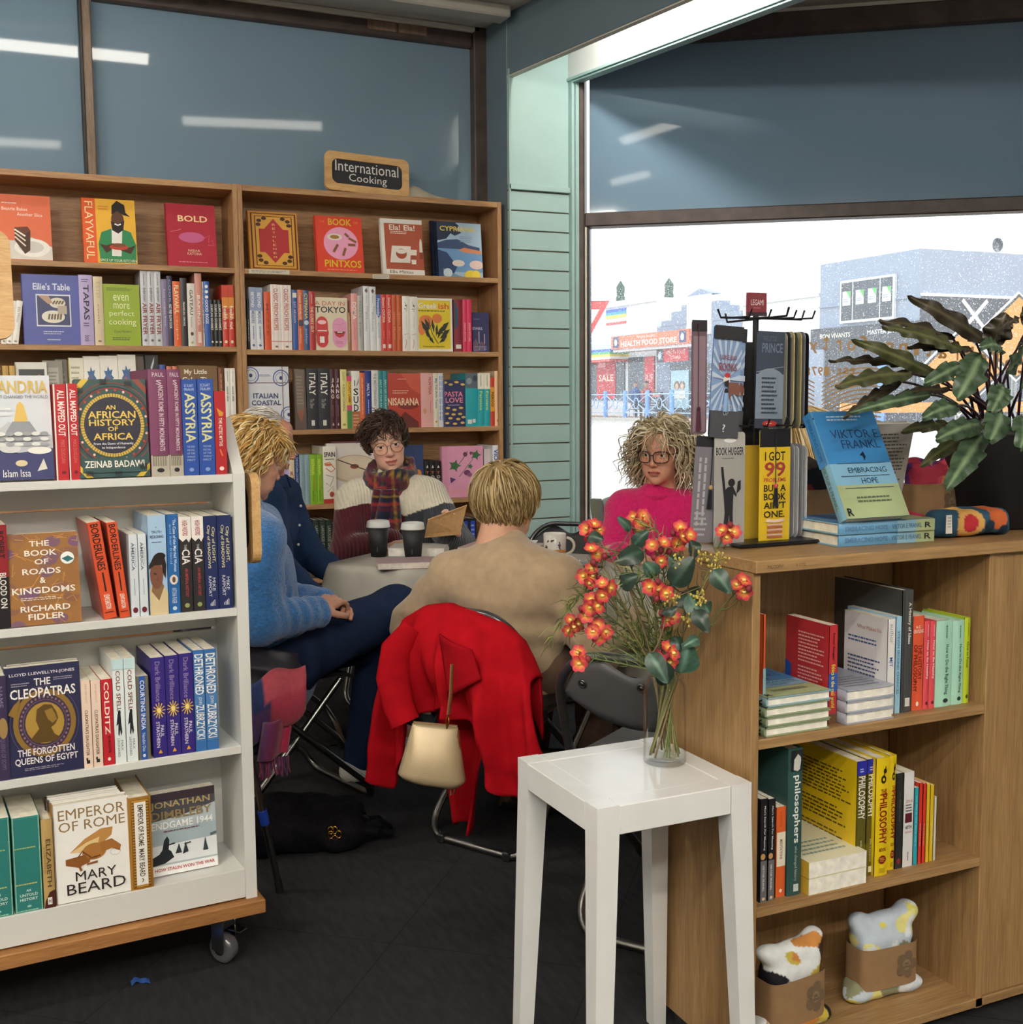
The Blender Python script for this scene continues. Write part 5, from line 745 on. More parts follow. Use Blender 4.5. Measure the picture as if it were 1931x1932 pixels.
('S',.3363,2.5764,.8403,4,0,.216,.0384,.155,'pb','a8c8e6',[('t','A',.42,.87,.5,.89,'3a4a68'),('t','TRUTH',.2,.82,.75,.845,'3a4a68',1),('t','RECKONING',.12,.77,.85,.8,'3a4a68',1),('n',.2,.72,.8,.74,1,'5a6a88'),('p',[(0,0),(1,0),(1,.22),(.7,.3),(.4,.26),(.1,.3),(0,.26)],'d8c49a'),('p',[(.1,.24),(.5,.14),(.8,.28),(.7,.32),(.2,.34)],'8a6a4a'),('e',.4,.4,.36,.14,'7d5240'),('p',[(0,.5),(.3,.6),(.8,.62),(.95,.5),(.9,.36),(.75,.42),(.7,.5),(.3,.5),(0,.46)],'2c211e'),('e',.62,.59,.3,.035,'241c1a'),('l',[(.24,.42),(.4,.41)],.003,'3a241c'),('p',[(.45,.4),(.5,.34),(.42,.34)],'6a4232')],(None,None),'wide light blue spine with a portrait in a white shirt',G[8]),
('S',.369,2.5787,.8403,4,0,.2165,.0253,.155,'pb','2463a6',[('v','The Case of the Married Woman',.55,.42,.8,.95,'d8e4f2',1),('v','and her friend',.25,.5,.45,.9,'a8c4e4'),('e',.5,.34,.34,.05,'e4dad0'),('e',.5,.34,.14,.03,'6a4a3a'),('v','ANTONIA FRASER',.3,.1,.7,.26,'d8e4f2'),('e',.5,.05,.18,.02,'c8d8ea')],(None,None),'bright blue spine with a small round portrait',G[8]),
('S',.3958,2.5805,.8403,4,0,.2093,.0267,.155,'pb','2c2a2c',D30,(None,None),'left of two black spines with torn white tops',G[8]),
('S',.4229,2.5824,.8403,4,0,.209,.0258,.155,'pb','2c2a2c',D30,(None,None),'right of two black spines with torn white tops',G[8]),
('S',.4508,2.5844,.8403,4,0,.2086,.0284,.155,'pb','1e2a5c',D31,(None,None),'left of two navy spines with gold script',G[8]),
('S',.4814,2.5865,.8403,4,0,.2081,.0311,.155,'pb','1e2a5c',D31,(None,None),'right of two navy spines with gold script',G[8]),
('S',.0126,2.5517,.5253,4,0,.2189,.0241,.155,'pb','3a3050',[('e',.6,.5,.36,.1,'a08050'),('v','QUEENS OF EGYPT',.3,.1,.7,.4,'7a6a90'),('v','NAME',.3,.7,.7,.9,'8a80a0')],(None,None),'dark purple spine beside the gold-profile book',G[9]),
('F',.0226,2.5524,.5253,4,.05,.2291,.03,.1464,'pb','26284a',[('o',.5,.47,.46,.34,.006,'6a5a74'),('e',.5,.47,.42,.31,'8a6a2e'),('e',.5,.47,.35,.262,'3a2c44'),('B',.5,.47,.32,.236,36,.016,.012,'8a6a7c','8a6a7c'),('o',.5,.47,.29,.212,.003,'a8889a'),('e',.5,.47,.26,.19,'a8863c'),('p',[(.4,.6),(.5,.64),(.6,.63),(.66,.56),(.68,.5),(.64,.45),(.58,.42),(.62,.36),(.7,.32),(.62,.29),(.4,.29),(.3,.33),(.42,.42),(.38,.5)],'5a431c'),('p',[(.5,.58),(.6,.6),(.64,.54),(.66,.49),(.6,.46),(.54,.5)],'8f6f30'),('p',[(.02,.58),(.1,.66),(.2,.72),(.12,.54)],'8a6a2e'),('t','LLOYD LLEWELLYN-JONES',.06,.91,.93,.945,'d8d4e0',1),('t','THE',.38,.82,.6,.885,'f0ece8',1),('t','CLEOPATRAS',.06,.71,.93,.8,'f0ece8',1),('n',.64,.85,.92,.885,2,'a8a0b4'),('n',.08,.82,.32,.86,2,'a8a0b4'),('t','THE FORGOTTEN',.12,.185,.88,.25,'ebe6ea',1),('t','QUEENS OF EGYPT',.08,.1,.92,.17,'ebe6ea',1),('n',.2,.05,.8,.08,2,'a8a0b4')],('26284a',None,None),'dark violet book with a gold profile medallion, facing out',G[9]),
('F',.0284,2.5849,.5253,4,.05,.2266,.028,.141,'pb','26284a',[],('26284a',None,None),'second copy of the violet medallion book, tucked behind the first',G[9]),
('S',.1777,2.5633,.5253,4,0,.1897,.0184,.155,'pb','ecd3c0',D32,(None,None),'left of two pale peach spines with a small black emblem',G[9]),
('S',.1976,2.5647,.5253,4,0,.1873,.0196,.155,'pb','ecd3c0',D32,(None,None),'right of two pale peach spines with a small black emblem',G[9]),
('S',.2198,2.5662,.5253,4,0,.1868,.023,.155,'pb','bf2530',[('v','COLDITZ',.25,.36,.7,.97,'f3e6d6',1),('v','BEN MACINTYRE',.45,.14,.7,.34,'5a1418',1),('e',.5,.07,.14,.02,'f0e4d8')],(None,None),'red spine with cream capitals on the third trolley shelf',G[9]),
('S',.2438,2.5679,.5253,4,0,.2275,.0232,.155,'pb','e6eeee',D33,(None,None),'left of two white spines with a walking man silhouette',G[9]),
('S',.2681,2.5696,.5253,4,0,.2271,.0235,.155,'pb','e6eeee',D33,(None,None),'right of two white spines with a walking man silhouette',G[9]),
('S',.2937,2.5714,.5253,4,0,.1847,.0259,.155,'pb','6d675c',[('r',.22,0,.72,1,'2a55a0'),('v','COURTING INDIA',.3,.36,.66,.95,'dfe6f0',1),('v','Nandini Das',.34,.1,.6,.32,'dfe6f0'),('e',.45,.05,.12,.02,'dfe6f0')],(None,None),'patterned grey spine with a blue panel',G[9]),
('S',.3269,2.5737,.5253,4,0,.2216,.0297,.155,'pb','35287c',D34,(None,None),'leftmost of three violet spines with a golden starburst',G[9]),
('S',.357,2.5758,.5253,4,0,.2228,.0289,.155,'pb','35287c',D34,(None,None),'middle of three violet spines with a golden starburst',G[9]),
('S',.3876,2.5779,.5253,4,0,.2241,.0304,.155,'pb','35287c',D34,(None,None),'rightmost of three violet spines with a golden starburst',G[9]),
('S',.4155,2.5799,.5253,4,0,.2281,.0237,.155,'pb','4a7eb8',D35,(None,None),'left of two sky blue spines with huge white capitals',G[9]),
('S',.4413,2.5817,.5253,4,0,.2276,.0263,.155,'pb','4a7eb8',D35,(None,None),'right of two sky blue spines with huge white capitals',G[9]),
('S',-.0107,2.5501,.2373,4,0,.2095,.0562,.155,'pb','3a8a84',D36,(None,None),'left of two thick teal spines on the bottom shelf',G[10]),
('S',.0479,2.5542,.2373,4,0,.2044,.0545,.155,'pb','3a8a84',D36,(None,None),'right of two thick teal spines on the bottom shelf',G[10]),
('S',.0883,2.557,.2373,4,0,.1914,.0221,.155,'hb','b89a62',[('v','ELIZABETH',.35,.24,.75,.78,'5a4020',1),('p',[(0,0),(1,0),(1,.2),(.5,.18),(.1,.08)],'4a2622'),('r',.3,.04,.7,.12,'e8e0d8'),('t','H',.4,.055,.6,.105,'3a1a1a',1),('v','subtitle',.15,.4,.28,.7,'8a6a3a')],(None,None),'dull gold spine next to the white eagle-cover book',G[10]),
('F',.1016,2.5579,.2373,4,.05,.2113,.032,.1541,'hb','efede9',[('t','EMPEROR',.07,.84,.95,.945,'8a6f46'),('t','OF ROME',.07,.72,.95,.82,'8a6f46'),('p',[(.2,.5),(.4,.62),(.62,.7),(.78,.7),(.76,.62),(.62,.54),(.5,.48)],'b98648'),('p',[(.2,.5),(.42,.58),(.6,.62),(.56,.52),(.44,.48)],'e0c48c'),('e',.52,.48,.16,.085,'a87238'),('p',[(.14,.44),(.4,.46),(.46,.38),(.3,.34),(.14,.38)],'8a5526'),('p',[(.6,.56),(.76,.58),(.88,.5),(.86,.44),(.76,.48),(.62,.46)],'a06a34'),('o',.8,.44,.07,.035,.003,'7a4a24'),('l',[(.36,.44),(.32,.34),(.34,.3)],.005,'8a5526'),('l',[(.46,.42),(.42,.36),(.56,.37)],.005,'8a5526'),('l',[(.3,.44),(.36,.5),(.48,.42),(.6,.43)],.003,'6a3f1c'),('t','MARY',.26,.205,.8,.3,'2b2422'),('t','BEARD',.14,.075,.92,.185,'2b2422')],('a87a3a',None,None),'white book with a bronze eagle on its cover, front copy',G[10]),
('F',.0972,2.5917,.2373,4,.05,.2125,.018,.1467,'hb','efede9',[],('5a4630',None,None),'white eagle book, second of its stack',G[10]),
('F',.0929,2.6105,.2373,4,.05,.2154,.018,.1474,'hb','efede9',[],('3a2a20',None,None),'white eagle book, rearmost of its stack',G[10]),
('S',.2774,2.5702,.2373,4,0,.2065,.0485,.16,'hb','a5752f',[('r',.12,.02,.9,.98,'5a3a16'),('r',.14,.025,.88,.975,'b88a3a'),('r',.26,.05,.76,.95,'efece6'),('v','EMPEROR OF ROME  MARY BEARD',.4,.14,.64,.92,'4a3a28',1),('l',[(.5,.08),(.56,.1),(.5,.12)],.002,'4a3a28'),('R',.15,.03,.25,.97,30,'6a4518'),('R',.77,.03,.87,.97,30,'6a4518')],(None,None),'white and gold-bordered spine between two face-out books',G[10]),
('F',.3041,2.6172,.2373,4,.07,.1847,.035,.1474,'pb','b4bfc4',[('r',0,0,1,1,'b4bfc4'),('p',[(0,1),(1,1),(1,.8),(.5,.7),(0,.66)],'4a4a52'),('r',0,.9,1,1,'3a2f38'),('p',[(0,.56),(1,.56),(1,.36),(0,.38)],'a4b4bc'),('p',[(0,.36),(1,.38),(1,.14),(0,.14)],'dfe3e6'),('p',[(0,.22),(.12,.26),(.2,.34),(.3,.28),(.34,.2),(.2,.14),(0,.12)],'23292e'),('p',[(.16,.28),(.2,.42),(.25,.47),(.28,.42),(.26,.28)],'23292e'),('l',[(.26,.36),(.36,.37)],.003,'23292e'),('p',[(.36,.24),(.42,.36),(.46,.24)],'2f363c'),('p',[(.47,.22),(.52,.37),(.56,.24)],'2f363c'),('l',[(.5,.34),(.6,.35)],.003,'2f363c'),('p',[(.78,.22),(.82,.38),(.86,.22)],'39424a'),('l',[(.9,.4),(1,.42)],.006,'5a666c'),('r',0,0,1,.12,'eceeee'),('t','JONATHAN',.02,.8,.92,.9,'b09a68',1),('t','DIMBLEBY',.02,.68,.94,.78,'8f7c54',1),('t','ENDGAME 1944',.02,.56,.95,.65,'eef0ee',1),('n',.2,.52,.8,.545,1,'6a3a3c'),('t','HOW STALIN WON THE WAR',.04,.05,.95,.09,'b03a3a',1)],('b4bfc4',None,None),'grey wartime book with soldiers running across snow',G[10]),
('S',1.3002,1.726,.6753,0,0,.2252,.006,.14,'pb','d9603a',[('r',0,.3,1,.55,'8fb8c0'),('r',0,0,1,.3,'6a4030')],(None,None),'thin orange and pale blue spine against the oak end panel',G[11]),
('S',1.4608,1.726,.6753,0,0,.1912,.021,.13,'pb','b8323a',[('e',.5,.42,.9,.1,'2a55a8'),('v','Ethics in the real world',.3,.16,.72,.6,'e6d44a',1),('v','Peter Singer',.35,.64,.65,.92,'3a1418',1),('r',0,0,1,.1,'6a4a38')],(None,[('n',.3,.55,.9,.88,9,'e0a8a4'),('n',.3,.3,.9,.52,6,'e0a8a4'),('p',[(0,.3),(.14,.34),(.14,.5),(0,.54)],'2a55a8')]),'red paperback standing with its back cover in view',G[11]),
('S',1.6038,1.726,.6753,0,0,.1901,.0195,.125,'pb','e2e2e4',[('v','MIT',.3,.5,.7,.6,'3a62b0',1),('v','author',.3,.75,.7,.95,'8a8a90')],(None,[('t','What Makes Us',.3,.84,.85,.88,'b0604a'),('n',.1,.68,.8,.76,2,'3a5a98'),('n',.1,.3,.85,.55,6,'4a5a88')]),'white paperback with printed back cover, behind the grey stack',G[11]),
('S',1.6217,1.726,.6753,0,0,.1938,.0149,.14,'pb','9cc8e2',[('v','STEVEN SECOND CHANCES',.3,.2,.7,.85,'4a6a8a',1)],(None,None),'slim pale blue spine beside the tall charcoal book',G[11]),
('S',1.6439,1.726,.6753,0,0,.2447,.0266,.2,'hb','47494a',[('v','A History of Ideas',.4,.56,.75,.9,'e4e2dc',1),('r',.3,.05,.75,.12,'d8d6d0'),('r',.04,0,.08,1,'2f3132'),('r',.2,0,.24,1,'5a5c5d')],(None,None),'tall charcoal hardback standing higher than its neighbours',G[11]),
('S',1.6724,1.726,.6753,0,0,.1905,.029,.13,'pb','dc5a3c',[('t','A.C.',.25,.87,.75,.9,'f2e0d4',1),('t','GRAYLING',.05,.82,.95,.86,'f2e0d4',1),('v','THE HISTORY',.5,.32,.85,.7,'7a2018',1),('v','OF PHILOSOPHY',.1,.2,.45,.7,'7a2018',1),('e',.5,.07,.12,.025,'f0e0d4')],(None,None),'orange-red paperback with dark vertical lettering',G[11]),
('S',1.6949,1.726,.6753,0,0,.179,.0146,.115,'hb','d9505a',D37,(None,None),'left of two coral pink small hardbacks',G[11]),
('S',1.7106,1.726,.6753,0,0,.1776,.0154,.115,'hb','d9505a',D37,(None,None),'right of two coral pink small hardbacks',G[11]),
('S',1.7406,1.726,.6753,0,0,.1761,.0433,.115,'hb','a8d8c4',D38,(None,None),'left of two mint green small hardbacks',G[11]),
('S',1.7783,1.726,.6753,0,0,.1728,.0309,.115,'hb','a8d8c4',D38,(None,None),'right of two mint green small hardbacks',G[11]),
('S',1.8024,1.726,.6753,0,0,.1762,.0159,.115,'hb','b4c832',[('v','How to Focus',.3,.42,.7,.72,'4a5410',1),('nv',.4,.78,.6,.94,1,'5a6420'),('e',.5,.08,.2,.025,'3a4410')],(None,None),'lime green small hardback at the right of the row',G[11]),
('S',1.2967,1.716,.3553,0,0,.1993,.0175,.13,'pb','1e1d22',D39,(None,None),'left of two small black paperbacks',G[12]),
('S',1.3144,1.716,.3553,0,0,.1966,.0164,.13,'pb','1e1d22',D39,(None,None),'right of two small black paperbacks',G[12]),
('S',1.34,1.721,.3553,0,0,.1756,.0234,.13,'pb','d8622e',[('r',.1,.34,.95,.72,'e9dfcb'),('v','MEDITATIONS',.4,.42,.65,.64,'6a4a34',1),('v','authors',.4,.78,.62,.95,'a84420'),('e',.5,.07,.14,.02,'f0dcc8')],(None,None),'orange paperback with a cream band across its spine',G[12]),
('S',1.3672,1.716,.3553,0,0,.2861,.0336,.2,'hb','2f4f4d',[('v','philosophers',.3,.36,.82,.82,'e2e6e2',1),('v','who changed history',.42,.1,.66,.34,'b8c4c0'),('r',.15,.85,.95,.99,'1c2626'),('p',[(.3,.86),(.34,.93),(.5,.985),(.72,.98),(.82,.92),(.74,.86),(.6,.85)],'c9c9c6'),('p',[(.34,.93),(.4,.985),(.75,.99),(.8,.94),(.6,.965)],'2a2a2a'),('r',.4,.03,.75,.08,'c8d0cc')],(None,None),'tall dark green hardback with a black and white portrait',G[12]),
('S',1.5372,1.726,.3553,0,0,.2351,.0239,.2,'pb','5c5420',D40,('e0bc1c',[('n',.08,.6,.95,.88,9,'5a4a14'),('n',.08,.38,.95,.55,5,'5a4a14'),('n',.08,.16,.95,.33,5,'5a4a14')]),'left of two olive spines with blue tops',G[12]),
('S',1.5609,1.726,.3553,0,0,.236,.0208,.2,'pb','5c5420',D40,(None,None),'right of two olive spines with blue tops',G[12]),
('S',1.5806,1.716,.3553,0,0,.2384,.0324,.19,'hb','e2c41c',D41,(None,None),'left of two thick yellow spines with maroon capitals',G[12]),
('S',1.6191,1.73,.3553,0,0,.2344,.0178,.19,'hb','e2c41c',D41,(None,None),'right of two thick yellow spines with maroon capitals',G[12]),
('S',1.635,1.726,.3553,0,0,.1965,.0186,.13,'pb','2b2d2c',[('v','on Emperors',.4,.5,.65,.8,'7a7a74'),('e',.5,.08,.24,.03,'8a2a2a')],(None,None),'dark grey spine beside the thick yellow pair',G[12]),
('S',1.6586,1.726,.3553,0,0,.1953,.0272,.13,'pb','dfdfe2',[('t','ZEN &',.2,.68,.85,.71,'b03a34'),('n',.2,.58,.85,.67,3,'4a4a50'),('r',.18,.47,.82,.57,'5a1f28'),('t','40TH',.2,.4,.8,.44,'3a3a40',1),('t','EDITION',.2,.36,.8,.38,'b03a34'),('nv',.4,.06,.6,.16,1,'6a6a70')],(None,None),'white spine with a small dark red square',G[12]),
('S',1.6788,1.726,.3553,0,0,.1605,.0119,.13,'pb','2f9fb0',[('nv',.3,.2,.7,.9,1,'8ad0d8')],(None,None),'thin turquoise spine beside the scarlet pair',G[12]),
('S',1.6903,1.726,.3553,0,0,.1687,.0098,.13,'pb','d4382c',D42,(None,None),'left of two thin scarlet spines',G[12]),
('S',1.7006,1.726,.3553,0,0,.1661,.0091,.13,'pb','d4382c',D42,(None,None),'right of two thin scarlet spines',G[12]),
('S',1.7104,1.726,.3553,0,0,.1635,.0092,.13,'pb','e0bc28',D43,(None,None),'left of two thin golden yellow spines',G[12]),
('S',1.7207,1.726,.3553,0,0,.1598,.0099,.13,'pb','e0bc28',D43,(None,None),'right of two thin golden yellow spines',G[12]),
('S',1.73,1.726,.3553,0,0,.134,.0071,.13,'pb','d8d2c2',[],(None,None),'thin cream spine ending the row on the middle shelf',G[12])]
# ---------------------------------------------------------------- books
def make_book(w,h,t,kind,cover,spine_spec,front_spec,back_spec,spine_col,M,label,group,page='ece5d4'):
    """local frame: spine on the -x side, front cover towards -y, standing on z=0"""
    hb=kind=='hb'; c=.0024 if hb else .0009; c=min(c,t*.2); fe=.003 if hb else .0004
    m=MB(); y0,y1=-t/2,t/2
    m.box(0,y0,0,w,y0+c,h,cover,GLOSS); m.box(0,y1-c,0,w,y1,h,cover,GLOSS)
    # spine, a little rounded on hardbacks
    bul=.0025 if hb and t>.012 else 0; n=5 if bul else 1; V=[]
    for i in range(n+1):
        a=i/n; y=y0+t*a; x=-bul*math.sin(PI*a); V+=[(x,y,0),(x,y,h)]
    k=2*(n+1); V+=[(c,y1,0),(c,y1,h),(c,y0,0),(c,y0,h)]
    F=[(2*i,2*i+1,2*i+3,2*i+2) for i in range(n)]+[(2*n,2*n+1,k+1,k),(k+2,k+3,1,0),(k,k+1,k+3,k+2)]
    F+=[tuple([2*i for i in range(n+1)]+[k,k+2]),tuple([2*i+1 for i in range(n,-1,-1)]+[k+3,k+1])]
    m.add(V,F,spine_col or cover,GLOSS)
    if spine_spec: m.draw(spine_spec,(-bul-.0003,y1,0),(0,-t,0),(0,0,h),(-1,0,0),GLOSS)
    if front_spec: m.draw(front_spec,(0,y0-.0002,0),(w,0,0),(0,0,h),(0,-1,0),GLOSS)
    if back_spec: m.draw(back_spec,(w,y1+.0002,0),(-w,0,0),(0,0,h),(0,1,0),GLOSS)
    o=m.build('book'); o.matrix_world=M; tag(o,label,'book',group)
    p=MB(); p.box(c+.0003,y0+c+.0002,fe,w-fe,y1-c-.0002,h-fe,page,PAGES); p.build('pages',o)
    return o
def put_books():
    for b in BOOKS:
        if b[0]=='S':
            _,x,y,z,a,lean,h,t,d,kind,colr,spec,(cov,back),label,group=b
            M=Matrix.Translation((x,y,z))@Matrix.Rotation(math.radians(a),4,'Z')
            if lean: M=M@Matrix.Translation((0,0,abs(math.sin(lean))*t/2))@Matrix.Rotation(lean,4,'Y')  # leaning along the shelf
            M=M@Matrix.Rotation(PI/2,4,'Z')
            make_book(d,h,t,kind,cov or colr,spec,None,back,colr,M,label,group)
        else:
            _,x,y,z,a,tilt,h,t,w,kind,colr,spec,(sp,ss,back),label,group=b
            M=Matrix.Translation((x,y,z+t*math.sin(tilt)))@Matrix.Rotation(math.radians(a),4,'Z')@Matrix.Rotation(-tilt,4,'X')@Matrix.Translation((0,t/2,0))
            make_book(w,h,t,kind,colr,ss,spec,back,sp,M,label,group)
put_books()
# ---------------------------------------------------------------- smooth solid modelling (distance fields)
def A3(v): return np.asarray(v,np.float32)
class SDF:
    def __init__(s,h=.006,k=.02): s.h=h;s.k=k;s.ops=[];s.disp=None
    def cap(s,a,b,ra,rb,k=None,flat=None,sub=False): s.ops.append(('c',A3(a),A3(b),ra,rb,s.k if k is None else k,None if flat is None else (A3(flat[0])/np.linalg.norm(flat[0]),flat[1]),sub)); return s
    def ell(s,c,r,k=None,R=None,sub=False): s.ops.append(('e',A3(c),A3(r),s.k if k is None else k,None if R is None else A3(R),sub)); return s
    def chain(s,pts,rs,k=None,flat=None):
        for i in range(len(pts)-1): s.cap(pts[i],pts[i+1],rs[i],rs[i+1],k,flat)
        return s
    def box(s,c,r,rnd=.01,k=None,R=None,sub=False): s.ops.append(('b',A3(c),A3(r),rnd,s.k if k is None else k,None if R is None else A3(R),sub)); return s
    def bounds(s):
        lo=np.full(3,1e9);hi=-lo
        for o in s.ops:
            if o[-1]: continue
            if o[0]=='c':
                r=max(o[3],o[4])*(1 if o[6] is None else max(1,o[6][1])); P=np.array([o[1],o[2]]); lo=np.minimum(lo,P.min(0)-r); hi=np.maximum(hi,P.max(0)+r)
            else:
                r=float(np.max(o[2]))*(1.0 if o[0]=='e' and o[4] is None else 1.5); lo=np.minimum(lo,o[1]-r); hi=np.maximum(hi,o[1]+r)
        m=s.h*3+.012; return lo-m,hi+m
    def mesh(s):
        lo,hi=s.bounds(); h=s.h; n=np.ceil((hi-lo)/h).astype(int)+1
        ax=[(lo[i]+h*np.arange(n[i])).astype(np.float32) for i in range(3)]
        Fd=np.full(n,.08,np.float32)
        for o in s.ops:
            if o[0]=='c':
                _,a,b,ra,rb,k,flat,sub=o; r=max(ra,rb)*(1 if flat is None else max(1,flat[1])); l=np.minimum(a,b)-r;u=np.maximum(a,b)+r
            elif o[0]=='e': _,c,rr,k,Rm,sub=o; r=float(rr.max()); l=c-r;u=c+r
            else: _,c,rr,rnd,k,Rm,sub=o; r=float(np.linalg.norm(rr)); l=c-r;u=c+r
            m=k+3*h+.01; i0=np.maximum(0,np.floor((l-m-lo)/h).astype(int)); i1=np.minimum(n,np.ceil((u+m-lo)/h).astype(int)+1)
            if (i1<=i0).any(): continue
            X,Y,Z=np.meshgrid(*[ax[i][i0[i]:i1[i]] for i in range(3)],indexing='ij')
            P=np.stack([X,Y,Z],-1)
            if o[0]=='c':
                pa=P-a; ba=b-a; L2=max(float(ba@ba),1e-9)
                t=np.clip((pa@ba)/L2,0,1); q=pa-t[...,None]*ba
                if flat is not None:
                    f,kf=flat; f=f-ba*(f@ba)/L2; f=f/max(np.linalg.norm(f),1e-6); d0=q@f; q=q+(d0*(1/kf-1))[...,None]*f
                    d=(np.sqrt((q*q).sum(-1))-(ra+(rb-ra)*t))*min(1,kf)
                else: d=np.sqrt((q*q).sum(-1))-(ra+(rb-ra)*t)
            elif o[0]=='e':
                q=P-c
                if Rm is not None: q=q@Rm
                k0=np.sqrt(((q/rr)**2).sum(-1)); k1=np.sqrt(((q/(rr*rr))**2).sum(-1)); d=np.where(k1<1e-6,-rr.min(),k0*(k0-1)/np.maximum(k1,1e-6))
            else:
                q=P-c
                if Rm is not None: q=q@Rm
                q=np.abs(q)-(rr-rnd); d=np.sqrt((np.maximum(q,0)**2).sum(-1))+np.minimum(q.max(-1),0)-rnd
            sl=tuple(slice(i0[i],i1[i]) for i in range(3)); f=Fd[sl]
            if sub: d=-d; hh=np.maximum(k-np.abs(f-d),0)/k if k>0 else 0; Fd[sl]=np.maximum(f,d)+(hh*hh*k*.25 if k>0 else 0)
            else: hh=np.maximum(k-np.abs(f-d),0)/k if k>0 else 0; Fd[sl]=np.minimum(f,d)-(hh*hh*k*.25 if k>0 else 0)
        if s.disp is not None:
            idx=np.argwhere(np.abs(Fd)<.03); P=(lo+idx*h).astype(np.float32); Fd[tuple(idx.T)]+=s.disp(P).astype(np.float32)
        return surfnet(Fd,lo,h)
def surfnet(F,lo,h):
    S=F<0; n=np.array(F.shape)
    c=[S[i:n[0]-1+i,j:n[1]-1+j,k:n[2]-1+k] for i in(0,1) for j in(0,1) for k in(0,1)]
    sm=sum(x.astype(np.int8) for x in c); act=(sm>0)&(sm<8); idx=np.argwhere(act); vid=np.full(act.shape,-1,np.int64); vid[act]=np.arange(len(idx))
    acc=np.zeros((len(idx),3)); cnt=np.zeros(len(idx))
    co=[(i,j,k) for i in(0,1) for j in(0,1) for k in(0,1)]
    val=np.stack([F[idx[:,0]+i,idx[:,1]+j,idx[:,2]+k] for i,j,k in co],1)
    for a in range(8):
        for b in range(a+1,8):
            if sum(abs(co[a][q]-co[b][q]) for q in range(3))!=1: continue
            va,vb=val[:,a],val[:,b]; m=(va<0)!=(vb<0); t=np.where(m,va/np.where(m,va-vb,1),0)
            pa,pb=np.array(co[a],float),np.array(co[b],float); acc+=np.where(m[:,None],pa+t[:,None]*(pb-pa),0); cnt+=m
    V=lo+h*(idx+acc/np.maximum(cnt,1)[:,None]); Q=[]
    for d in range(3):
        e=[0,0,0]; e[d]=1; u,w=[(1,2),(2,0),(0,1)][d]
        A=S[:n[0]-e[0],:n[1]-e[1],:n[2]-e[2]]; B=S[e[0]:,e[1]:,e[2]:]; x=np.argwhere(A!=B)
        x=x[(x[:,u]>0)&(x[:,w]>0)]; x=x[(x<np.array(act.shape)).all(1)]
        if not len(x): continue
        g=lambda du,dw:vid[tuple((x-np.array([du if q==u else (dw if q==w else 0) for q in range(3)])).T)]
        q=np.stack([g(1,1),g(0,1),g(0,0),g(1,0)],1); flip=~A[tuple(x.T)]; q[flip]=q[flip][:,::-1]; Q.append(q[(q>=0).all(1)])
    return V,np.concatenate(Q)
def shade(m,V,F,colfn,mat):
    """add a solid to a mesh builder; colfn gives sRGB hex, an (n,3) linear array, or a function of the points"""
    if callable(colfn): pc=colfn(V)
    else: pc=np.repeat(np.array([lin(colfn)]),len(V),0)
    m.add(V,[tuple(q) for q in F.tolist()],'808080',mat,True,pc)
def mixc(a,b,t): t=np.clip(t,0,1)[:,None]; return np.array(lin(a) if isinstance(a,str) else a)*(1-t)+np.array(lin(b) if isinstance(b,str) else b)*t
def noise3(P,s,seed=0):
    r=np.random.default_rng(seed); o=np.zeros(len(P))
    for i in range(5):
        d=r.normal(size=3); d/=np.linalg.norm(d); o+=np.sin(P@d*s*(1+.4*i)+r.uniform(0,6))/(1+.4*i)
    return o/2.5
SKIN=painted('skin',rough=.5,spec=.35,vary=.05,vscale=60,bump=.08,bscale=500,sss=.12)
HAIRM=painted('hair',rough=.42,spec=.5,vary=.18,vscale=120,stretch=(3,3,.5))
KNIT=painted('ribbed_knit',rough=.9,spec=.15,vary=.08,vscale=60,bump=.7,bscale=26,kind='rib',sheen=.3,bdist=.004)
FUZZ=painted('fuzzy_knit',rough=.95,spec=.1,vary=.35,vscale=90,bump=.9,bscale=180,sheen=.6,stretch=(1,1,1.6),bdist=.006)
FINE=painted('fine_knit',rough=.9,spec=.15,vary=.10,vscale=35,bump=.3,bscale=480,sheen=.3)
DENIM=painted('denim',rough=.85,spec=.2,vary=.18,vscale=45,bump=.3,bscale=700)
WOOL=painted('red_wool',rough=.95,spec=.05,vary=.14,vscale=18,bump=.3,bscale=320)
def headframe(c,face,pitch=0,roll=0,up=(0,0,1)):
    f=Vector((face[0],face[1],0)).normalized(); y=-f; x=y.cross(Vector(up)).normalized(); z=x.cross(y)
    M=frame(c,x,y,z)
    return M@Matrix.Rotation(pitch,4,'X')@Matrix.Rotation(roll,4,'Y')
def tr(M,V): A=np.array(M); return V@A[:3,:3].T+A[:3,3]
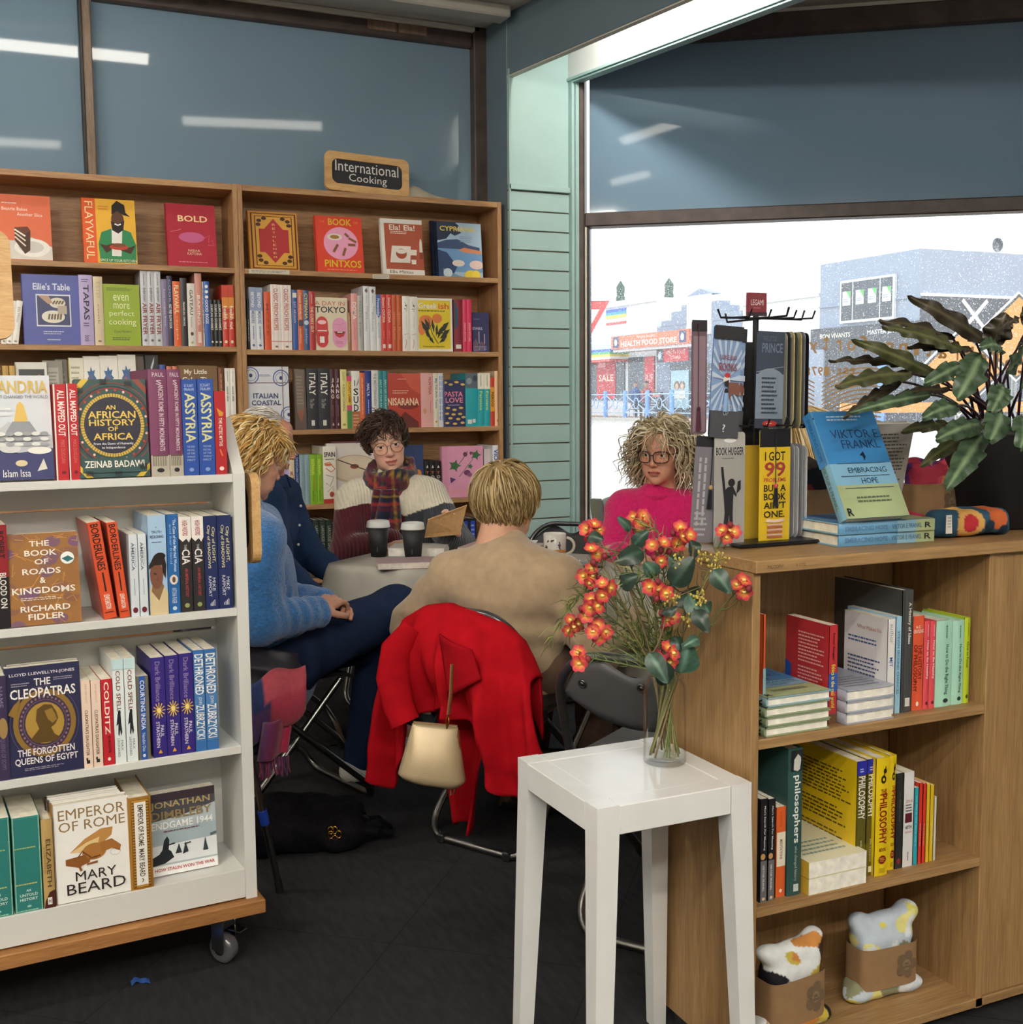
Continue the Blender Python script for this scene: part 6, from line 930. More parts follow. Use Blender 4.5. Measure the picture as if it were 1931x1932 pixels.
def make_head(m,M,skin,lip,brow,iris='5a4632',scale=1.0,smile=0,age=0,lid=.35):
    """a face in local metres (looking along -y), put in place by M"""
    s=SDF(.0026,.014)
    s.ell((0,.012,.03),(.073,.092,.084)).ell((0,-.028,-.028),(.061,.062,.085)).ell((0,-.040,-.083),(.045,.042,.030)).ell((0,-.072,-.100),(.019,.016,.015),.016)
    for q in(-1,1):
        s.ell((q*.040,-.058,-.024),(.022,.021,.02),.016); s.ell((q*.026,-.060,-.060),(.026,.022,.026),.02)
        s.cap((q*.012,-.083,.020),(q*.046,-.068,.022),.010,.007,.012)
    s.ell((0,-.066,.052),(.05,.02,.03),.03)
    for q in(-1,1): s.ell((q*.031,-.094,.001),(.0165,.014,.0115),.010,sub=True)
    s.cap((0,-.083,.016),(0,-.104,-.028),.0075,.0105,.009); s.ell((0,-.107,-.031),(.0105,.009,.009),.006)
    for q in(-1,1): s.ell((q*.011,-.097,-.034),(.008,.009,.007),.006); s.ell((q*.006,-.103,-.0415),(.0032,.004,.003),.003,sub=True)
    for q in(-1,1): # lids
        s.ell((q*.031,-.0755,.0075),(.0150,.0140,.0085),.004); s.ell((q*.031,-.0750,-.0075),(.0140,.0130,.0065),.004)
    sm=.004*smile
    s.cap((-.012,-.0935,-.0600),(.012,-.0935,-.0600),.0055,.0055,.005); 
    for q in(-1,1): s.cap((q*.010,-.0935,-.0605),(q*.0255,-.0815,-.0640+sm),.005,.003,.004); s.cap((q*.008,-.0915,-.0705),(q*.0235,-.0815,-.0650+sm),.006,.003,.004)
    s.cap((-.009,-.092,-.0715),(.009,-.092,-.0715),.0065,.0065,.004)
    s.cap((-.024,-.0965,-.0655+sm*.8),(0,-.1005,-.0662),.0016,.0018,.003,sub=True); s.cap((.024,-.0965,-.0655+sm*.8),(0,-.1005,-.0662),.0016,.0018,.003,sub=True)
    for q in(-1,1):
        s.ell((q*.076,.016,-.004),(.009,.019,.031),.006); s.ell((q*.083,.010,-.002),(.005,.010,.018),.004,sub=True)
        if age: s.cap((q*.020,-.096,-.036),(q*.034,-.086,-.066),.0022,.0022,.006,sub=True)
    s.cap((0,.022,-.07),(0,.040,-.19),.052,.060,.03)
    V,F=s.mesh(); c0=np.array(lin(skin))
    def col(P):
        x,y,z=P[:,0],P[:,1],P[:,2]; C=np.repeat(c0[None],len(P),0)
        f=(y<-.05)
        ck=np.exp(-(((np.abs(x)-.043)/.022)**2+((z+.03)/.022)**2))*f*.35; C=C*(1-ck[:,None])+ck[:,None]*np.array(lin('c97a68'))
        nz=np.exp(-((x/.014)**2+((z+.032)/.014)**2))*(y<-.085)*.25; C=C*(1-nz[:,None])+nz[:,None]*np.array(lin('c4705c'))
        lp=((x/.0245)**2+((z+.0658-.25*sm*(np.abs(x)/.02))/.0080)**2<1)&(y<-.078); C[lp]=lin(lip)
        ml=(np.abs(z+.0658-sm*np.abs(x)/.026)<.0014)&(np.abs(x)<.024)&(y<-.075); C[ml]=np.array(lin(lip))*.35
        bz=.027+.006*np.sin(np.clip((np.abs(x)-.012)/.036,0,1)*PI)-.1*np.maximum(np.abs(x)-.036,0)
        bw=(np.abs(x)>.011)&(np.abs(x)<.050)&(np.abs(z-bz)<.0036*(1-.4*(np.abs(x)-.011)/.039))&(y<-.03); C[bw]=C[bw]*.25+np.array(lin(brow))*.75
        ls=(np.abs(np.abs(x)-.031)<.0145)&(np.abs(z-.0025-.0022)<.0013)&(y<-.08); C[ls]=np.array(lin(brow))*.6
        nb=(((np.abs(x)-.006)/.0035)**2+((z+.0425)/.0028)**2<1)&(y<-.09); C[nb]=C[nb]*.3
        return C
    pc=col(V); Ms=M@Matrix.Scale(scale,4)
    m.add(tr(Ms,V),[tuple(q) for q in F.tolist()],'808080',SKIN,True,pc)
    EYE=solid('eye_gloss','f0ece6',rough=.08,vary=0); T0=m.T; 
    for q in(-1,1):
        m.T=T0@Ms@Matrix.Translation((q*.031,-.0762,.0005))@Matrix.Rotation(PI/2,4,'X')
        R_=.0122
        def ring(a0,a1,c):
            m.lathe([(R_*math.sin(a0+(a1-a0)*i/4),R_*math.cos(a0+(a1-a0)*i/4)) for i in range(5)],16,c,EYEM)
        ring(0.0001,.20,'0c0a0a'); ring(.20,.50,iris); ring(.50,2.2,'e9e3dc')
    m.T=T0
EYEM=painted('eyeball',rough=.1,vary=.02,spec=.6)
def hair(m,M,n,seed,mask,comb,Ln,r=.005,cols=('806040',),curl=0,freq=60,grav=1.0,gap=.06,lift=.02,steps=13,spread=.35,c=(0,.012,.03),R=(.075,.094,.086),down=(0,0,-1),jit=.15,sides=5,hug=0.0):
    g=random.Random(seed); c=np.array(c);R=np.array(R);dn=np.array(down,float); L_=[lin(x) for x in cols]; T0=m.T; m.T=T0@M; k=0; tries=0
    while k<n and tries<n*30:
        tries+=1; d=np.array([g.gauss(0,1) for _ in range(3)]); d/=np.linalg.norm(d)
        if not mask(d): continue
        k+=1; p=c+R*d*(1+lift*g.random()); t=np.array(comb(d),float); t-=d*(t@d)*.8; t=t/max(np.linalg.norm(t),1e-6)+d*spread*g.uniform(.4,1)+np.array([g.gauss(0,jit) for _ in range(3)]); t/=np.linalg.norm(t)
        ln=Ln(d) if callable(Ln) else Ln; ln*=g.uniform(.75,1.15); ds=ln/steps; ph=g.uniform(0,6.28); ca=curl*g.uniform(.5,1.3); gp=gap*g.uniform(.6,1.5); P=[]
        for i in range(steps+1):
            s=i*ds; u=np.cross(t,(.3,.2,.9)); u/=max(np.linalg.norm(u),1e-6); w=np.cross(t,u); a=min(1,i/3)
            P.append(p+a*ca*(math.cos(ph+freq*s)*u+math.sin(ph+freq*s)*w))
            p=p+t*ds; t=t+dn*grav*ds*9; 
            q=(p-c)/R; qn=np.linalg.norm(q)
            if hug and qn>1+gp and q[2]>-1.5: p=c+(p-c)*(1-hug*(qn-1-gp)/qn)
            if qn<1+gp: p=c+R*q/max(qn,1e-6)*(1+gp); nn=q/max(qn,1e-6); t-=nn*min(0,(t@nn))
            t/=np.linalg.norm(t)
        rr=r*g.uniform(.6,1.25); cc=g.choice(L_); f=g.uniform(.85,1.12); cc=tuple(min(1,x*f) for x in cc)
        m.tube(P,[rr*(.55+.45*min(1,i/2))*(1-.75*(i/steps)**2.5) for i in range(steps+1)],sides,cc,HAIRM,flat=.6)
    m.T=T0
def haircap(m,M,col,R=(.079,.098,.091),cut=(0,-.75,-.66,.030),c=(0,.012,.03),back=-.085):
    s=SDF(.005,.01); s.ell(c,R); nrm=np.array(cut[:3]); nrm=nrm/np.linalg.norm(nrm)
    rot=Vector((0,0,1)).rotation_difference(Vector(nrm)).to_matrix(); s.box(np.array(c)+nrm*(cut[3]+.2),(.3,.3,.2),.002,.008,np.array(rot),sub=True)
    V,F=s.mesh(); V=V+0; m.add(tr(M,V),[tuple(q) for q in F.tolist()],'808080',HAIRM,True,np.repeat(np.array([lin(col)]),len(V),0))
def hand(s,w,fwd,palm,k=.006,curl=.6,side=1,sc=1.0):
    """adds a hand to a field: w wrist, fwd towards the knuckles, palm the palm's normal, side +1 puts the thumb on fwd x palm"""
    w=np.array(w,float); f=np.array(fwd,float); f/=np.linalg.norm(f); p=np.array(palm,float); p-=f*(p@f); p/=np.linalg.norm(p); x=np.cross(f,p)*side
    s.cap(w,w+f*.03*sc,.024*sc,.026*sc,.012,flat=(p,.7)); 
    for i,(o,l,r) in enumerate(((.026,.072,.0088),(.009,.079,.0092),(-.009,.074,.0088),(-.025,.058,.0078))):
        k0=w+f*.085*sc+x*o*sc-p*abs(o)*.1; s.cap(w+f*.02*sc+x*o*.6*sc,k0,.014*sc,.0115*sc,.008); q=k0; a=0
        for j,sg in enumerate((.42,.33,.25)):
            a+=curl*(.7 if j==0 else .9); dr=f*math.cos(a)+p*math.sin(a)+x*o*1.5; dr/=np.linalg.norm(dr); q2=q+dr*l*sg*sc; s.cap(q,q2,r*sc*(1-.08*j),r*sc*(.93-.08*j),.003); q=q2
    b=w+f*.025*sc+x*.028*sc; q1=b+(f*.6+x*.7+p*.35)*.032*sc; q2=q1+(f*.85+x*.25+p*.45)*.028*sc; q3=q2+(f*.9-x*.05+p*.5)*.022*sc
    s.cap(b-x*.008,q1,.013*sc,.0105*sc,.008); s.cap(q1,q2,.0105*sc,.0095*sc,.003); s.cap(q2,q3,.0095*sc,.0075*sc,.003)
# ---------------------------------------------------------------- folding chairs and the table
def arcpts(c,r,a0,a1,n,ux,uy): return [tuple(Vector(c)+r*(math.cos(a0+(a1-a0)*i/n)*Vector(ux)+math.sin(a0+(a1-a0)*i/n)*Vector(uy))) for i in range(n+1)]
GUN=solid('dark_tube_enamel','6a6a6d',rough=.28,metal=.85,vary=.1); CHP=solid('charcoal_chair_plastic','5c5c5f',rough=.42,vary=.05,vscale=20); CHB=solid('black_chair_plastic','222226',rough=.4,vary=.05)
def folding_chair(x,y,ang,label,plastic,tube=None):
    o=empty('folding_chair',(x,y,0),ang-PI/2); tag(o,label,'chair','metal folding chairs'); tube=tube or GUN; hw=.205
    # back and front-leg frame (one bent tube down to the hinge), local +y is the front
    B0=Vector((0,-.20,.42)); B1=Vector((0,-.30,.712)); up=(B1-B0).normalized()
    rc=.13; top=B1-up*rc
    P=[(-hw,B0.y,B0.z)]+[tuple(Vector((-hw+rc,top.y,top.z))+rc*(-math.cos(a)*Vector((1,0,0))+math.sin(a)*up)) for a in np.linspace(0,PI/2,9)]
    P+=[tuple(Vector((hw-rc,top.y,top.z))+rc*(math.sin(a)*Vector((1,0,0))+math.cos(a)*up)) for a in np.linspace(0,PI/2,9)]+[(hw,B0.y,B0.z)]
    m=MB(); m.tube(P,.0115,10,'444444',tube); m.build('back_tube',o)
    m=MB(); r=.06
    for sg in(-1,1): pass
    F0=[(-hw,-.20,.425),(-hw,.20,.07)]+[(-hw+.05*(1-math.cos(a)),.20+.035*math.sin(a)*1.0,.07-.0585*math.sin(a)) for a in np.linspace(.2,PI/2,6)]
    F0+=[(-p[0],p[1],p[2]) for p in F0[::-1]]
    m.tube(F0,.0112,10,'888888',STEEL); m.build('front_leg_loop',o)
    m=MB(); hb=hw-.025
    R0=[(-hb,.13,.415),(-hb,-.19,.075)]+[(-hb+.06*(1-math.cos(a)),-.19-.05*math.sin(a),.075-.0635*math.sin(a)) for a in np.linspace(.2,PI/2,7)]
    R0+=[(-p[0],p[1],p[2]) for p in R0[::-1]]
    m.tube(R0,.0112,10,'888888',STEEL); rl=m.build('rear_leg_loop',o)
    for sx in(-.12,.12): m=MB(); m.bbox(sx-.012,-.258,.0,sx+.012,-.222,.028,.004,'111111',BLACKP); m.build('glide',rl)
    # seat
    m=MB()
    def seat(u,v,dz): 
        X=(u-.5)*.40; Y=-.19+.37*v; e=1-.5*max(0,(abs(u-.5)-.38)/.12)**2
        return (X*(1-.06*v),Y,.428+dz-.010*math.exp(-((u-.5)/.3)**2-((v-.4)/.35)**2)-.02*max(0,v-.85)/.15)
    m.grid(lambda u,v:seat(u,v,.012),16,14,'333333',plastic); m.grid(lambda u,v:seat(1-u,v,0),16,14,'333333',plastic)
    n=16
    for a,b_ in (((0,0),(1,0)),((1,0),(1,1)),((1,1),(0,1)),((0,1),(0,0))):
        q=[(a[0]+(b_[0]-a[0])*i/n,a[1]+(b_[1]-a[1])*i/n) for i in range(n+1)]
        V=[seat(u,v,0) for u,v in q]+[seat(u,v,.012) for u,v in q]; m.add(V,[(i,i+1,n+2+i,n+1+i) for i in range(n)],'333333',plastic)
    m.build('seat',o)
    # backrest shell with a hand scoop in its top edge
    m=MB(); nu=32
    def zt(x):
        ax=abs(x); z=-.012-.10*max(0,(ax-.075)/.125)**2.2
        if ax<.085: z-=.034*(.5+.5*math.cos(PI*ax/.085))
        return z
    def zb(x): return -.185+.075*(abs(x)/.2)**2.2
    def pt(x,z,dy): 
        p=B1+up*z; return (x,p.y+dy-.02*(1-(x/.2)**2)+.012,p.z)
    V=[];F=[]
    for i in range(nu+1):
        x=-.198+.396*i/nu; a,b_=zt(x),zb(x)
        if b_>a-.004: b_=a-.004
        col=[]; 
        for j in range(7): z=a+(b_-a)*j/6; col.append(pt(x,z,-.006*(1-abs(j-3)/4)))
        for j in range(7): z=b_+(a-b_)*j/6; col.append(pt(x,z,.006))
        V+=col
    for i in range(nu):
        for j in range(14): F.append((i*14+j,i*14+(j+1)%14,(i+1)*14+(j+1)%14,(i+1)*14+j))
    F+=[tuple(range(13,-1,-1)),tuple(nu*14+j for j in range(14))]
    m.add(V,F,'4a4a4d',plastic,True); bk=m.build('backrest',o)
    for sx in(-.135,.02,.135):
        m=MB(T=Matrix.Translation(pt(sx,zt(sx)-.045 if sx!=.02 else -.066,-.0085))@Matrix.Rotation(PI/2+.3,4,'X')); m.lathe([(0,.004),(.004,.004),(.005,.002),(.008,.002),(.0095,.0035),(.011,.002),(.011,0)],14,'77777a',STEEL); m.build('rivet',bk)
    for sx in(-1,1): m=MB(); m.bbox(sx*hw-.014,-.222,.405,sx*hw+.014,-.178,.445,.005,'1a1a1c',BLACKP); m.build('hinge',o)
    return o
folding_chair(1.555,2.395,math.atan2(.58,.815),'empty charcoal folding chair behind the white stool, its back to the flowers',CHP)
folding_chair(1.455,3.115,math.radians(29),'folding chair with a red coat over its back',CHB)
folding_chair(.84,3.68,math.radians(14),'folding chair under the woman in the blue jumper',CHB)
folding_chair(.98,4.30,math.radians(-10),'folding chair under the white-haired man',CHB)
folding_chair(1.64,4.78,math.radians(-118),'folding chair under the woman in the striped jumper, by the bookcase',CHB)
folding_chair(2.30,4.60,math.radians(-135),'empty black folding chair across the table, beside the slatted column',CHB)
folding_chair(2.40,2.92,math.radians(150),'folding chair behind the oak counter, under the person with long blond hair',CHB)
# green-grey ladder-back chair
o=empty('wooden_chair',(2.515,3.95,0),math.radians(214)); tag(o,'grey-green painted wooden chair under the woman in the pink jumper','chair')
GG=solid('grey_green_paint','6f7565',rough=.5,vary=.08)
for sx in(-1,1):
    for sy,h in((1,.44),(-1,.90)):
        m=MB(); P=[(sx*.19,sy*.18,0),(sx*.19,sy*.18,.44)]+([(sx*.19,-.25,.90)] if sy<0 else [])
        for a,b in zip(P,P[1:]):
            t=.018; V=[(p[0]+i*t,p[1]+j*t,p[2]) for p in(a,b) for i,j in((-1,-1),(1,-1),(1,1),(-1,1))]; m.add(V,[(3,2,1,0),(4,5,6,7),(0,1,5,4),(1,2,6,5),(2,3,7,6),(3,0,4,7)],'6f7565',GG)
        m.build('leg',o)
m=MB(); m.bbox(-.21,-.20,.44,.21,.22,.465,.006,'6f7565',GG); m.build('seat',o)
for z0,z1 in((.80,.885),(.62,.68)):
    m=MB(); m.grid(lambda u,v:(-.172+.344*u,-.18-.07*((z0+(z1-z0)*v)-.44)/.46-.02*math.sin(PI*u),z0+(z1-z0)*v+.012*math.sin(PI*u)*v),12,3,'6f7565',GG); q=m.build('back_rail',o); sm=q.modifiers.new('thickness','SOLIDIFY'); sm.thickness=.014
# table under a grey cloth
TE=Vector((.644,-.765,0)); TN=Vector((.765,.644,0)); TABM=frame((1.085,3.99,0),TE,TN,(0,0,1)); TL,TD=1.38,.60
o=empty('trestle_table'); o.matrix_world=TABM; tag(o,'folding table with black legs hidden under a pale cloth','table')
m=MB(); m.bbox(.012,.012,.685,TL-.012,TD-.012,.712,.004,'555555',CHP); m.build('tabletop',o)
for sx in(.10,TL-.10):
    for sy in(.12,TD-.10): m=MB(); m.tube([(sx,sy,.684),(sx,sy,.012)],.014,10,'151517',BLACKM); m.tube([(sx,sy,.012),(sx,sy,0)],.018,10,'101012',BLACKP); m.build('leg',o)
TC=painted('table_linen',rough=.9,spec=.15,vary=.06,vscale=22,bump=.25,bscale=500)
m=MB()
def perim(t,off,r=.06):
    L=[TL-2*r,PI/2*r,TD-2*r,PI/2*r]*2; tot=2*(TL-2*r)+2*(TD-2*r)+2*PI*r; s=t*tot
    segs=[('l',(r,0),(1,0),TL-2*r),('a',(TL-r,r),-PI/2,r),('l',(TL,r),(0,1),TD-2*r),('a',(TL-r,TD-r),0,r),('l',(TL-r,TD),(-1,0),TL-2*r),('a',(r,TD-r),PI/2,r),('l',(0,TD-r),(0,-1),TD-2*r),('a',(r,r),PI,r)]
    for k,sg in enumerate(segs):
        ln=sg[3] if sg[0]=='l' else PI/2*r
        if s<=ln or k==7:
            if sg[0]=='l': p=np.array(sg[1])+np.array(sg[2])*s; nn=np.array((sg[2][1],-sg[2][0])); cor=0
            else: a=sg[2]+s/r; p=np.array(sg[1])+r*np.array((math.cos(a),math.sin(a))); nn=np.array((math.cos(a),math.sin(a))); cor=math.sin(PI*min(1,s/ln))
            return p,nn,cor
        s-=ln
def cloth(u,v):
    p,nn,cor=perim(u%1,0)
    if v<.3: q=np.array((TL/2,TD/2))+(p-np.array((TL/2,TD/2)))*(v/.3); z=.7205
    else:
        t=(v-.3)/.7; ed=min(1,t/.06); q=p+nn*(.010*math.sin(ed*PI/2)+t*(.035+.07*cor)+t*(.020*math.sin(u*2*PI*19+1)+.012*math.sin(u*2*PI*31))); z=.7205-.012*(1-math.cos(ed*PI/2))-.30*max(0,t-.03)*(1+.06*math.sin(u*40))
    return tuple(TABM@Vector((q[0],q[1],z)))
base=Vector((1.4,3.7,0)); m.T=Matrix.Translation(-base); m.grid(cloth,220,26,'b4b0a6',TC)
q=m.build('tablecloth',None,base); tag(q,'pale grey tablecloth hanging in folds over the table','tablecloth')
def onT(e,n,z=.7215): v=TABM@Vector((e,n,z)); return v
def cup(x,y,label):
    o=empty('coffee_cup',(x,y,.7215)); tag(o,label,'cup','takeaway coffee cups')
    m=MB(); m.lathe([(0,.001),(.0275,.001),(.029,0),(.0405,.110),(.039,.110),(.028,.004)],28,'26262a',solid('matte_black_card','2a292c',rough=.6,vary=.05)); m.draw([('n',0,0,1,1,4,'8a8a8e')],(-.0175,-.0322,.02),(.004,-.001,0),(0,-.001,.02),(-.4,-.9,0)); m.build('cup_body',o)
    m=MB(); m.lathe([(.0415,.1085),(.0440,.1085),(.0445,.113),(.0430,.116),(.0425,.122),(.0400,.132),(.0365,.1335),(.0350,.1285),(0,.1275)],28,'eceae6',WHITEP); m.build('lid',o)
cup(1.326,4.094,'black takeaway cup with a white lid, left one on the table'); cup(1.416,3.967,'black takeaway cup with a white lid, right one in front of the striped jumper')
def slab(e,n,w,d,h,rz,name,label,cat,cols,zb=.7215,spec=None,pages=True,mat=None):
    p=onT(e,n,zb); o=MB(); base=p
    if pages:
        o.box(-w/2,-d/2,h-.0012,w/2,d/2,h,cols[0],GLOSS); o.box(-w/2,-d/2,0,w/2,d/2,.0012,cols[0],GLOSS); o.box(-w/2,d/2-.0012,.0012,w/2,d/2,h-.0012,cols[0],GLOSS)
    else: o.box(-w/2,-d/2,0,w/2,d/2,h,cols[0],mat or PAPER)
    if spec: o.draw(spec,(-w/2,-d/2,h),(w,0,0),(0,d,0),(0,0,1))
    q=o.build(name,None,p,(0,0,rz)); tag(q,label,cat)
    if pages: b=MB(); b.box(-w/2+.001,-d/2+.001,.0013,w/2-.001,d/2-.0015,h-.0013,cols[1],PAGES); b.build('pages',q)
    return q
slab(.30,.065,.20,.14,.022,-.25,'book','thick mauve paperback lying on the table corner beside the right cup','book',('b39aa0','d8cfc4'))
slab(.18,.37,.21,.15,.030,-.5,'writing_pad','thick block of white paper behind the clipboard','pad',('e4e0da','eeeae2'))
slab(.48,.47,.28,.21,.034,-.75,'book','large beige-pink book lying flat under loose printed sheets','book',('c7aaa0','d8cabc'))
slab(.50,.46,.21,.28,.004,-.55,'printed_sheets','loose sheaf of closely printed sheets lying on the beige-pink book','paper',('eceae6',),.7565,[('n',.08,.08,.92,.92,16,'9a9a98')],False)
slab(.78,.07,.19,.13,.045,-.6,'book','fat pink-spined paperback at the near table edge beside the flowers','book',('b8a0a8','d9b79c'))
slab(.74,.17,.18,.21,.003,-.9,'printed_sheets','pale printed leaflet on the table in front of the plate','paper',('dcd6e0',),.7215,[('n',.1,.1,.9,.9,12,'a8a0b0')],False)
slab(.86,.29,.17,.09,.009,-.5,'phone','dark phone lying on the table beyond the plate of biscuits','phone',('1d1c20',),.7215,None,False,BLACKP)
# mug
p=onT(.71,.43); o=empty('mug',p); tag(o,'white china mug with a floral wreath and gold-rimmed handle','mug')
CH=painted('glazed_china',rough=.15,vary=.03,coat=.3)
m=MB(); m.lathe([(0,.003),(.036,.003),(.038,0),(.040,.004),(.041,.092),(.0385,.094),(.037,.090),(.036,.012),(0,.010)],32,'e9e6e0',CH)
g=random.Random(3)
for i in range(46):
    a=g.uniform(0,2*PI); rr=.026+g.uniform(-.004,.004); th=-2.2+rr*math.cos(a)/.041; z=.046+rr*math.sin(a); cc=g.choice(['8a3a34','a8853a','4a5f3a','6a4a70','5a3a2a'])
    m.ball((.0412*math.cos(th),.0412*math.sin(th),z),(.0028,.0028,.003),6,4,cc,CH)
m.build('mug_body',o)
m=MB(); m.tube([(.038+.032*math.sin(t),0,.048+.030*math.cos(t)) for t in np.linspace(.15,PI-.15,12)],.005,8,'e0d8c8',CH); q=m.build('handle',o); q.rotation_euler=(0,0,-.45)
p=onT(.77,.30); o=empty('side_plate',p); tag(o,'small white plate on the table in front of the mug','plate')
m=MB(); m.lathe([(0,.004),(.045,.004),(.05,.003),(.075,.012),(.085,.016),(.086,.0145),(.076,.009),(.05,0),(0,0)],36,'e6e4de',CH); m.build('plate_dish',o)
g=random.Random(9)
for i in range(5):
    m=MB(); m.bbox(-.032,-.009,0,.032,.009,.010,.004,'c98f4e',painted('biscuit_crumb',rough=.85,vary=.2,vscale=120,bump=.5,bscale=200)); q=m.build('biscuit',None,(p.x-.025+.012*i,p.y-.02+.012*i,p.z+.016+.010*(i//2)),(0,0,-.7+.22*i)); tag(q,['golden finger biscuit at the left of the plate','second golden finger biscuit on the plate','golden finger biscuit crossing the plate’s middle','golden finger biscuit on top of the pile','golden finger biscuit at the right of the plate'][i],'biscuit','biscuits on the plate')
for i in range(4):
    m=MB(); m.ball((0,0,.010),(.016,.014,.010),10,6,'4a2c20',painted('chocolate',rough=.4,vary=.1)); q=m.build('chocolate',None,(p.x-.035+.024*i,p.y-.040+.008*i,p.z+.0125)); tag(q,['leftmost','second','third','rightmost'][i]+' dark chocolate at the front of the plate','chocolate','chocolates on the plate')
# clipboard
A=[Vector(q) for q in((1.490,4.047,.785),(1.601,3.967,.800),(1.600,3.895,.914),(1.478,3.975,.860))]
c=sum(A,Vector())/4; m=MB(T=Matrix.Translation(-c)); nrm=(A[1]-A[0]).cross(A[3]-A[0]).normalized(); t=nrm*.004
m.add([tuple(a) for a in A]+[tuple(a-t) for a in A],[(0,1,2,3),(7,6,5,4),(0,4,5,1),(1,5,6,2),(2,6,7,3),(3,7,4,0)],'b98a58',wood('hardboard','b98c5a','d9b07e',scale=14,stretch=(4,4,4)))
q=m.build('clipboard',None,c); tag(q,'brown hardboard clipboard held up by the woman in the striped jumper','clipboard')
for f,gx in((.3,.9),(.7,.93)):
    pt=A[0].lerp(A[1],f).lerp(A[3].lerp(A[2],f),.86)-c; m=MB(); m.ball(tuple(pt+nrm*.001),(.003,.003,.003),8,6,'d8d4cc',CHROME); m.build('rivet',q)
# ---------------------------------------------------------------- people
RV=Vector((.91,-.415,0)); FV=Vector((.415,.91,0))     # across and away, as seen from the doorway side of the room
class Person:
    def __init__(s,base,label): s.b=Vector((base[0],base[1],0)); s.label=label
    def mb(s): return MB(T=Matrix.Translation(-s.b))
    def body(s,m): s.o=m.build('person',None,s.b); tag(s.o,s.label,'person'); return s.o
    def part(s,m,name): return m.build(name,s.o)
def v3(*a): return np.array(a,float)
def limbs(s,J,f,x,k=.025,skin=0.0,arms=True,legs=True,bulk=1.0,top=True):
    """fills field s with a seated figure from the joint table J; f facing, x to the figure's left; skin adds cloth thickness"""
    f=np.array(f);x=np.array(x); pel=np.array(J['pel']);ch=np.array(J['chest']);nk=np.array(J['neck']); e=skin
    if top:
        s.cap(pel,(pel+ch)/2,.155*bulk+e,.140*bulk+e,k,(f,.70)); s.cap((pel+ch)/2,ch,.140*bulk+e,.150*bulk+e,k,(f,.70))
        for q in('L','R'):
            sh=np.array(J['sh'+q]); s.cap(ch+(sh-ch)*.3,sh,.085*bulk+e,.052+e,k); s.cap(nk-v3(0,0,.025),sh+(nk-sh)*.25,.045+e*.6,.05+e,k)
        s.cap(ch,nk-v3(0,0,.03),.10+e,.06+e*.5,k,(f,.8))
    if arms:
        for q in('L','R'):
            if 'el'+q in J: s.chain([J['sh'+q],J['el'+q],J['wr'+q]],[.052*bulk+e,.042*bulk+e,.030+e*.8],k*.7)
    if legs:
        for q in('L','R'):
            if 'kn'+q in J: s.chain([J['hip'+q],J['kn'+q],J['an'+q]],[.090*bulk+e,.062+e,.040+e],k)
def bare(P,J,f,x,m,hands=True,bulk=.92):
    s=SDF(.008,.03); limbs(s,J,f,x,bulk=bulk)
    s.cap(np.array(J['neck'])+v3(0,0,.03),np.array(J['neck'])-v3(0,0,.04),.050,.050,.02)
    for q in('L','R'):
        if 'an'+q in J: a=np.array(J['an'+q]); s.cap(a,a+v3(0,0,-.04)+np.array(f)*.10,.035,.028,.03)
    V,F=s.mesh(); shade(m,V,F,P.skin,SKIN)
    if hands:
        for q,sd in(('L',1),('R',-1)):
            if 'wr'+q in J and 'hd'+q in J:
                h=SDF(.0035,.006); w=np.array(J['wr'+q]); d=np.array(J['hd'+q][0],float); h.cap(w-d/np.linalg.norm(d)*.05,w,.031,.026,.01); hand(h,w,d,J['hd'+q][1],curl=J['hd'+q][2],side=J['hd'+q][3] if len(J['hd'+q])>3 else sd); V,F=h.mesh(); shade(m,V,F,P.skin,SKIN)
def wrinkle(amp,sc,seed=0): return lambda P:amp*noise3(P,sc,seed)
def simple_shoe(P,an,f,col,name='shoe'):
    an=np.array(an,float);f=np.array(f,float);f/=np.linalg.norm(f); s=SDF(.005,.02); g=v3(an[0],an[1],.0)
    z0=an[2]-.075
    s.cap(g-f*.03+v3(0,0,z0+.045),g+f*.12+v3(0,0,z0+.035),.042,.034,.02); s.cap(g+v3(0,0,z0+.05),g+v3(0,0,z0+.085),.042,.040,.02); s.box(g+f*.045+v3(0,0,z0-.19),(.3,.3,.2),.001,.001,None,True)
    V,F=s.mesh(); m=P.mb(); shade(m,V,F,lambda Q:np.where((Q[:,2:3]<z0+.028),np.array(lin('e8e6e0')),np.array(lin(col))),CLOTH); return P.part(m,name)
# ---- B: woman in beige seen from behind
f=v3(.80,.60,0); x=v3(-.60,.80,0)
B=Person((1.42,3.15),'person with short fair hair in a beige jumper, seen from behind over a red coat'); B.skin='d3a287'
J=dict(pel=(1.43,3.15,.50),chest=(1.405,3.10,.72),neck=(1.41,3.11,.835),shL=(1.275,3.215,.768),shR=(1.505,2.965,.772),elL=(1.20,3.385,.60),elR=(1.60,2.915,.565),wrL=(1.44,3.60,.745),wrR=(1.83,3.075,.61),hipL=(1.38,3.22,.50),hipR=(1.50,3.08,.50),knL=(1.70,3.52,.50),knR=(1.83,3.34,.50),anL=(1.66,3.48,.08),anR=(1.80,3.30,.08),hdL=((.7,.5,0),(0,0,-1),.25),hdR=((.7,.6,.05),(0,0,-1),.25))
m=B.mb(); bare(B,J,f,x,m)
HB=headframe((1.422,3.16,.985),(.80,.60),.22,-.03); make_head(m,HB,B.skin,'b8705f','8a6f52',scale=1.02); B.body(m)
s=SDF(.007,.03); limbs(s,J,f,x,skin=.022,legs=False,bulk=1.06); s.cap(J['neck'],v3(*J['neck'])+v3(0.0,0,.022),.066,.060,.015)
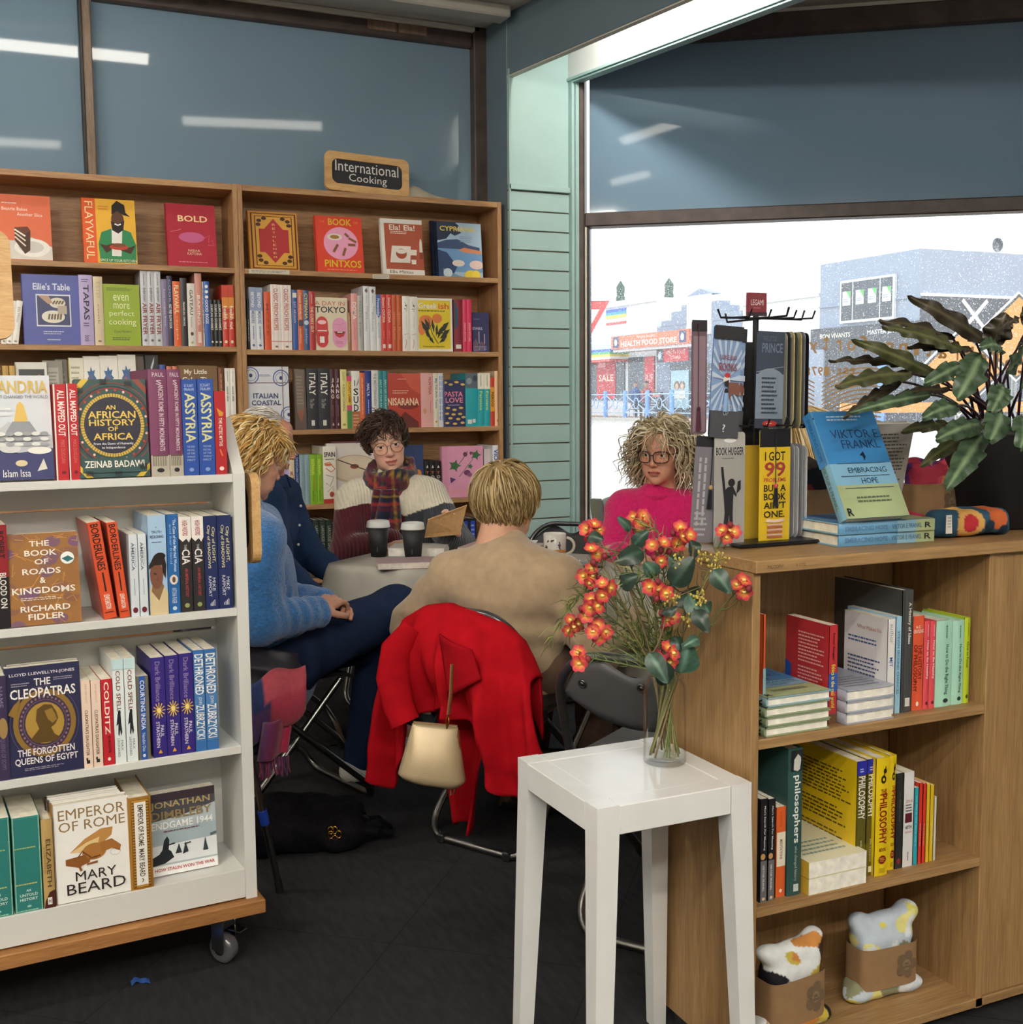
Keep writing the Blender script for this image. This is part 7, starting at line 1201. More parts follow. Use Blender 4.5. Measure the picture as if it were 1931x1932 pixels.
def dB(P): return .004*noise3(P,34,2)+.004*np.sin(P[:,2]*70+8*P[:,0])*np.exp(-((P[:,2]-.62)/.10)**2)+.005*np.sin((P[:,0]-P[:,1])*60+P[:,2]*40)*np.exp(-(((P[:,0]-1.55)/.1)**2+((P[:,2]-.62)/.12)**2))
s.disp=dB; V,F=s.mesh(); m=B.mb(); shade(m,V,F,'b59d80',FINE); B.part(m,'jumper')
m=B.mb(); c=v3(*J['neck'])+v3(.003,.002,.030); m.tube([tuple(c+.060*(math.cos(t)*f*.95+math.sin(t)*x)+v3(0,0,.012*math.cos(t)*-1)) for t in np.linspace(0,2*PI,28,endpoint=False)],.009,8,'a98f72',FINE,closed=True); B.part(m,'collar')
s=SDF(.009,.03); limbs(s,J,f,x,skin=.016,arms=False,top=False); s.cap(J['hipL'],J['hipR'],.10,.10,.03); s.disp=wrinkle(.004,30,4); V,F=s.mesh(); m=B.mb(); shade(m,V,F,'6b5547',DENIM); B.part(m,'trousers')
for q in 'LR': simple_shoe(B,J['an'+q],f,'4a4038')
def combB(d): # swirl from the crown down
    cr=v3(.01,.45,.89); t=np.cross(np.cross(d,cr),d)*-1; return t+.25*np.cross(cr,d)
m=B.mb(); haircap(m,HB,'a3875a',cut=(0,-.9,-.45,.035),R=(.084,.104,.096))
HBc=('b3986a','c4ab7c','8d7449','d2b98e','7f683f')
hair(m,HB,1300,3,lambda d:not(d[1]<-.35 and d[2]<.45) and d[2]>-.60-.2*d[1] and not(abs(d[0])>.78 and d[2]<.12 and d[1]<.35),combB,lambda d:.115+.05*max(0,d[2]),.0033,HBc,.002,50,.45,.15,.06,11,.10,jit=.11,sides=4,hug=.42)
hair(m,HB,260,5,lambda d:d[1]>.1 and d[2]<-.15 and d[2]>-.85,lambda d:(d[0]*.2,.1,-1),.05,.003,('8d7550','a58a60','7a6342'),.001,50,.3,.10,.03,8,.06,jit=.08,sides=4)
B.part(m,'hair')
m=B.mb(); m.T=m.T@HB; 
for q in(-1,1): m.tube([(q*.078+.0,.006+.009*math.cos(t),-.045+.010*math.sin(t)) for t in np.linspace(0,2*PI,14,endpoint=False)],.0018,6,'d8b060',solid('gold','d2a24a',rough=.2,metal=1),closed=True)
B.part(m,'hoop_earring')
GOLD=_M['gold']
# ---- C: woman in blue, turned away to the right
f=v3(.962,.272,0); x=v3(-.272,.962,0)
Cc=Person((.82,3.62),'person with fluffy blond hair in a fuzzy blue jumper and jeans, legs crossed'); Cc.skin='d9a48c'
J=dict(pel=(.77,3.58,.50),chest=(.735,3.53,.76),neck=(.722,3.545,.955),shR=(.725,3.345,.895),shL=(.80,3.70,.895),elR=(.695,3.250,.675),elL=(.83,3.80,.66),wrR=(.885,3.345,.672),wrL=(.965,3.56,.66),hipR=(.81,3.475,.505),hipL=(.78,3.66,.50),knR=(1.215,3.575,.615),knL=(1.20,3.70,.50),anR=(1.235,3.735,.17),anL=(1.12,3.72,.08),hdR=((.75,.62,.25),(.2,.5,-.8),.5),hdL=((.35,-.9,.1),(-.6,0,-.7),.45))
m=Cc.mb(); bare(Cc,J,f,x,m)
HC=headframe((.752,3.568,1.118),(.955,.295),.30,-.04); make_head(m,HC,Cc.skin,'b86a62','9a7a50',scale=.96,smile=1); Cc.body(m)
s=SDF(.006,.03); limbs(s,J,f,x,skin=.022,legs=False,bulk=1.03); s.cap(v3(.78,3.58,.48),v3(.77,3.58,.56),.19,.17,.04,(f,.8)); s.cap(J['neck'],v3(*J['neck'])+v3(0,0,.012),.068,.062,.015)
def dC(P):
    a=v3(*J['elR']);b=v3(*J['wrR']); t=(P-a)@(b-a)/((b-a)@(b-a)); w=np.exp(-((t-.55)/.5)**2)*(np.linalg.norm(P-(a+np.clip(t,0,1)[:,None]*(b-a)),axis=1)<.10)
    return .004*noise3(P,40,6)+w*.003*np.sin(t*30+6*P[:,2])+.004*np.sin(P[:,2]*80)*np.exp(-((P[:,2]-.52)/.06)**2)
s.disp=dC; V,F=s.mesh(); m=Cc.mb(); shade(m,V,F,'3f7fc4',FUZZ); Cc.part(m,'jumper')
s=SDF(.007,.03); limbs(s,J,f,x,skin=.014,arms=False,top=False); s.cap(J['hipL'],J['hipR'],.115,.115,.03); s.cap(J['pel'],v3(*J['pel'])+v3(0,0,.05),.15,.15,.03)
def dCj(P):
    t=(P-v3(*J['hipR']))@v3(.97,.24,.0); return .003*noise3(P,36,7)+.006*np.sin(t*70)*np.exp(-((t-.03)/.07)**2)
s.disp=dCj; V,F=s.mesh(); m=Cc.mb(); shade(m,V,F,'1b2947',DENIM); Cc.part(m,'jeans')
simple_shoe(Cc,(J['anR'][0],J['anR'][1],.145),(.97,.2,0),'e6e4de'); simple_shoe(Cc,J['anL'],f,'e6e4de')
def combC(d): return v3(d[0]*.5,.25+d[1]*.5,-.55+.4*max(0,d[2])) if d[1]<.1 else v3(d[0]*.5,.6,-.7)
m=Cc.mb(); haircap(m,HC,'b8934f',cut=(0,-.88,-.48,.03))
CB=('c79b55','dcb877','a98245','ecd6a4','b88a48')
hair(m,HC,950,11,lambda d:not(d[1]<-.36 and d[2]<.45) and d[2]>-.45,combC,lambda d:.095+.05*(d[1]>0),.0034,CB,.006,75,.8,.15,.10,11,.24,jit=.14,sides=4,hug=.25)
hair(m,HC,210,12,lambda d:d[1]<-.15 and d[2]>.45,lambda d:(d[0]*.5-.4,-.85,.2),.062,.0032,CB,.005,60,1.0,.16,.08,9,.35,jit=.14,sides=4)
hair(m,HC,520,13,lambda d:d[1]>-.05 and d[2]<.25 and d[2]>-.7,lambda d:(d[0]*.3,.2,-1),.15,.0034,CB,.009,70,.9,.13,.06,13,.14,jit=.12,sides=4)
Cc.part(m,'hair')
# ---- M: white-haired man behind her
f=v3(.94,-.34,0); x=v3(.34,.94,0)
Mm=Person((.93,4.22),'person with thin white hair in a dark denim shirt, mostly hidden behind the blue jumper'); Mm.skin='c98d78'
J=dict(pel=(.93,4.27,.50),chest=(.915,4.16,.80),neck=(.915,4.11,1.01),shR=(.885,3.975,.945),shL=(1.02,4.29,.945),elR=(.895,3.86,.74),elL=(1.10,4.22,.72),wrR=(.975,3.665,.655),wrL=(1.20,3.98,.64),hipR=(.95,4.17,.5),hipL=(1.0,4.34,.5),knR=(1.33,4.02,.52),knL=(1.36,4.20,.52),anR=(1.30,4.02,.08),anL=(1.34,4.20,.08),hdR=((.45,-.6,-.05),(-.3,-.2,-.9),.5),hdL=((.3,-.9,0),(-.5,0,-.8),.4))
m=Mm.mb(); bare(Mm,J,f,x,m,bulk=.9)
HM=headframe((.910,4.080,1.152),(.95,-.10),.22,0); make_head(m,HM,Mm.skin,'a8655c','cfcac2',age=1); Mm.body(m)
s=SDF(.007,.03); limbs(s,J,f,x,skin=.014,legs=False,bulk=.98); s.disp=wrinkle(.006,40,9); V,F=s.mesh(); m=Mm.mb(); shade(m,V,F,'22385c',DENIM)
Mm.part(m,'shirt')
m=Mm.mb(); nk=v3(*J['neck'])
for sg in(-1,1): m.grid(lambda u,v:tuple(nk+v3(0,0,.025-.045*v)+(f*(.075-.03*u+.012*v)+x*sg*(.012+.062*u))),8,4,'22385c',DENIM)
q=Mm.part(m,'collar'); q.modifiers.new('thickness','SOLIDIFY').thickness=.004
m=Mm.mb(); 
for k in range(4): m.ball(tuple(v3(*J['chest'])+f*(.135-.006*k)+v3(0,0,.12-.07*k)),(.005,.005,.005),8,6,'e6e4de',PLAST)
Mm.part(m,'shirt_button')
s=SDF(.009,.03); limbs(s,J,f,x,skin=.016,arms=False,top=False); s.cap(J['hipL'],J['hipR'],.10,.10,.03); V,F=s.mesh(); m=Mm.mb(); shade(m,V,F,'2a2a30',DENIM); Mm.part(m,'trousers')
for q in 'LR': simple_shoe(Mm,J['an'+q],f,'3a342e')
m=Mm.mb(); haircap(m,HM,'b8b0a8',cut=(0,-.9,-.43,.02),R=(.0765,.0955,.0880))
hair(m,HM,600,21,lambda d:(d[2]>.1 or d[1]>.1) and not(d[1]<-.45) and d[2]>-.45,lambda d:v3(d[0]*.5,.9,-.35*(1-d[2])),lambda d:.06,.003,('d6d2cc','c2bcb4','e8e5e0','a8a29a'),.004,60,.6,.04,.02,8,.08,hug=.5)
Mm.part(m,'hair')
# ---- U: woman with the striped jumper and tartan scarf
f=-FV; f=v3(f.x,f.y,0)*.98+v3(RV.x,RV.y,0)*-.12; f/=np.linalg.norm(f); x=v3(-f[1],f[0],0)
U=Person((1.57,4.62),'person with dark curly hair, round glasses and a tartan scarf, smiling by the bookcase'); U.skin='dfb09c'
J=dict(pel=(1.58,4.66,.50),chest=(1.545,4.57,.765),neck=(1.535,4.555,.965),shR=(1.395,4.62,.885),shL=(1.672,4.49,.895),elR=(1.325,4.50,.69),elL=(1.735,4.30,.70),wrR=(1.44,4.30,.745),wrL=(1.605,4.10,.80),hipR=(1.50,4.68,.5),hipL=(1.66,4.6,.5),knR=(1.40,4.28,.5),knL=(1.52,4.22,.5),anR=(1.42,4.34,.08),anL=(1.56,4.26,.08),hdR=((.3,-.6,-.05),(0,0,-1),.4),hdL=((-.05,-.4,.35),(-.5,-.5,0),.5))
m=U.mb(); bare(U,J,f,x,m,bulk=.9)
hd=v3(-FV.x,-FV.y,0)+.22*v3(RV.x,RV.y,0)
HU=headframe((1.512,4.545,1.122),hd,.10,-.20); make_head(m,HU,U.skin,'bd7068','3a2a22',iris='2f2a22',scale=1.0,smile=2.0); U.body(m)
s=SDF(.006,.03); limbs(s,J,f,x,skin=.026,legs=False,bulk=1.02); s.cap(J['neck'],v3(*J['neck'])+v3(0,0,.015),.066,.060,.015); s.disp=wrinkle(.004,32,13); V,F=s.mesh(); m=U.mb()
def colU(P):
    r=(P-v3(1.535,4.555,0))@v3(RV.x,RV.y,0); z=P[:,2]; zb=.832+.32*np.abs(r-.065)-np.maximum(0,np.abs(r-.065)-.16)*.55
    C=np.where((z>zb)[:,None],np.array(lin('dcd5c2')),np.where((r<.065)[:,None],np.array(lin('541d28')),np.array(lin('3d4048')))); return C
def knitV(P): return 0
shade(m,V,F,colU,KNIT); U.part(m,'jumper')
s=SDF(.009,.03); limbs(s,J,f,x,skin=.016,arms=False,top=False); s.cap(J['hipL'],J['hipR'],.10,.10,.03); V,F=s.mesh(); m=U.mb(); shade(m,V,F,'26262c',DENIM); U.part(m,'trousers')
for q in 'LR': simple_shoe(U,J['an'+q],f,'2a2a2a')
TART=painted('tartan_wool',rough=.95,spec=.1,vary=.25,vscale=220,bump=.4,bscale=500,sheen=.3)
def tartan(a,b):
    C=np.repeat(np.array([lin('23283c')]),len(a),0)
    for arr,st in((a,((.0,.30,'5a1c2c'),(.36,.44,'b8902c'),(.50,.80,'26304a'),(.84,.90,'2f5a40'))),(b,((.0,.28,'6e1f2c'),(.34,.40,'b8902c'),(.44,.7,'1f2638'),(.76,.92,'b83a34')))):
        u=arr%1
        for lo,hi,c in st: w=((u>lo)&(u<hi))*.55; C=C*(1-w[:,None])+np.array(lin(c))*w[:,None]
    return C
m=U.mb(); nk=v3(*J['neck'])+v3(0,0,.0); uu=[];nu,nv=64,20
for j in range(nv+1):
    for i in range(nu+1): uu.append((i/nu,j/nv))
uu=np.array(uu)
def sc(u,v):
    a=2*PI*u; b=2*PI*v; R1=.082+.010*math.cos(a*2+1); rr=.036+.007*math.sin(3*a)+.006*math.sin(5*b+4*a); d=f*math.cos(a)+x*math.sin(a)
    return tuple(nk+d*(R1+rr*.75*math.cos(b))+v3(0,0,.022-.028*math.cos(a)+rr*1.35*math.sin(b)))
m.grid(sc,nu,nv,'333333',TART,True,0,tartan(uu[:,0]*9,uu[:,1]*2+uu[:,0]*2)); scarf=U.part(m,'scarf')
m=U.mb(); rv=v3(RV.x,RV.y,0); st=nk+f*.125+rv*.02+v3(0,0,-.02)
uu=np.array([(i/16,j/24) for j in range(25) for i in range(17)])
def tailf(u,v): 
    w=.045+.018*v; return tuple(st+rv*((u-.5)*2*w-.010*v*1.5)+v3(0,0,-.165*v)+f*(.045+.020*math.sin(PI*u)+.008*math.sin(u*14+v*3)-.015*v))
m.grid(tailf,16,24,'333333',TART,True,0,tartan(uu[:,0]*1.6,uu[:,1]*2.4)); q=m.build('scarf_end',scarf); q.modifiers.new('thickness','SOLIDIFY').thickness=.01
m=U.mb(); g=random.Random(4)
for i in range(26):
    u=i/25; a=v3(*tailf(u,1)); c=g.choice(['b8902c','8a2430','2a3048','c2404a','d0b070']); m.tube([tuple(a),tuple(a+v3(0,0,-.018)+rv*g.uniform(-.006,.006)),tuple(a+v3(0,0,-.036-.012*g.random())+rv*g.uniform(-.012,.012)+f*.004)],.0019,5,c,TART)
m.build('scarf_fringe',scarf)
def combU(d): return v3(d[0]*.8,-.5+.9*(d[1]>0),-.3)
m=U.mb(); haircap(m,HU,'33241d',cut=(0,-.88,-.48,.042))
UC=('3a2820','4a3428','2a1c17','5c4234')
hair(m,HU,900,31,lambda d:not(d[1]<-.35 and d[2]<.50) and d[2]>-.55,combU,lambda d:.085 if d[2]>0 else .06,.0034,UC,.009,95,.8,.13,.09,12,.32,jit=.22,sides=4,hug=.25)
hair(m,HU,220,32,lambda d:d[1]<-.2 and d[2]>.48,lambda d:(-.9+.3*d[0],-.4,.2),.07,.0032,UC,.008,90,1.0,.13,.08,10,.45,jit=.2,sides=4)
U.part(m,'hair')
WIRE=solid('thin_wire_frame','7a6a52',rough=.25,metal=1)
def glasses(P,HM,rx,rz,r,mat,col,dy=-.112,square=0,sc=1):
    m=P.mb(); m.T=m.T@HM
    for q in(-1,1):
        pts=[]
        for t in np.linspace(0,2*PI,32,endpoint=False):
            cs,sn=math.cos(t),math.sin(t)
            if square: cs=math.copysign(abs(cs)**.6,cs); sn=math.copysign(abs(sn)**.6,sn)
            pts.append((q*.0335+rx*cs,dy+.020*((q*.0335+rx*cs)/.06)**2,-.004+rz*sn))
        m.tube(pts,r,6,col,mat,closed=True)
        m.tube([(q*(.0335+rx),dy+.022,.004),(q*.077,-.06,.006),(q*.082,.01,.004)],r,6,col,mat)
    m.tube([(-.0335+rx,dy+.001,.002),(0,dy-.003,.006),(.0335-rx,dy+.001,.002)],r,6,col,mat); return P.part(m,'glasses')
glasses(U,HU,.0265,.0245,.0011,WIRE,'8a7a60')
# ---- P: woman in the pink jumper by the window
f=v3(-FV.x,-FV.y,0)-.30*v3(RV.x,RV.y,0); f/=np.linalg.norm(f); x=v3(-f[1],f[0],0)
Pp=Person((2.36,3.88),'person with curly ash-blond hair, dark glasses and a bright pink jumper by the window'); Pp.skin='d09a80'
J=dict(pel=(2.40,3.93,.50),chest=(2.368,3.84,.755),neck=(2.358,3.815,.922),shR=(2.24,3.855,.868),shL=(2.46,3.725,.868),elR=(2.13,3.75,.69),elL=(2.44,3.50,.69),wrR=(2.05,3.56,.745),wrL=(2.19,3.42,.745),hipR=(2.33,3.98,.5),hipL=(2.46,3.87,.5),knR=(2.08,3.70,.5),knL=(2.20,3.58,.5),anR=(2.12,3.74,.08),anL=(2.24,3.62,.08),hdR=((.2,-.6,0),(0,0,-1),.4),hdL=((-.5,-.2,0),(0,0,-1),.4))
m=Pp.mb(); bare(Pp,J,f,x,m)
hd=v3(-FV.x,-FV.y,0)-.50*v3(RV.x,RV.y,0)
HP=headframe((2.352,3.775,1.095),hd,.12,.02); make_head(m,HP,Pp.skin,'b0655a','8f7a62',iris='4a3a30',age=1); Pp.body(m)
s=SDF(.006,.03); limbs(s,J,f,x,skin=.024,legs=False,bulk=1.02); s.cap(J['neck'],v3(*J['neck'])+v3(0,0,.008),.068,.062,.015)
s.disp=lambda P:.004*noise3(P,34,17)+.005*np.sin(P[:,2]*60+P[:,0]*30)*np.exp(-((P[:,2]-.72)/.06)**2); V,F=s.mesh(); m=Pp.mb(); shade(m,V,F,'d4246c',FUZZ if False else painted('pink_knit',rough=.9,spec=.12,vary=.10,vscale=60,bump=.7,bscale=130,kind='knit',sheen=.3,bdist=.004)); Pp.part(m,'jumper')
m=Pp.mb(); c=v3(*J['neck'])+v3(0,0,.012); m.tube([tuple(c+.066*(math.cos(t)*f+math.sin(t)*x)+v3(0,0,-.014*math.cos(t))) for t in np.linspace(0,2*PI,28,endpoint=False)],.011,8,'c4205f',_M['pink_knit'],closed=True); Pp.part(m,'collar')
s=SDF(.009,.03); limbs(s,J,f,x,skin=.016,arms=False,top=False); s.cap(J['hipL'],J['hipR'],.10,.10,.03); V,F=s.mesh(); m=Pp.mb(); shade(m,V,F,'33343c',DENIM); Pp.part(m,'trousers')
for q in 'LR': simple_shoe(Pp,J['an'+q],f,'4a4640')
PC=('b5a383','d6c7a6','8f7f60','e6dcc4','a39270')
m=Pp.mb(); haircap(m,HP,'94835f',cut=(0,-.85,-.52,.042))
hair(m,HP,700,41,lambda d:not(d[1]<-.30 and d[2]<.50) and d[2]>-.5,lambda d:v3(d[0]*1.3,.35+.3*d[1],-.4),lambda d:.125+.06*(abs(d[0])>.4),.0036,PC,.013,58,1.0,.17,.12,15,.32,jit=.2,sides=4)
hair(m,HP,330,42,lambda d:abs(d[0])>.42 and d[1]>-.45 and d[2]<.2 and d[2]>-.6,lambda d:v3(d[0]*.5,.1,-1),.18,.0034,PC,.015,56,.8,.17,.08,16,.2,jit=.16,sides=4)
hair(m,HP,80,43,lambda d:d[1]<-.2 and d[2]>.62,lambda d:v3((1 if d[0]>-.1 else -1)*1.6,-.15,.1),.07,.0034,PC,.009,60,1.1,.16,.06,11,.4,jit=.15,sides=4)
Pp.part(m,'hair')
glasses(Pp,HP,.027,.021,.0022,solid('dark_plum_acetate','2a1418',rough=.25),'2a1418',square=1)
m=Pp.mb(); m.tube([tuple(v3(*J['neck'])+v3(0,0,.045)+.058*(math.cos(t)*f+math.sin(t)*x)+v3(0,0,-.030*max(0,math.cos(t)))) for t in np.linspace(0,2*PI,30,endpoint=False)],.0022,6,'6a2a2a',PLAST,closed=True); Pp.part(m,'necklace')
# ---- Y: person with long straight hair behind the bookmark stand
f=v3(-RV.x,-RV.y,0)*.8+v3(FV.x,FV.y,0)*.6; f/=np.linalg.norm(f); x=v3(-f[1],f[0],0)
Y=Person((2.33,2.90),'person with long straight blond hair, mostly hidden behind the bookmark stand'); Y.skin='dba78e'
J=dict(pel=(2.36,2.88,.50),chest=(2.30,2.89,.80),neck=(2.275,2.895,1.02),shR=v3(2.30,2.89,.94)-x*.17,shL=v3(2.30,2.89,.94)+x*.17,elR=v3(2.28,2.89,.70)-x*.20,elL=v3(2.28,2.89,.70)+x*.2,wrR=v3(2.08,3.02,.74)-x*.1,wrL=v3(2.05,3.05,.74)+x*.1,hipR=v3(2.36,2.88,.5)-x*.08,hipL=v3(2.36,2.88,.5)+x*.08,knR=v3(1.99,3.02,.5)-x*.09,knL=v3(1.99,3.02,.5)+x*.09,anR=v3(2.0,3.01,.08)-x*.09,anL=v3(2.0,3.01,.08)+x*.09)
m=Y.mb(); bare(Y,J,f,x,m,hands=False); HY=headframe((2.29,2.892,1.145),f,.15,0); make_head(m,HY,Y.skin,'b86a62','9a7a50'); Y.body(m)
s=SDF(.009,.03); limbs(s,J,f,x,skin=.02,legs=False); V,F=s.mesh(); m=Y.mb(); shade(m,V,F,'c9c4ba',FINE); Y.part(m,'jumper')
s=SDF(.01,.03); limbs(s,J,f,x,skin=.016,arms=False,top=False); V,F=s.mesh(); m=Y.mb(); shade(m,V,F,'2c3040',DENIM); Y.part(m,'trousers')
m=Y.mb(); haircap(m,HY,'c2a36c',cut=(0,-.88,-.48,.042))
hair(m,HY,800,51,lambda d:not(d[1]<-.30 and d[2]<.45) and d[2]>-.6,lambda d:v3(d[0]*.7,.35,-1),.34,.0030,('d2b27c','e6cf9e','b8945c','f0deb4'),.003,14,.6,.08,.05,16,.2,jit=.08)
Y.part(m,'hair')
FLW= [([1.038, 1.908, 1.053], 4, 0.022, 'waxflower spray at the upper left of the bouquet, against the black chair'), ([1.138, 1.907, 1.063], 5, 0.026, 'waxflower spray reaching highest, below the pink jumper'), ([1.177, 1.821, 1.044], 4, 0.028, 'waxflower spray upper right of centre, against the oak counter’s corner'), ([1.279, 1.819, 1.049], 4, 0.022, 'waxflower spray at the top right, touching the bookmark stand'), ([1.013, 1.849, 1.017], 3, 0.027, 'waxflower spray hanging in front of the biscuits'), ([1.13, 1.818, 1.02], 5, 0.031, 'waxflower spray in the middle of the top row'), ([1.017, 1.875, 0.974], 4, 0.024, 'waxflower spray below the biscuits at left'), ([1.014, 1.82, 0.957], 3, 0.021, 'waxflower spray left of centre over the fair-haired person’s sleeve'), ([0.997, 1.846, 0.92], 4, 0.027, 'waxflower spray at the outer left, level with the beige elbow'), ([0.986, 1.891, 0.879], 3, 0.02, 'waxflower spray farthest left, lowest of the upper fan'), ([1.021, 1.852, 0.875], 4, 0.021, 'waxflower spray just right of the farthest left one'), ([1.08, 1.746, 0.961], 4, 0.026, 'waxflower spray at the bouquet’s centre facing forward'), ([1.09, 1.736, 0.911], 3, 0.023, 'waxflower spray below the centre among dark round leaves'), ([1.217, 1.684, 0.966], 4, 0.019, 'waxflower spray at the far right on the oak end panel'), ([1.082, 1.722, 0.848], 5, 0.026, 'waxflower spray lowest in the middle, just above the vase'), ([0.971, 1.826, 0.835], 3, 0.019, 'waxflower spray drooping lowest at the left over the chair back')]
EUC= [([1.125, 1.769, 0.961], [1.156, 1.744, 1.015], 0.042), ([1.125, 1.713, 0.955], [1.139, 1.684, 0.892], 0.037), ([1.16, 1.691, 0.998], [1.179, 1.662, 0.958], 0.032), ([1.081, 1.709, 0.935], [1.077, 1.693, 0.92], 0.028), ([1.123, 1.69, 0.93], [1.135, 1.664, 0.892], 0.028), ([1.155, 1.776, 0.948], [1.17, 1.75, 0.922], 0.054), ([1.169, 1.746, 0.927], [1.177, 1.724, 0.913], 0.038), ([1.103, 1.83, 1.018], [1.046, 1.838, 1.001], 0.037), ([1.113, 1.895, 1.05], [1.084, 1.895, 1.077], 0.022), ([1.096, 1.856, 1.025], [1.116, 1.833, 1.056], 0.026), ([1.157, 1.779, 0.982], [1.125, 1.78, 1.013], 0.043), ([1.08, 1.706, 0.799], [1.056, 1.706, 0.849], 0.039), ([1.111, 1.716, 0.813], [1.119, 1.702, 0.872], 0.053), ([1.046, 1.717, 0.857], [1.065, 1.686, 0.805], 0.033), ([1.167, 1.779, 1.02], [1.181, 1.757, 1.031], 0.033), ([1.05, 1.826, 0.958], [1.074, 1.8, 0.98], 0.033), ([1.02, 1.892, 1.044], [1.04, 1.867, 1.039], 0.024), ([1.102, 1.727, 0.878], [1.105, 1.706, 0.854], 0.023), ([1.138, 1.699, 0.876], [1.104, 1.697, 0.865], 0.021), ([1.112, 1.799, 0.977], [1.084, 1.798, 1.004], 0.029)]
SEEDS= [[1.171, 1.732, 1.016], [1.196, 1.72, 1.011], [1.189, 1.722, 0.995], [1.135, 1.698, 0.952], [1.14, 1.694, 0.94], [1.09, 1.718, 0.947], [1.118, 1.702, 0.915], [1.138, 1.768, 1.002]]
PLV= [([1.916, 1.81, 1.41], [1.684, 1.793, 1.497], 0.046, 0), ([1.84, 1.823, 1.415], [1.615, 1.797, 1.447], 0.037, 0), ([1.839, 1.799, 1.392], [1.599, 1.77, 1.434], 0.039, 1), ([1.752, 1.789, 1.343], [1.51, 1.752, 1.407], 0.038, 1), ([1.748, 1.815, 1.36], [1.495, 1.799, 1.368], 0.026, 0), ([1.684, 1.776, 1.343], [1.45, 1.725, 1.317], 0.048, 1), ([1.679, 1.799, 1.328], [1.488, 1.746, 1.257], 0.028, 0), ([1.701, 1.742, 1.301], [1.457, 1.695, 1.268], 0.031, 2), ([1.885, 1.822, 1.394], [1.693, 1.8, 1.396], 0.031, 0), ([1.771, 1.685, 1.377], [1.671, 1.644, 1.29], 0.068, 2), ([1.709, 1.678, 1.356], [1.586, 1.642, 1.32], 0.041, 2), ([1.701, 1.673, 1.28], [1.566, 1.622, 1.258], 0.045, 2), ([1.709, 1.622, 1.246], [1.556, 1.578, 1.22], 0.05, 2), ([1.697, 1.603, 1.226], [1.524, 1.518, 1.135], 0.055, 2), ([1.714, 1.577, 1.266], [1.613, 1.508, 1.217], 0.059, 2), ([1.781, 1.677, 1.243], [1.587, 1.647, 1.168], 0.041, 1), ([1.91, 1.79, 1.403], [1.91, 1.752, 1.466], 0.066, 0), ([1.888, 1.757, 1.412], [1.869, 1.681, 1.45], 0.043, 0), ([1.832, 1.691, 1.388], [1.732, 1.649, 1.39], 0.042, 2), ([1.856, 1.698, 1.347], [1.806, 1.615, 1.394], 0.063, 2), ([1.769, 1.624, 1.315], [1.681, 1.571, 1.266], 0.05, 2), ([1.919, 1.842, 1.417], [1.807, 1.82, 1.457], 0.038, 0), ([1.717, 1.531, 1.257], [1.645, 1.47, 1.203], 0.048, 2), ([1.933, 1.723, 1.39], [1.945, 1.664, 1.409], 0.064, 1), ([1.991, 1.756, 1.435], [2.011, 1.699, 1.496], 0.055, 0), ([1.811, 1.606, 1.324], [1.779, 1.506, 1.285], 0.06, 2), ([1.795, 1.788, 1.311], [1.625, 1.755, 1.301], 0.024, 0), ([1.817, 1.815, 1.241], [1.659, 1.775, 1.228], 0.033, 1), ([1.997, 1.776, 1.437], [2.01, 1.757, 1.523], 0.055, 0)]
# ---------------------------------------------------------------- books lying flat and displayed on the oak counter
def flatbook(x,y,z,w,h,t,cov,label,group,spine=None,front=None,kind='hb',yaw=0,page='ece8de'):
    M=Matrix.Translation((x,y,z+t/2))@Matrix.Rotation(yaw,4,'Z')@frame((0,0,0),(1,0,0),(0,0,-1),(0,1,0))
    return make_book(w,h,t,kind,cov,spine,front,None,None,M,label,group,page)
RB=[('t','R',.2,.05,.8,.13,'1d1d20',1)]
HOPE=[('r',0,.5,1,1,'3f86c4'),('r',0,.3,1,.5,'86b8d8'),('r',0,0,1,.3,'a9b88c'),('n',.2,.9,.85,.96,2,'cfe0ee'),('t','VIKTOR E.',.18,.74,.98,.82,'2c4a78'),('t','FRANKL',.3,.64,.92,.72,'2c4a78'),('p',[(.52,.57),(.6,.61),(.62,.56),(.58,.52),(.57,.57)],'1d2a40'),('l',[(.12,.5),(.9,.5)],.0012,'3a4a60'),('t','EMBRACING',.26,.41,.88,.46,'2c4a68'),('l',[(.12,.38),(.9,.38)],.0012,'3a4a60'),('t','HOPE',.42,.31,.68,.36,'2c4a68'),('l',[(.12,.27),(.9,.27)],.0012,'3a4a60'),('n',.25,.13,.92,.2,2,'5a6a58'),('t','R',.03,.02,.12,.09,'1d1d20',1)]
HS=[('r',0,0,1,.2,'a9b88c'),('r',0,.2,1,.4,'8ab4cc'),('v','EMBRACING HOPE',.3,.5,.7,.94,'5a84a8',1),('v','VIKTOR E FRANKL',.3,.14,.7,.46,'4a7090',1),('v','R',.25,.04,.75,.11,'1d1d20',1)]
g='blue-green hardbacks lying flat'
for i in range(4): flatbook(1.287+.003*(i%2),1.703,.6755+.0186*i,.148,.21,.0178,'8fb0b8' if i==3 else '8a9a7a',['lowest','second from bottom','second from top','topmost'][i]+' of four hardbacks lying flat on the upper counter shelf',g,RB,HOPE if i==3 else None)
for i in range(3): flatbook(1.4745,1.703,.6755+.0225*i,.118,.19,.0217,'a8adbc',['lowest','middle','topmost'][i]+' of three grey hardbacks lying flat beside the red paperback','grey hardbacks lying flat',[('n',.2,.1,.8,.9,2,'6a7080')],[('t','HUMAN KIND',.1,.72,.6,.9,'4a4f5c',1),('n',.15,.1,.9,.5,5,'7a8090')] if i==2 else None)
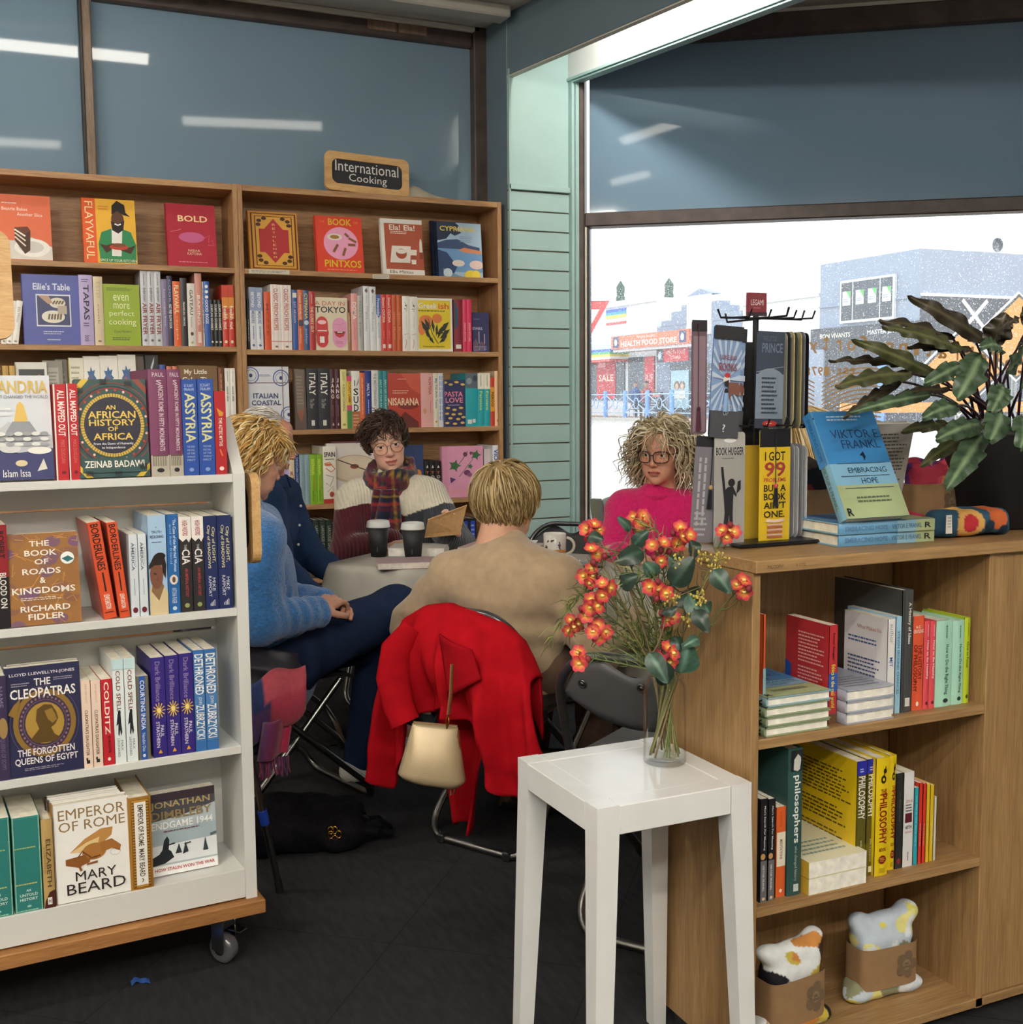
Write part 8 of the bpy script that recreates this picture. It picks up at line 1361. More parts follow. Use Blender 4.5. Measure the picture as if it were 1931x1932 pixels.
for i in range(2): flatbook(1.3905,1.700,.3555+.0325*i,.140,.19,.0318,'e6e2c4',['lower','upper'][i]+' of two thick cream paperbacks lying flat on the middle counter shelf','thick cream paperbacks',[('r',0,0,1,1,'d2a93a')],[('t','Why and Life',.05,.6,.6,.85,'4a4634'),('n',.1,.15,.9,.5,4,'8aa09a')] if i else None,'pb')
def headleft(x,y,z,w,h,t,label): # spine towards the room, title reading left to right
    M=Matrix.Translation((x,y,z+t/2))@frame((0,0,0),(.045,.999,0),(0,0,-1),(-.999,.045,0)); return make_book(w,h,t,'hb','86b4cc',HS,HOPE,None,'6aa4d0',M,label,'blue-green hardbacks lying flat')
headleft(1.735,1.758,1.0085,.16,.232,.0235,'lower of two blue hardbacks under the display copy on the counter'); headleft(1.730,1.752,1.0325,.16,.232,.0225,'upper of two blue hardbacks under the display copy on the counter')
M=Matrix.Translation((1.500,1.752,1.0595))@Matrix.Rotation(-.50,4,'X'); 
make_book(.155,.232,.026,'hb','5a9cc8',[('r',0,.5,1,1,'3f86c4'),('v','EMBRACING HOPE',.3,.55,.65,.95,'2c4a78'),('v','VIKTOR E FRANKL',.3,.1,.65,.5,'5a7048')],HOPE,None,'7aaac4',M,'blue book tilted back on a clear stand on top of the counter','display books on the counter')
M=Matrix.Translation((1.826,1.975,1.0105))@Matrix.Rotation(PI,4,'Z')@Matrix.Rotation(-.22,4,'X')
make_book(.135,.238,.024,'hb','cdcac6',None,None,[('r',0,0,1,1,'b5b2ae'),('n',.08,.2,.92,.92,22,'5a5854')],None,M,'book leaning behind the blue display copy, its back cover full of print','display books on the counter')
ACR=thin_glass('clear_acrylic',1.3)
o=MB(); o.bbox(1.595,1.7465,1.0552,1.598,1.752,1.083,.001,'ffffff',ACR); o.bbox(1.54,1.7465,1.0552,1.655,1.90,1.0562,.0004,'ffffff',ACR); o.T=Matrix.Identity(4); tag(o.build('display_stand'),'clear acrylic stand holding up the blue display book','stand')
# ---------------------------------------------------------------- fabric pouches in kraft sleeves
KRAFT=painted('kraft_card',rough=.8,vary=.08,vscale=50); PRINTF=painted('printed_cotton',rough=.8,spec=.2,vary=.1,vscale=40,bump=.3,bscale=300)
def patches(P,base,cols,sc,seed,thr=.25):
    C=np.repeat(np.array([lin(base)]),len(P),0)
    for i,c in enumerate(cols): w=noise3(P,sc,seed+i)>thr+.1*(i%2); C[w]=lin(c)
    return C
def bandlogo(m,o,U,V,Nn): m.draw([('B',.74,.5,.115,.215,5,.075,.14,'6e5a44','6e5a44'),('e',.74,.5,.12,.22,'6e5a44'),('e',.74,.5,.07,.125,'8a7358'),('t','GALI',.70,.5,.78,.56,'231c16',1),('t','LEAF',.68,.42,.80,.48,'231c16',1)],o,U,V,Nn,KRAFT)
def sleeve_bag(x,y,z,w,d,h,b0,b1,rz,base,cols,label,seed,lean=0):
    o=empty('fabric_bag',(x,y,z),rz); tag(o,label,'bag','cotton bags in kraft sleeves')
    s=SDF(.004,.02); s.box((0,0,(b0+b1)/2),(w/2-.003,d/2-.003,(b1-b0)/2+.02),.02,.02); s.box((0,0,h*.82),(w/2,d/2*.8,h*.17),.025,.03); s.ell((-w*.46,0,h-.012),(.022,.02,.018),.02).ell((w*.46,0,h-.006),(.022,.02,.02),.02)
    s.box((0,0,.022),(w/2+.012,d/2*.9,.02),.018,.02).ell((-w*.55,-.01,.016),(.025,.02,.015),.02).ell((w*.55,-.01,.016),(.025,.02,.015),.02)
    s.disp=wrinkle(.0035,70,seed); V,F=s.mesh(); V[:,2]=np.maximum(V[:,2],.0005); m=MB(); shade(m,V,F,lambda P:patches(P,base,cols,48,seed),PRINTF); m.build('cotton',o)
    m=MB(); a,b_=w/2+.006,d/2+.006; n=48; V=[]
    for zz in(b0,b1):
        for i in range(n):
            t=2*PI*i/n; cs,sn=math.cos(t),math.sin(t); V.append((a*math.copysign(abs(cs)**.45,cs),b_*math.copysign(abs(sn)**.45,sn),zz))
    m.add(V,[(i,(i+1)%n,n+(i+1)%n,n+i) for i in range(n)],'927250',KRAFT,True); bandlogo(m,(-a*.95,-b_-.0015,b0),(2*a*.95,0,0),(0,0,b1-b0),(0,-1,0)); m.build('kraft_sleeve',o); return o
sleeve_bag(1.408,1.775,.0515,.135,.062,.180,.025,.118,.10,'a9bfcb',('3a3038','232028','c8b450','c98a4a','e4e8ea'),'blue-white patterned cotton bag in a kraft sleeve, left on the bottom shelf',3)
sleeve_bag(1.665,1.800,.0515,.135,.062,.180,.030,.118,-.05,'c0cddb',('d8d068','e2dc90','dfe6ee','8a8a70'),'pale blue and yellow cotton bag in a kraft sleeve, right on the bottom shelf',9)
sleeve_bag(1.918,1.955,1.0085,.125,.05,.150,.012,.098,0,'b03a52',('d8546a','6a3a7a','e0a060','4a6a8a'),'magenta patterned cotton bag in a kraft sleeve, beside the black plant pot',15)
sleeve_bag(1.640,1.985,1.0085,.12,.05,.158,.012,.095,.1,'4a3a38',('8a3a34','2a2a30','c8704a','6a5a54'),'dark patterned cotton bag in a kraft sleeve, behind the bookmark stand',21)
s=SDF(.004,.02); s.box((0,0,.030),(.085,.045,.026),.022,.02).ell((-.08,0,.012),(.02,.03,.012),.02).ell((.08,0,.010),(.022,.03,.012),.02); s.disp=wrinkle(.003,60,5); V,F=s.mesh(); V[:,2]=np.maximum(V[:,2],.0004)
def pouchc(P):
    C=np.repeat(np.array([lin('33566e')]),len(P),0)
    for cx,cz,r,c in((-.03,.03,.034,'d9a860'),(-.03,.03,.019,'b8323c'),(.045,.038,.024,'c8663a'),(.02,.022,.014,'1f3346'),(.06,.012,.012,'1f3346')): C[((P[:,0]-cx)**2+(P[:,2]-cz)**2)<r*r]=lin(c)
    return C
m=MB(); shade(m,V,F,pouchc,PRINTF); q=m.build('eye_pillow',None,(1.868,1.800,1.0085),(0,0,-.06)); tag(q,'small blue pillow with orange and red circles on the counter edge','pillow')
m=MB(); m.draw([('n',.1,.1,.9,.9,4,'9a9a9a')],(-.094,-.047,.02),(.012,-.001,0),(0,0,.03),(-.1,-1,0)); m.add([(-.096,-.0472,.012),(-.080,-.0478,.012),(-.082,-.0478,.05),(-.096,-.0472,.05)],[(0,1,2,3)],'e2e0dc',PAPER); m.build('fabric_tag',q)
# ---------------------------------------------------------------- bookmark stand
rx,ry,rz_=1.425,1.935,1.0085
o=empty('bookmark_stand',(rx,ry,rz_)); tag(o,'black wire carousel of bookmarks on the counter’s left corner','display stand')
m=MB(); m.bbox(-.105,-.105,0,.105,.085,.008,.004,'17171a',BLACKM); m.build('base_plate',o)
m=MB(); m.tube([(0,0,.008),(0,0,.452)],.006,10,'17171a',BLACKM); m.bbox(-.035,-.002,.06,.035,.002,.40,.001,'1c1c22',BLACKM); m.build('pole',o)
for z in(.236,.446):
    for a in(0,PI/2):
        m=MB(T=Matrix.Rotation(a,4,'Z')); m.tube([(-.105,-.02 if a==0 else 0,z+.016),(-.098,-.02 if a==0 else 0,z),(.098,-.02 if a==0 else 0,z),(.105,-.02 if a==0 else 0,z+.018)],.0022,6,'17171a',BLACKM); m.build('hook_arm',o)
    for sx in(-.075,-.03,.03,.075): m=MB(); m.tube([(sx,-.02,z),(sx,-.082,z-.002),(sx,-.090,z+.012)],.0018,6,'17171a',BLACKM); m.build('hook',o)
m=MB(); m.bbox(-.024,-.004,.452,.024,.001,.498,.001,'7a2434',PLAST); m.draw([('r',0,0,1,.16,'2a1c26'),('t','LEGAMI',.18,.46,.82,.7,'e8d8d8'),('n',.3,.3,.7,.38,1,'c88a94')],(-.024,-.0041,.452),(.048,0,0),(0,0,.046),(0,-1,0)); m.build('header_sign',o)
CARD=painted('laminated_card',rough=.25,vary=.03)
def card(x,y,z0,w,h,rz,tilt,colr,spec,label,back='22222a',tas=None,slot=True,mat=None):
    q=empty('bookmark',(x,y,z0),rz); q.rotation_euler=(0,tilt,rz); tag(q,label,'bookmark','bookmarks hanging on the carousel')
    m=MB(T=Matrix.Rotation(PI/2,4,'X')); P=[(a,b+h/2) for a,b in rrect(w,h,.006 if spec else .012,4)]; m.prism(P,-.0008,.0008,colr,mat or CARD); m.T=Matrix.Identity(4)
    if spec: m.draw(spec,(-w/2,-.0009,0),(w,0,0),(0,0,h),(0,-1,0),CARD)
    m.build('card',q)
    if tas:
        m=MB(); x0=w*tas[1]; m.tube([(x0,-.003,h*.97),(x0,-.004,h*tas[2])],.0009,5,tas[0],CLOTH); m.ball((x0,-.005,h*tas[2]),(.004,.004,.005),8,6,tas[3],CLOTH); m.tube([(x0,-.005,h*tas[2]-.004),(x0,-.005,h*tas[2]-.04)],[.0035,.0058],8,tas[0],CLOTH); m.build('tassel',q)
    return q
ROO=[('r',0,.0,1,.24,'4a4a52'),('r',0,.24,1,.88,'7f9ac4')]+[('p',[(.5,.52),(.5+.7*math.cos(a),.52+.4*math.sin(a)),(.5+.7*math.cos(a+.13),.52+.4*math.sin(a+.13))],'b8c8de') for a in np.arange(0,2*PI,.33)]+[('r',-.0,.88,1,1.0,'26262c'),('r',0,0,1,.24,'4a4a52'),('t','I LIKE BIG',.2,.7,.8,.74,'8a5a6a',1),('t','BOOKS',.2,.6,.82,.67,'8a4a50',1),('p',[(.55,.5),(.9,.5),(1,.44),(.95,.38),(.72,.4),(.6,.34)],'7a5248'),('e',.48,.52,.12,.035,'e0dcd8'),('e',.5,.56,.1,.022,'b03a3a'),('p',[(.4,.5),(.56,.52),(.56,.46),(.44,.46)],'26262e'),('t','WHATS',.3,.26,.72,.3,'c8c8d0'),('t','UP',.42,.2,.6,.24,'c8c8d0'),('t','?',.42,.05,.52,.12,'e0e0e4')]
card(1.300,1.868,1.222,.066,.213,0,.06,'3f5a8c',ROO,'bookmark with a strutting bird on blue sun rays, upper left of the carousel',tas=('7fa0c8',0,.42,'26262e'))
card(1.322,1.885,1.224,.066,.208,0,.05,'4a68a0',ROO,'second copy of the sun-ray bird bookmark, just behind the first')
PRI=[('r',0,0,1,1,'3a4254'),('r',0,.0,1,.56,'7c8a9c'),('r',0,0,1,.1,'3a3f4e'),('e',.5,.5,.5,.12,'7c8a9c'),('l',[(0,.58),(.3,.6),(.6,.62),(1,.64)],.0012,'8a90a0'),('t','THE LITTLE',.2,.9,.7,.95,'5a6478'),('t','PRINCE',.18,.78,.92,.88,'68758c',1),('n',.2,.14,.8,.54,9,'3a4250'),('e',.52,.05,.26,.03,'b03a34'),('n',.4,.04,.64,.06,1,'e8c8c0')]
card(1.406,1.865,1.238,.066,.188,0,.02,'3a4254',PRI,'slate-grey bookmark with a handwritten quotation, upper right of the carousel',tas=None)
HUG=[('r',.0,.0,1,.8,'9b9a98'),('t','BOOK HUGGER',.05,.80,.95,.87,'26262a',1),('n',.25,.76,.75,.785,1,'6a6a6c'),('e',.5,.93,.2,.02,'e0e0e2'),('e',.56,.56,.11,.035,'26262c'),('p',[(.28,.7),(.36,.5),(.42,.52),(.6,.53),(.72,.46),(.86,.5),(.86,.58),(.76,.57),(.72,.43),(.62,.46),(.6,.3),(.62,.12),(.52,.12),(.48,.28),(.42,.1),(.28,.1),(.34,.3),(.3,.45),(.2,.7)],'26262c')]
card(1.318,1.868,1.010,.071,.222,0,0,'adacaa',HUG,'grey clip bookmark with a figure hugging a book, lower left of the carousel')
for i in range(2): card(1.334+.013*i,1.893+.016*i,1.012,.068,.216,0,0,'8f9096',None,['clear-sleeved card right behind the grey clip bookmark','second clear-sleeved card behind the grey clip bookmark'][i])
P99=[('r',0,.84,1,1,'222228'),('t','I GOT',.17,.72,.83,.80,'2a2620',1),('t','99',.16,.58,.84,.71,'a03a3c',1),('t','PROBLEMS',.14,.535,.86,.57,'b04a40',1),('t','BUT A',.14,.45,.86,.51,'2a2620',1),('t','BOOK',.14,.375,.86,.435,'2a2620',1),('t',"AIN'T",.14,.3,.86,.36,'2a2620',1),('t','ONE.',.14,.22,.82,.28,'2a2620',1)]+[('r',.25,.04+.022*i,.75,.055+.022*i,'d8a8a0' if i%2 else 'b0604c') for i in range(6)]+[('p',[(.2,.185),(.5,.175),(.8,.185),(.78,.21),(.5,.2),(.22,.21)],'e6c8bc')]
card(1.424,1.866,1.012,.074,.225,0,0,'d9b82c',P99,'yellow bookmark about ninety-nine problems, lower right of the carousel',tas=('1c1c20',0,.50,'c04a5a'))
card(1.395,1.905,1.014,.07,.19,0,0,'c8a83a',None,'plain mustard card hanging behind the yellow bookmark')
card(1.249,1.872,1.230,.034,.215,0,0,'6a5560',[('r',.0,.9,1,1,'26222a'),('r',.1,.02,.9,.86,'8a7480')],'narrow mauve bookmark at the far left of the upper tier',tas=('4a2434',-.1,.22,'4a2434'))
card(1.262,1.874,1.020,.062,.205,0,.07,'76737c',[('r',0,.9,1,1,'26262c'),('nv',.1,.05,.5,.8,2,'a8a5ac'),('n',.1,.05,.6,.3,5,'a8a5ac')],'grey chalk-lettered bookmark at the far left of the lower tier',tas=('17171c',.1,.52,'a8885a'))
for i in range(7): card(1.458+.0088*i,1.905,1.236,.062,.19+.001*(i%3),PI/2-.05,0,('9a9a8c','3a3a44','c2b890','5a5a52','b0a878','7a7a80','22222a')[i],None,('first','second','third','fourth','fifth','sixth','last')[i]+' edge-on sleeve from the left on the carousel’s upper right arm')
for i in range(5): card(1.472+.0105*i,1.905,1.016,.056,.185+.004*(i%2),PI/2-.05,0,('8a8a90','aeaeb2','c4c6ca','9a9aa0','d0d2d6')[i],None,('first','second','third','fourth','last')[i]+' edge-on clear pack from the left on the carousel’s lower right arm')
# ---------------------------------------------------------------- potted plant
pc=Vector((2.06,1.90,1.0085)); o=empty('potted_plant',pc); tag(o,'potted plant with long wavy-edged leaves in a black pot on the counter','plant')
m=MB(); m.lathe([(0,.001),(.088,.001),(.092,.005),(.128,.205),(.130,.214),(.124,.214),(.121,.198),(0,.195)],44,'17171c',solid('black_pot_glaze','15151a',rough=.55,vary=.2,bump=.1,bscale=120)); m.build('pot',o)
LEAFM=painted('leaf',rough=.38,spec=.45,vary=.22,vscale=16)
def leaf(m,base,tip,w,sag,wave,nw,col,colb,up=(0,0,1),nu=28,nv=6):
    b_=np.array(base);t=np.array(tip);ax=t-b_;L_=np.linalg.norm(ax); a=ax/L_; sd=np.cross(a,up); sd/=max(np.linalg.norm(sd),1e-6); nn=np.cross(sd,a)
    def fn(u,v):
        s=(v-.5)*2; ww=w*.5*(math.sin(PI*u**.8)**.6)*(1-.15*u); wv=wave*math.sin(u*nw*2*PI+(1 if s>0 else 0))*abs(s)**1.5
        return tuple(b_+a*L_*u+sd*s*ww*(1+.10*math.sin(u*nw*2*PI)*abs(s))+nn*(sag*math.sin(PI*u)+wv-.25*ww*abs(s)))
    P=np.array([fn(i/nu,j/nv) for j in range(nv+1) for i in range(nu+1)]); 
    vv=np.array([abs((j/nv-.5)*2) for j in range(nv+1) for i in range(nu+1)]); uu=np.array([i/nu for j in range(nv+1) for i in range(nu+1)])
    C=mixc(colb,col,np.minimum(1,vv*3)); st=(np.sin((uu*1.0-vv*.10)*2*PI*9)>.55)&(vv>.12); C[st]*=.72
    m.grid(fn,nu,nv,'3a4a30',LEAFM,True,0,C)
for b_,t,w,tone in PLV:
    m=MB(T=Matrix.Translation(-pc)); root=np.array(pc)+v3(random.uniform(-.05,.05),random.uniform(-.05,.05),.19); bb=np.array(b_)
    mid=(root+bb)/2+v3(0,0,.05); cr=random.choice(('3c2630','46303a'))
    m.tube([tuple((1-q)**2*root+2*q*(1-q)*mid+q*q*bb) for q in np.linspace(0,1,9)],[.0032]*5+[.0025]*4,6,cr,LEAFM)
    leaf(m,b_,t,w*.92,.012,.006,random.choice((3,4,5)),('3a342a','474a30','40553f')[tone],('5a5038','6a6c44','7d9472')[tone],up=tuple(-np.array(FV)*random.uniform(.5,1)+np.array((0,0,random.uniform(.15,.6))))); m.build('leaf',o)
m=MB(); m.lathe([(0,.196),(.119,.196)],30,'2a221c',solid('potting_soil','2a221c',rough=1,vary=.5,vscale=80,bump=.8,bscale=120)); m.build('soil',o)
# ---------------------------------------------------------------- vase of flowers on the stool
vc=Vector((1.152,1.832,.6125)); o=empty('vase',vc); tag(o,'clear glass cylinder vase standing on the white stool','vase')
GL=thin_glass('clear_glass',1.2)
m=MB(); m.lathe([(0,.0005),(.038,.0005),(.0405,.003),(.0405,.140),(.039,.148),(.034,.153),(.033,.160),(.0345,.166),(.0325,.166),(.031,.160),(.032,.152),(.037,.146),(.0382,.138),(.0382,.010),(.036,.007),(0,.007)],48,'ffffff',GL); m.build('glass',o)
STEMC=painted('plant_stem',rough=.6,vary=.2); PET=painted('petal',rough=.55,spec=.3,vary=.12,vscale=90)
g=random.Random(12)
def stem_path(end,k):
    a=g.uniform(0,6.28); fo=np.array(vc)+v3(.028*math.cos(a),.028*math.sin(a),.010+.01*g.random()); nk=np.array(vc)+v3(.024*math.cos(a+2.2),.024*math.sin(a+2.2),.165); e=np.array(end); c1=nk+v3(0,0,.40*(e[2]-nk[2]))+(e-nk)*v3(.25,.25,0)
    P=[fo+(nk-fo)*q for q in np.linspace(0,1,5)]+[(1-q)**2*nk+2*q*(1-q)*c1+q*q*e for q in np.linspace(0,1,11)[1:]]; return P
def needles(m,P,n,c):
    for i in range(n):
        j=g.randrange(6,len(P)-1); q=P[j]+(P[j+1]-P[j])*g.random(); d=P[j+1]-P[j]; d=d/np.linalg.norm(d); r=np.array([g.gauss(0,1) for _ in range(3)]); r-=d*(r@d); r/=np.linalg.norm(r); l=g.uniform(.018,.04)
        m.tube([tuple(q),tuple(q+(r*.8+d*.5)*l*.5),tuple(q+(r*.6+d*.9)*l)],[.0010,.0009,.0003],4,g.choice(c),STEMC)
cols_n=('5a6a34','6f7c42','8a9456','46562c')
for end,n,sp,lab in FLW:
    fs=empty('flower_stem',vc); tag(fs,lab,'flower','waxflower sprays in the vase'); T=Matrix.Translation(-vc)
    P=stem_path(end,0); m=MB(T=T); m.tube([tuple(p) for p in P],[.0017]*8+[.0016]*(len(P)-8),5,g.choice(('7a6a48','6f7a4a','8a7a54')),STEMC); needles(m,P,26,cols_n); m.build('stem',fs)
    e=np.array(end)
    for i in range(n+1):
        m=MB(T=T); a=2*PI*i/max(n,1)+g.uniform(-.4,.4); rr=sp*.55*(1 if i<n else .1); c=e+np.array(RV)*rr*math.cos(a)+v3(0,0,rr*math.sin(a))-np.array(FV)*g.uniform(0,.02)
        fd=-np.array(FV)*.8+np.array(RV)*.5*math.cos(a)+v3(0,0,.4*math.sin(a)+.25)+np.array([g.gauss(0,.2) for _ in range(3)]); fd/=np.linalg.norm(fd); u=np.cross(fd,(0,0,1.)); u/=np.linalg.norm(u); w=np.cross(fd,u); R_=g.uniform(.0125,.0165); bud=g.random()<.18
        m.tube([tuple(e-fd*.02-v3(0,0,.03)),tuple(c-fd*.006)],[.001,.0012],4,'7a6a40',STEMC)
        if bud: m.ball(tuple(c),(.006,.006,.007),8,6,'7a2a34',PET)
        else:
            for k in range(6):
                th=2*PI*k/6+a; cd=u*math.cos(th)+w*math.sin(th); td=-u*math.sin(th)+w*math.cos(th)
                m.grid(lambda p,q:tuple(c+cd*R_*p+td*R_*.56*(q-.5)*2*math.sin(PI*min(1,.18+.74*p))+fd*(.006*p*p*(1 if p<.8 else .7)-.0015*abs(q-.5))),5,2,'c04a3a',PET,True,0,np.array([mixc('e6a83e',('c02c44','c83a48','a82440')[k%3],np.array([max(0,i5/5-.15)*1.75]))[0] for j2 in range(3) for i5 in range(6)]))
            m.ball(tuple(c+fd*.0015),(.0042,.0042,.0030),8,6,'f0d884',PET)
        m.build('bloom',fs)
EG=['dark rounded eucalyptus leaf','blue-green eucalyptus leaf','grey-green eucalyptus leaf']
br=[(EUC[0:3]+EUC[4:7]+[EUC[10],EUC[14]],'eucalyptus branch spreading to the right across the oak end panel'),(EUC[7:10]+[EUC[15],EUC[16],EUC[19]],'eucalyptus branch reaching up through the middle toward the pink jumper'),(EUC[11:14]+[EUC[3],EUC[17],EUC[18]],'eucalyptus branch low down with broad dark leaves at the vase mouth')]
for lv,lab in br:
    fs=empty('foliage_branch',vc); tag(fs,lab,'foliage','eucalyptus branches in the vase'); T=Matrix.Translation(-vc)
    top=np.array(lv[0][1])+v3(0,0,.02); P=stem_path(top,0); m=MB(T=T); m.tube([tuple(p) for p in P],.0022,5,'7a6a4c',STEMC)
    for b_,t,w in lv: j=min(range(5,len(P)),key=lambda i:np.linalg.norm(P[i]-np.array(b_))+.3*max(0,P[i][2]-b_[2])); m.tube([tuple(P[j]),tuple((P[j]+np.array(b_))/2+v3(0,0,-.006)),b_],.0014,5,'6a5440',STEMC)
    m.build('branch',fs)
    for i,(b_,t,w) in enumerate(lv): m=MB(T=T); leaf(m,b_,t,w*1.1,.006,.002,1,('26392f','3c5a4c','2c4438','1f3229')[i%4],('3a5244','5f8070','4a6a58','30473b')[i%4],up=tuple(-np.array(FV)*.9+v3(g.uniform(-.5,.5),0,.5)),nu=14,nv=6); m.build('leaf',fs)
fs=empty('foliage_branch',vc); tag(fs,'seeded eucalyptus sprig with tiny yellow-green buds at the upper right of the bouquet','foliage','eucalyptus branches in the vase'); T=Matrix.Translation(-vc)
P=stem_path(SEEDS[1],0); m=MB(T=T); m.tube([tuple(p) for p in P],.002,6,'8a7a4a',STEMC); m.build('branch',fs)
for sd in SEEDS:
    m=MB(T=T); c=np.array(sd); j=min(range(8,len(P)),key=lambda i:np.linalg.norm(P[i]-c)); m.tube([tuple(P[j]),tuple(c)],.0009,4,'8a7a4a',STEMC)
    for i in range(15): d=np.array([g.gauss(0,1) for _ in range(3)]); d/=np.linalg.norm(d); q=c+d*g.uniform(.006,.017); m.tube([tuple(c),tuple(q)],.0006,4,'a8974e',STEMC); m.ball(tuple(q),(.0022,.0022,.0026),6,5,'c2ae58',PET)
    m.build('seed_cluster',fs)
for i,(a,b_,lab) in enumerate(((( 1.02,1.93,.93),(.95,1.92,.86),'feathery filler stem arching left over the black chair back'),((1.08,1.86,1.02),(1.0,1.9,.98),'feathery filler stem left of the centre'),((1.14,1.84,1.05),(1.12,1.86,1.08),'feathery filler stem standing upright in the bouquet'),((1.06,1.9,.95),(.99,1.93,.93),'feathery filler stem across the beige sleeve'),((1.11,1.80,.98),(1.05,1.83,.99),'feathery filler stem at the front of the bouquet'))):
    fs=empty('filler_stem',vc); tag(fs,lab,'foliage','feathery filler stems in the vase'); P=stem_path(a,0); e=np.array(a); P+=[e+(np.array(b_)-e)*q-v3(0,0,.02*q*q) for q in(.3,.6,1)]; m=MB(T=Matrix.Translation(-vc)); m.tube([tuple(p) for p in P],[.0014]*(len(P)-3)+[.0014,.001,.0006],5,'5f6a36',STEMC); needles(m,P,80,cols_n+('a8a45a',)); m.build('stem',fs)
# ---------------------------------------------------------------- coats, bags and things on the floor
CBM=TR(1.455,3.115,-.068,math.radians(29)-PI/2)
def interp(x,T): 
    for (a,p),(b_,q) in zip(T,T[1:]):
        if x<=b_: return p+(q-p)*(x-a)/(b_-a)
    return T[-1][1]
def coat(u,v):
    s=u*2-1; zt=interp(s,((-1,.66),(-.8,.735),(-.45,.778),(-.1,.790),(.25,.775),(.55,.755),(.8,.715),(1,.62)))
    zb=interp(s,((-1,.26),(-.86,.23),(-.66,.34),(-.5,.47),(-.3,.50),(-.05,.50),(.15,.46),(.35,.34),(.6,.29),(.85,.31),(1,.36)))
    xt=interp(s,((-1,-.225),(0,0),(1,.275))); xb=interp(s,((-1,-.285),(-.5,-.12),(0,.03),(.5,.20),(1,.36)))
    if v<.18: t=v/.18; return (xt*.97,-.265-.02*t,zt-.17*(1-t)),0
    if v<.26: t=(v-.18)/.08; return (xt,-.285-.028*(1-math.cos(t*PI))-.0,zt+.012*math.sin(t*PI)),.2
    t=(v-.26)/.74; fold=.030*t**.7*math.sin(s*13+1.2+1.5*t)+.016*t*math.sin(s*27+3*t)+.016*math.exp(-((s+.32-.1*t)/.10)**2)*math.sin(PI*min(1,t*1.3))+.02*math.exp(-((s-.15-.5*t)/.12)**2)*math.sin(PI*t)
    bul=.045*math.sin(PI*min(1,t*1.15))*(.6+.4*math.cos(s*2)); return (xt+(xb-xt)*t**.85,-.341-.02*t-bul-fold,zt+(zb-zt)*t+.006*math.sin(s*23)*t),t
m=MB(); m.grid(lambda u,v:tuple(v3(*coat(u,v)[0])+.004*noise3(v3(*coat(u,v)[0])[None]*1.0,42,8)[0]*v3(.3,1,.3)),110,64,'b0141f',WOOL); o=m.build('coat'); o.matrix_world=CBM; tag(o,'bright red wool coat draped over the chair of the person in beige','coat'); q=o.modifiers.new('thickness','SOLIDIFY'); q.thickness=.007; q.offset=1
m=MB(); m.grid(lambda u,v:(-.14+.20*u*(1-.75*v)+.09*v,-.235-.03*math.sin(u*7)-.02*v,.47-.33*v+.02*math.sin(u*5)),16,16,'a5131d',WOOL); q=m.build('coat_tail',o); k=q.modifiers.new('thickness','SOLIDIFY'); k.thickness=.006
m=MB(); sl=[(-.10,-.385,.735),(-.125,-.425,.68),(-.13,-.435,.60),(-.115,-.430,.52),(-.095,-.425,.475)]; m.tube(sl,[.030,.042,.047,.044,.042],14,'b0141f',WOOL,flat=.6); m.build('sleeve',o)
m=MB(); m.grid(lambda u,v:(.02+.11*u+.03*v,-.405-.012*math.sin(PI*u),.735-.03*u-.17*v*(1-.55*u)),10,10,'9c121c',WOOL); q=m.build('lapel',o); q.modifiers.new('thickness','SOLIDIFY').thickness=.006
# handbag
hb=Vector((1.045,2.805,.372)); f=-FV; o=empty('handbag',(hb.x,hb.y,hb.z),math.atan2(-RV.y,RV.x)*-1+.10); o.rotation_euler=(0,.13,o.rotation_euler[2]); tag(o,'metallic beige handbag hanging from the chair in front of the red coat','handbag')
LEA=painted('metallic_leather',rough=.38,spec=.5,vary=.08,vscale=20,bump=.15,bscale=350,metal=.25)
m=MB(); V=[];F=[]; nz=18;n=40
for i in range(nz+1):
    t=i/nz; z=.075-.155*t; w=.060+.034*t; d=.006+.030*math.sin(min(1,t*1.15)*PI*.55)+.012*t; rr=1-.25*max(0,(t-.9)/.1)
    for j in range(n): a=2*PI*j/n; cs,sn=math.cos(a),math.sin(a); V.append((w*rr*math.copysign(abs(cs)**.6,cs)+.008*t,d*rr*math.copysign(abs(sn)**.8,sn),z+.004*math.sin(2*a)*t))
for i in range(nz):
    for j in range(n): F.append((i*n+j,(i+1)*n+j,(i+1)*n+(j+1)%n,i*n+(j+1)%n))
F+=[tuple(range(n)),tuple(nz*n+j for j in range(n-1,-1,-1))]; m.add(V,F,'bda987',LEA,True); m.build('bag_body',o)
m=MB(); m.box(-.058,-.007,.0755,.058,.007,.0785,'b09a74',LEA); m.build('zip_top',o)
m=MB(); m.tube([(.03,-.012,.072),(.034,-.016,.092),(.030,-.012,.11),(.026,-.010,.092),(.03,-.012,.074)],.0022,6,'d0a050',GOLD); m.tube([(.030,-.014,.110),(.030,-.008,.17),(.025,.004,.24)],.0075,8,'8a6040',LEA,flat=.4); m.build('strap_clip',o)
m=MB(); m.tube([(.062,-.006,.068),(.070,-.012,.02),(.078,-.012,-.06),(.070,-.012,-.10),(.062,-.012,-.105),(.058,-.012,-.06),(.064,-.010,.02),(.062,-.006,.06)],.0042,8,'8a4f38',LEA,flat=.5); m.build('wrist_strap',o)
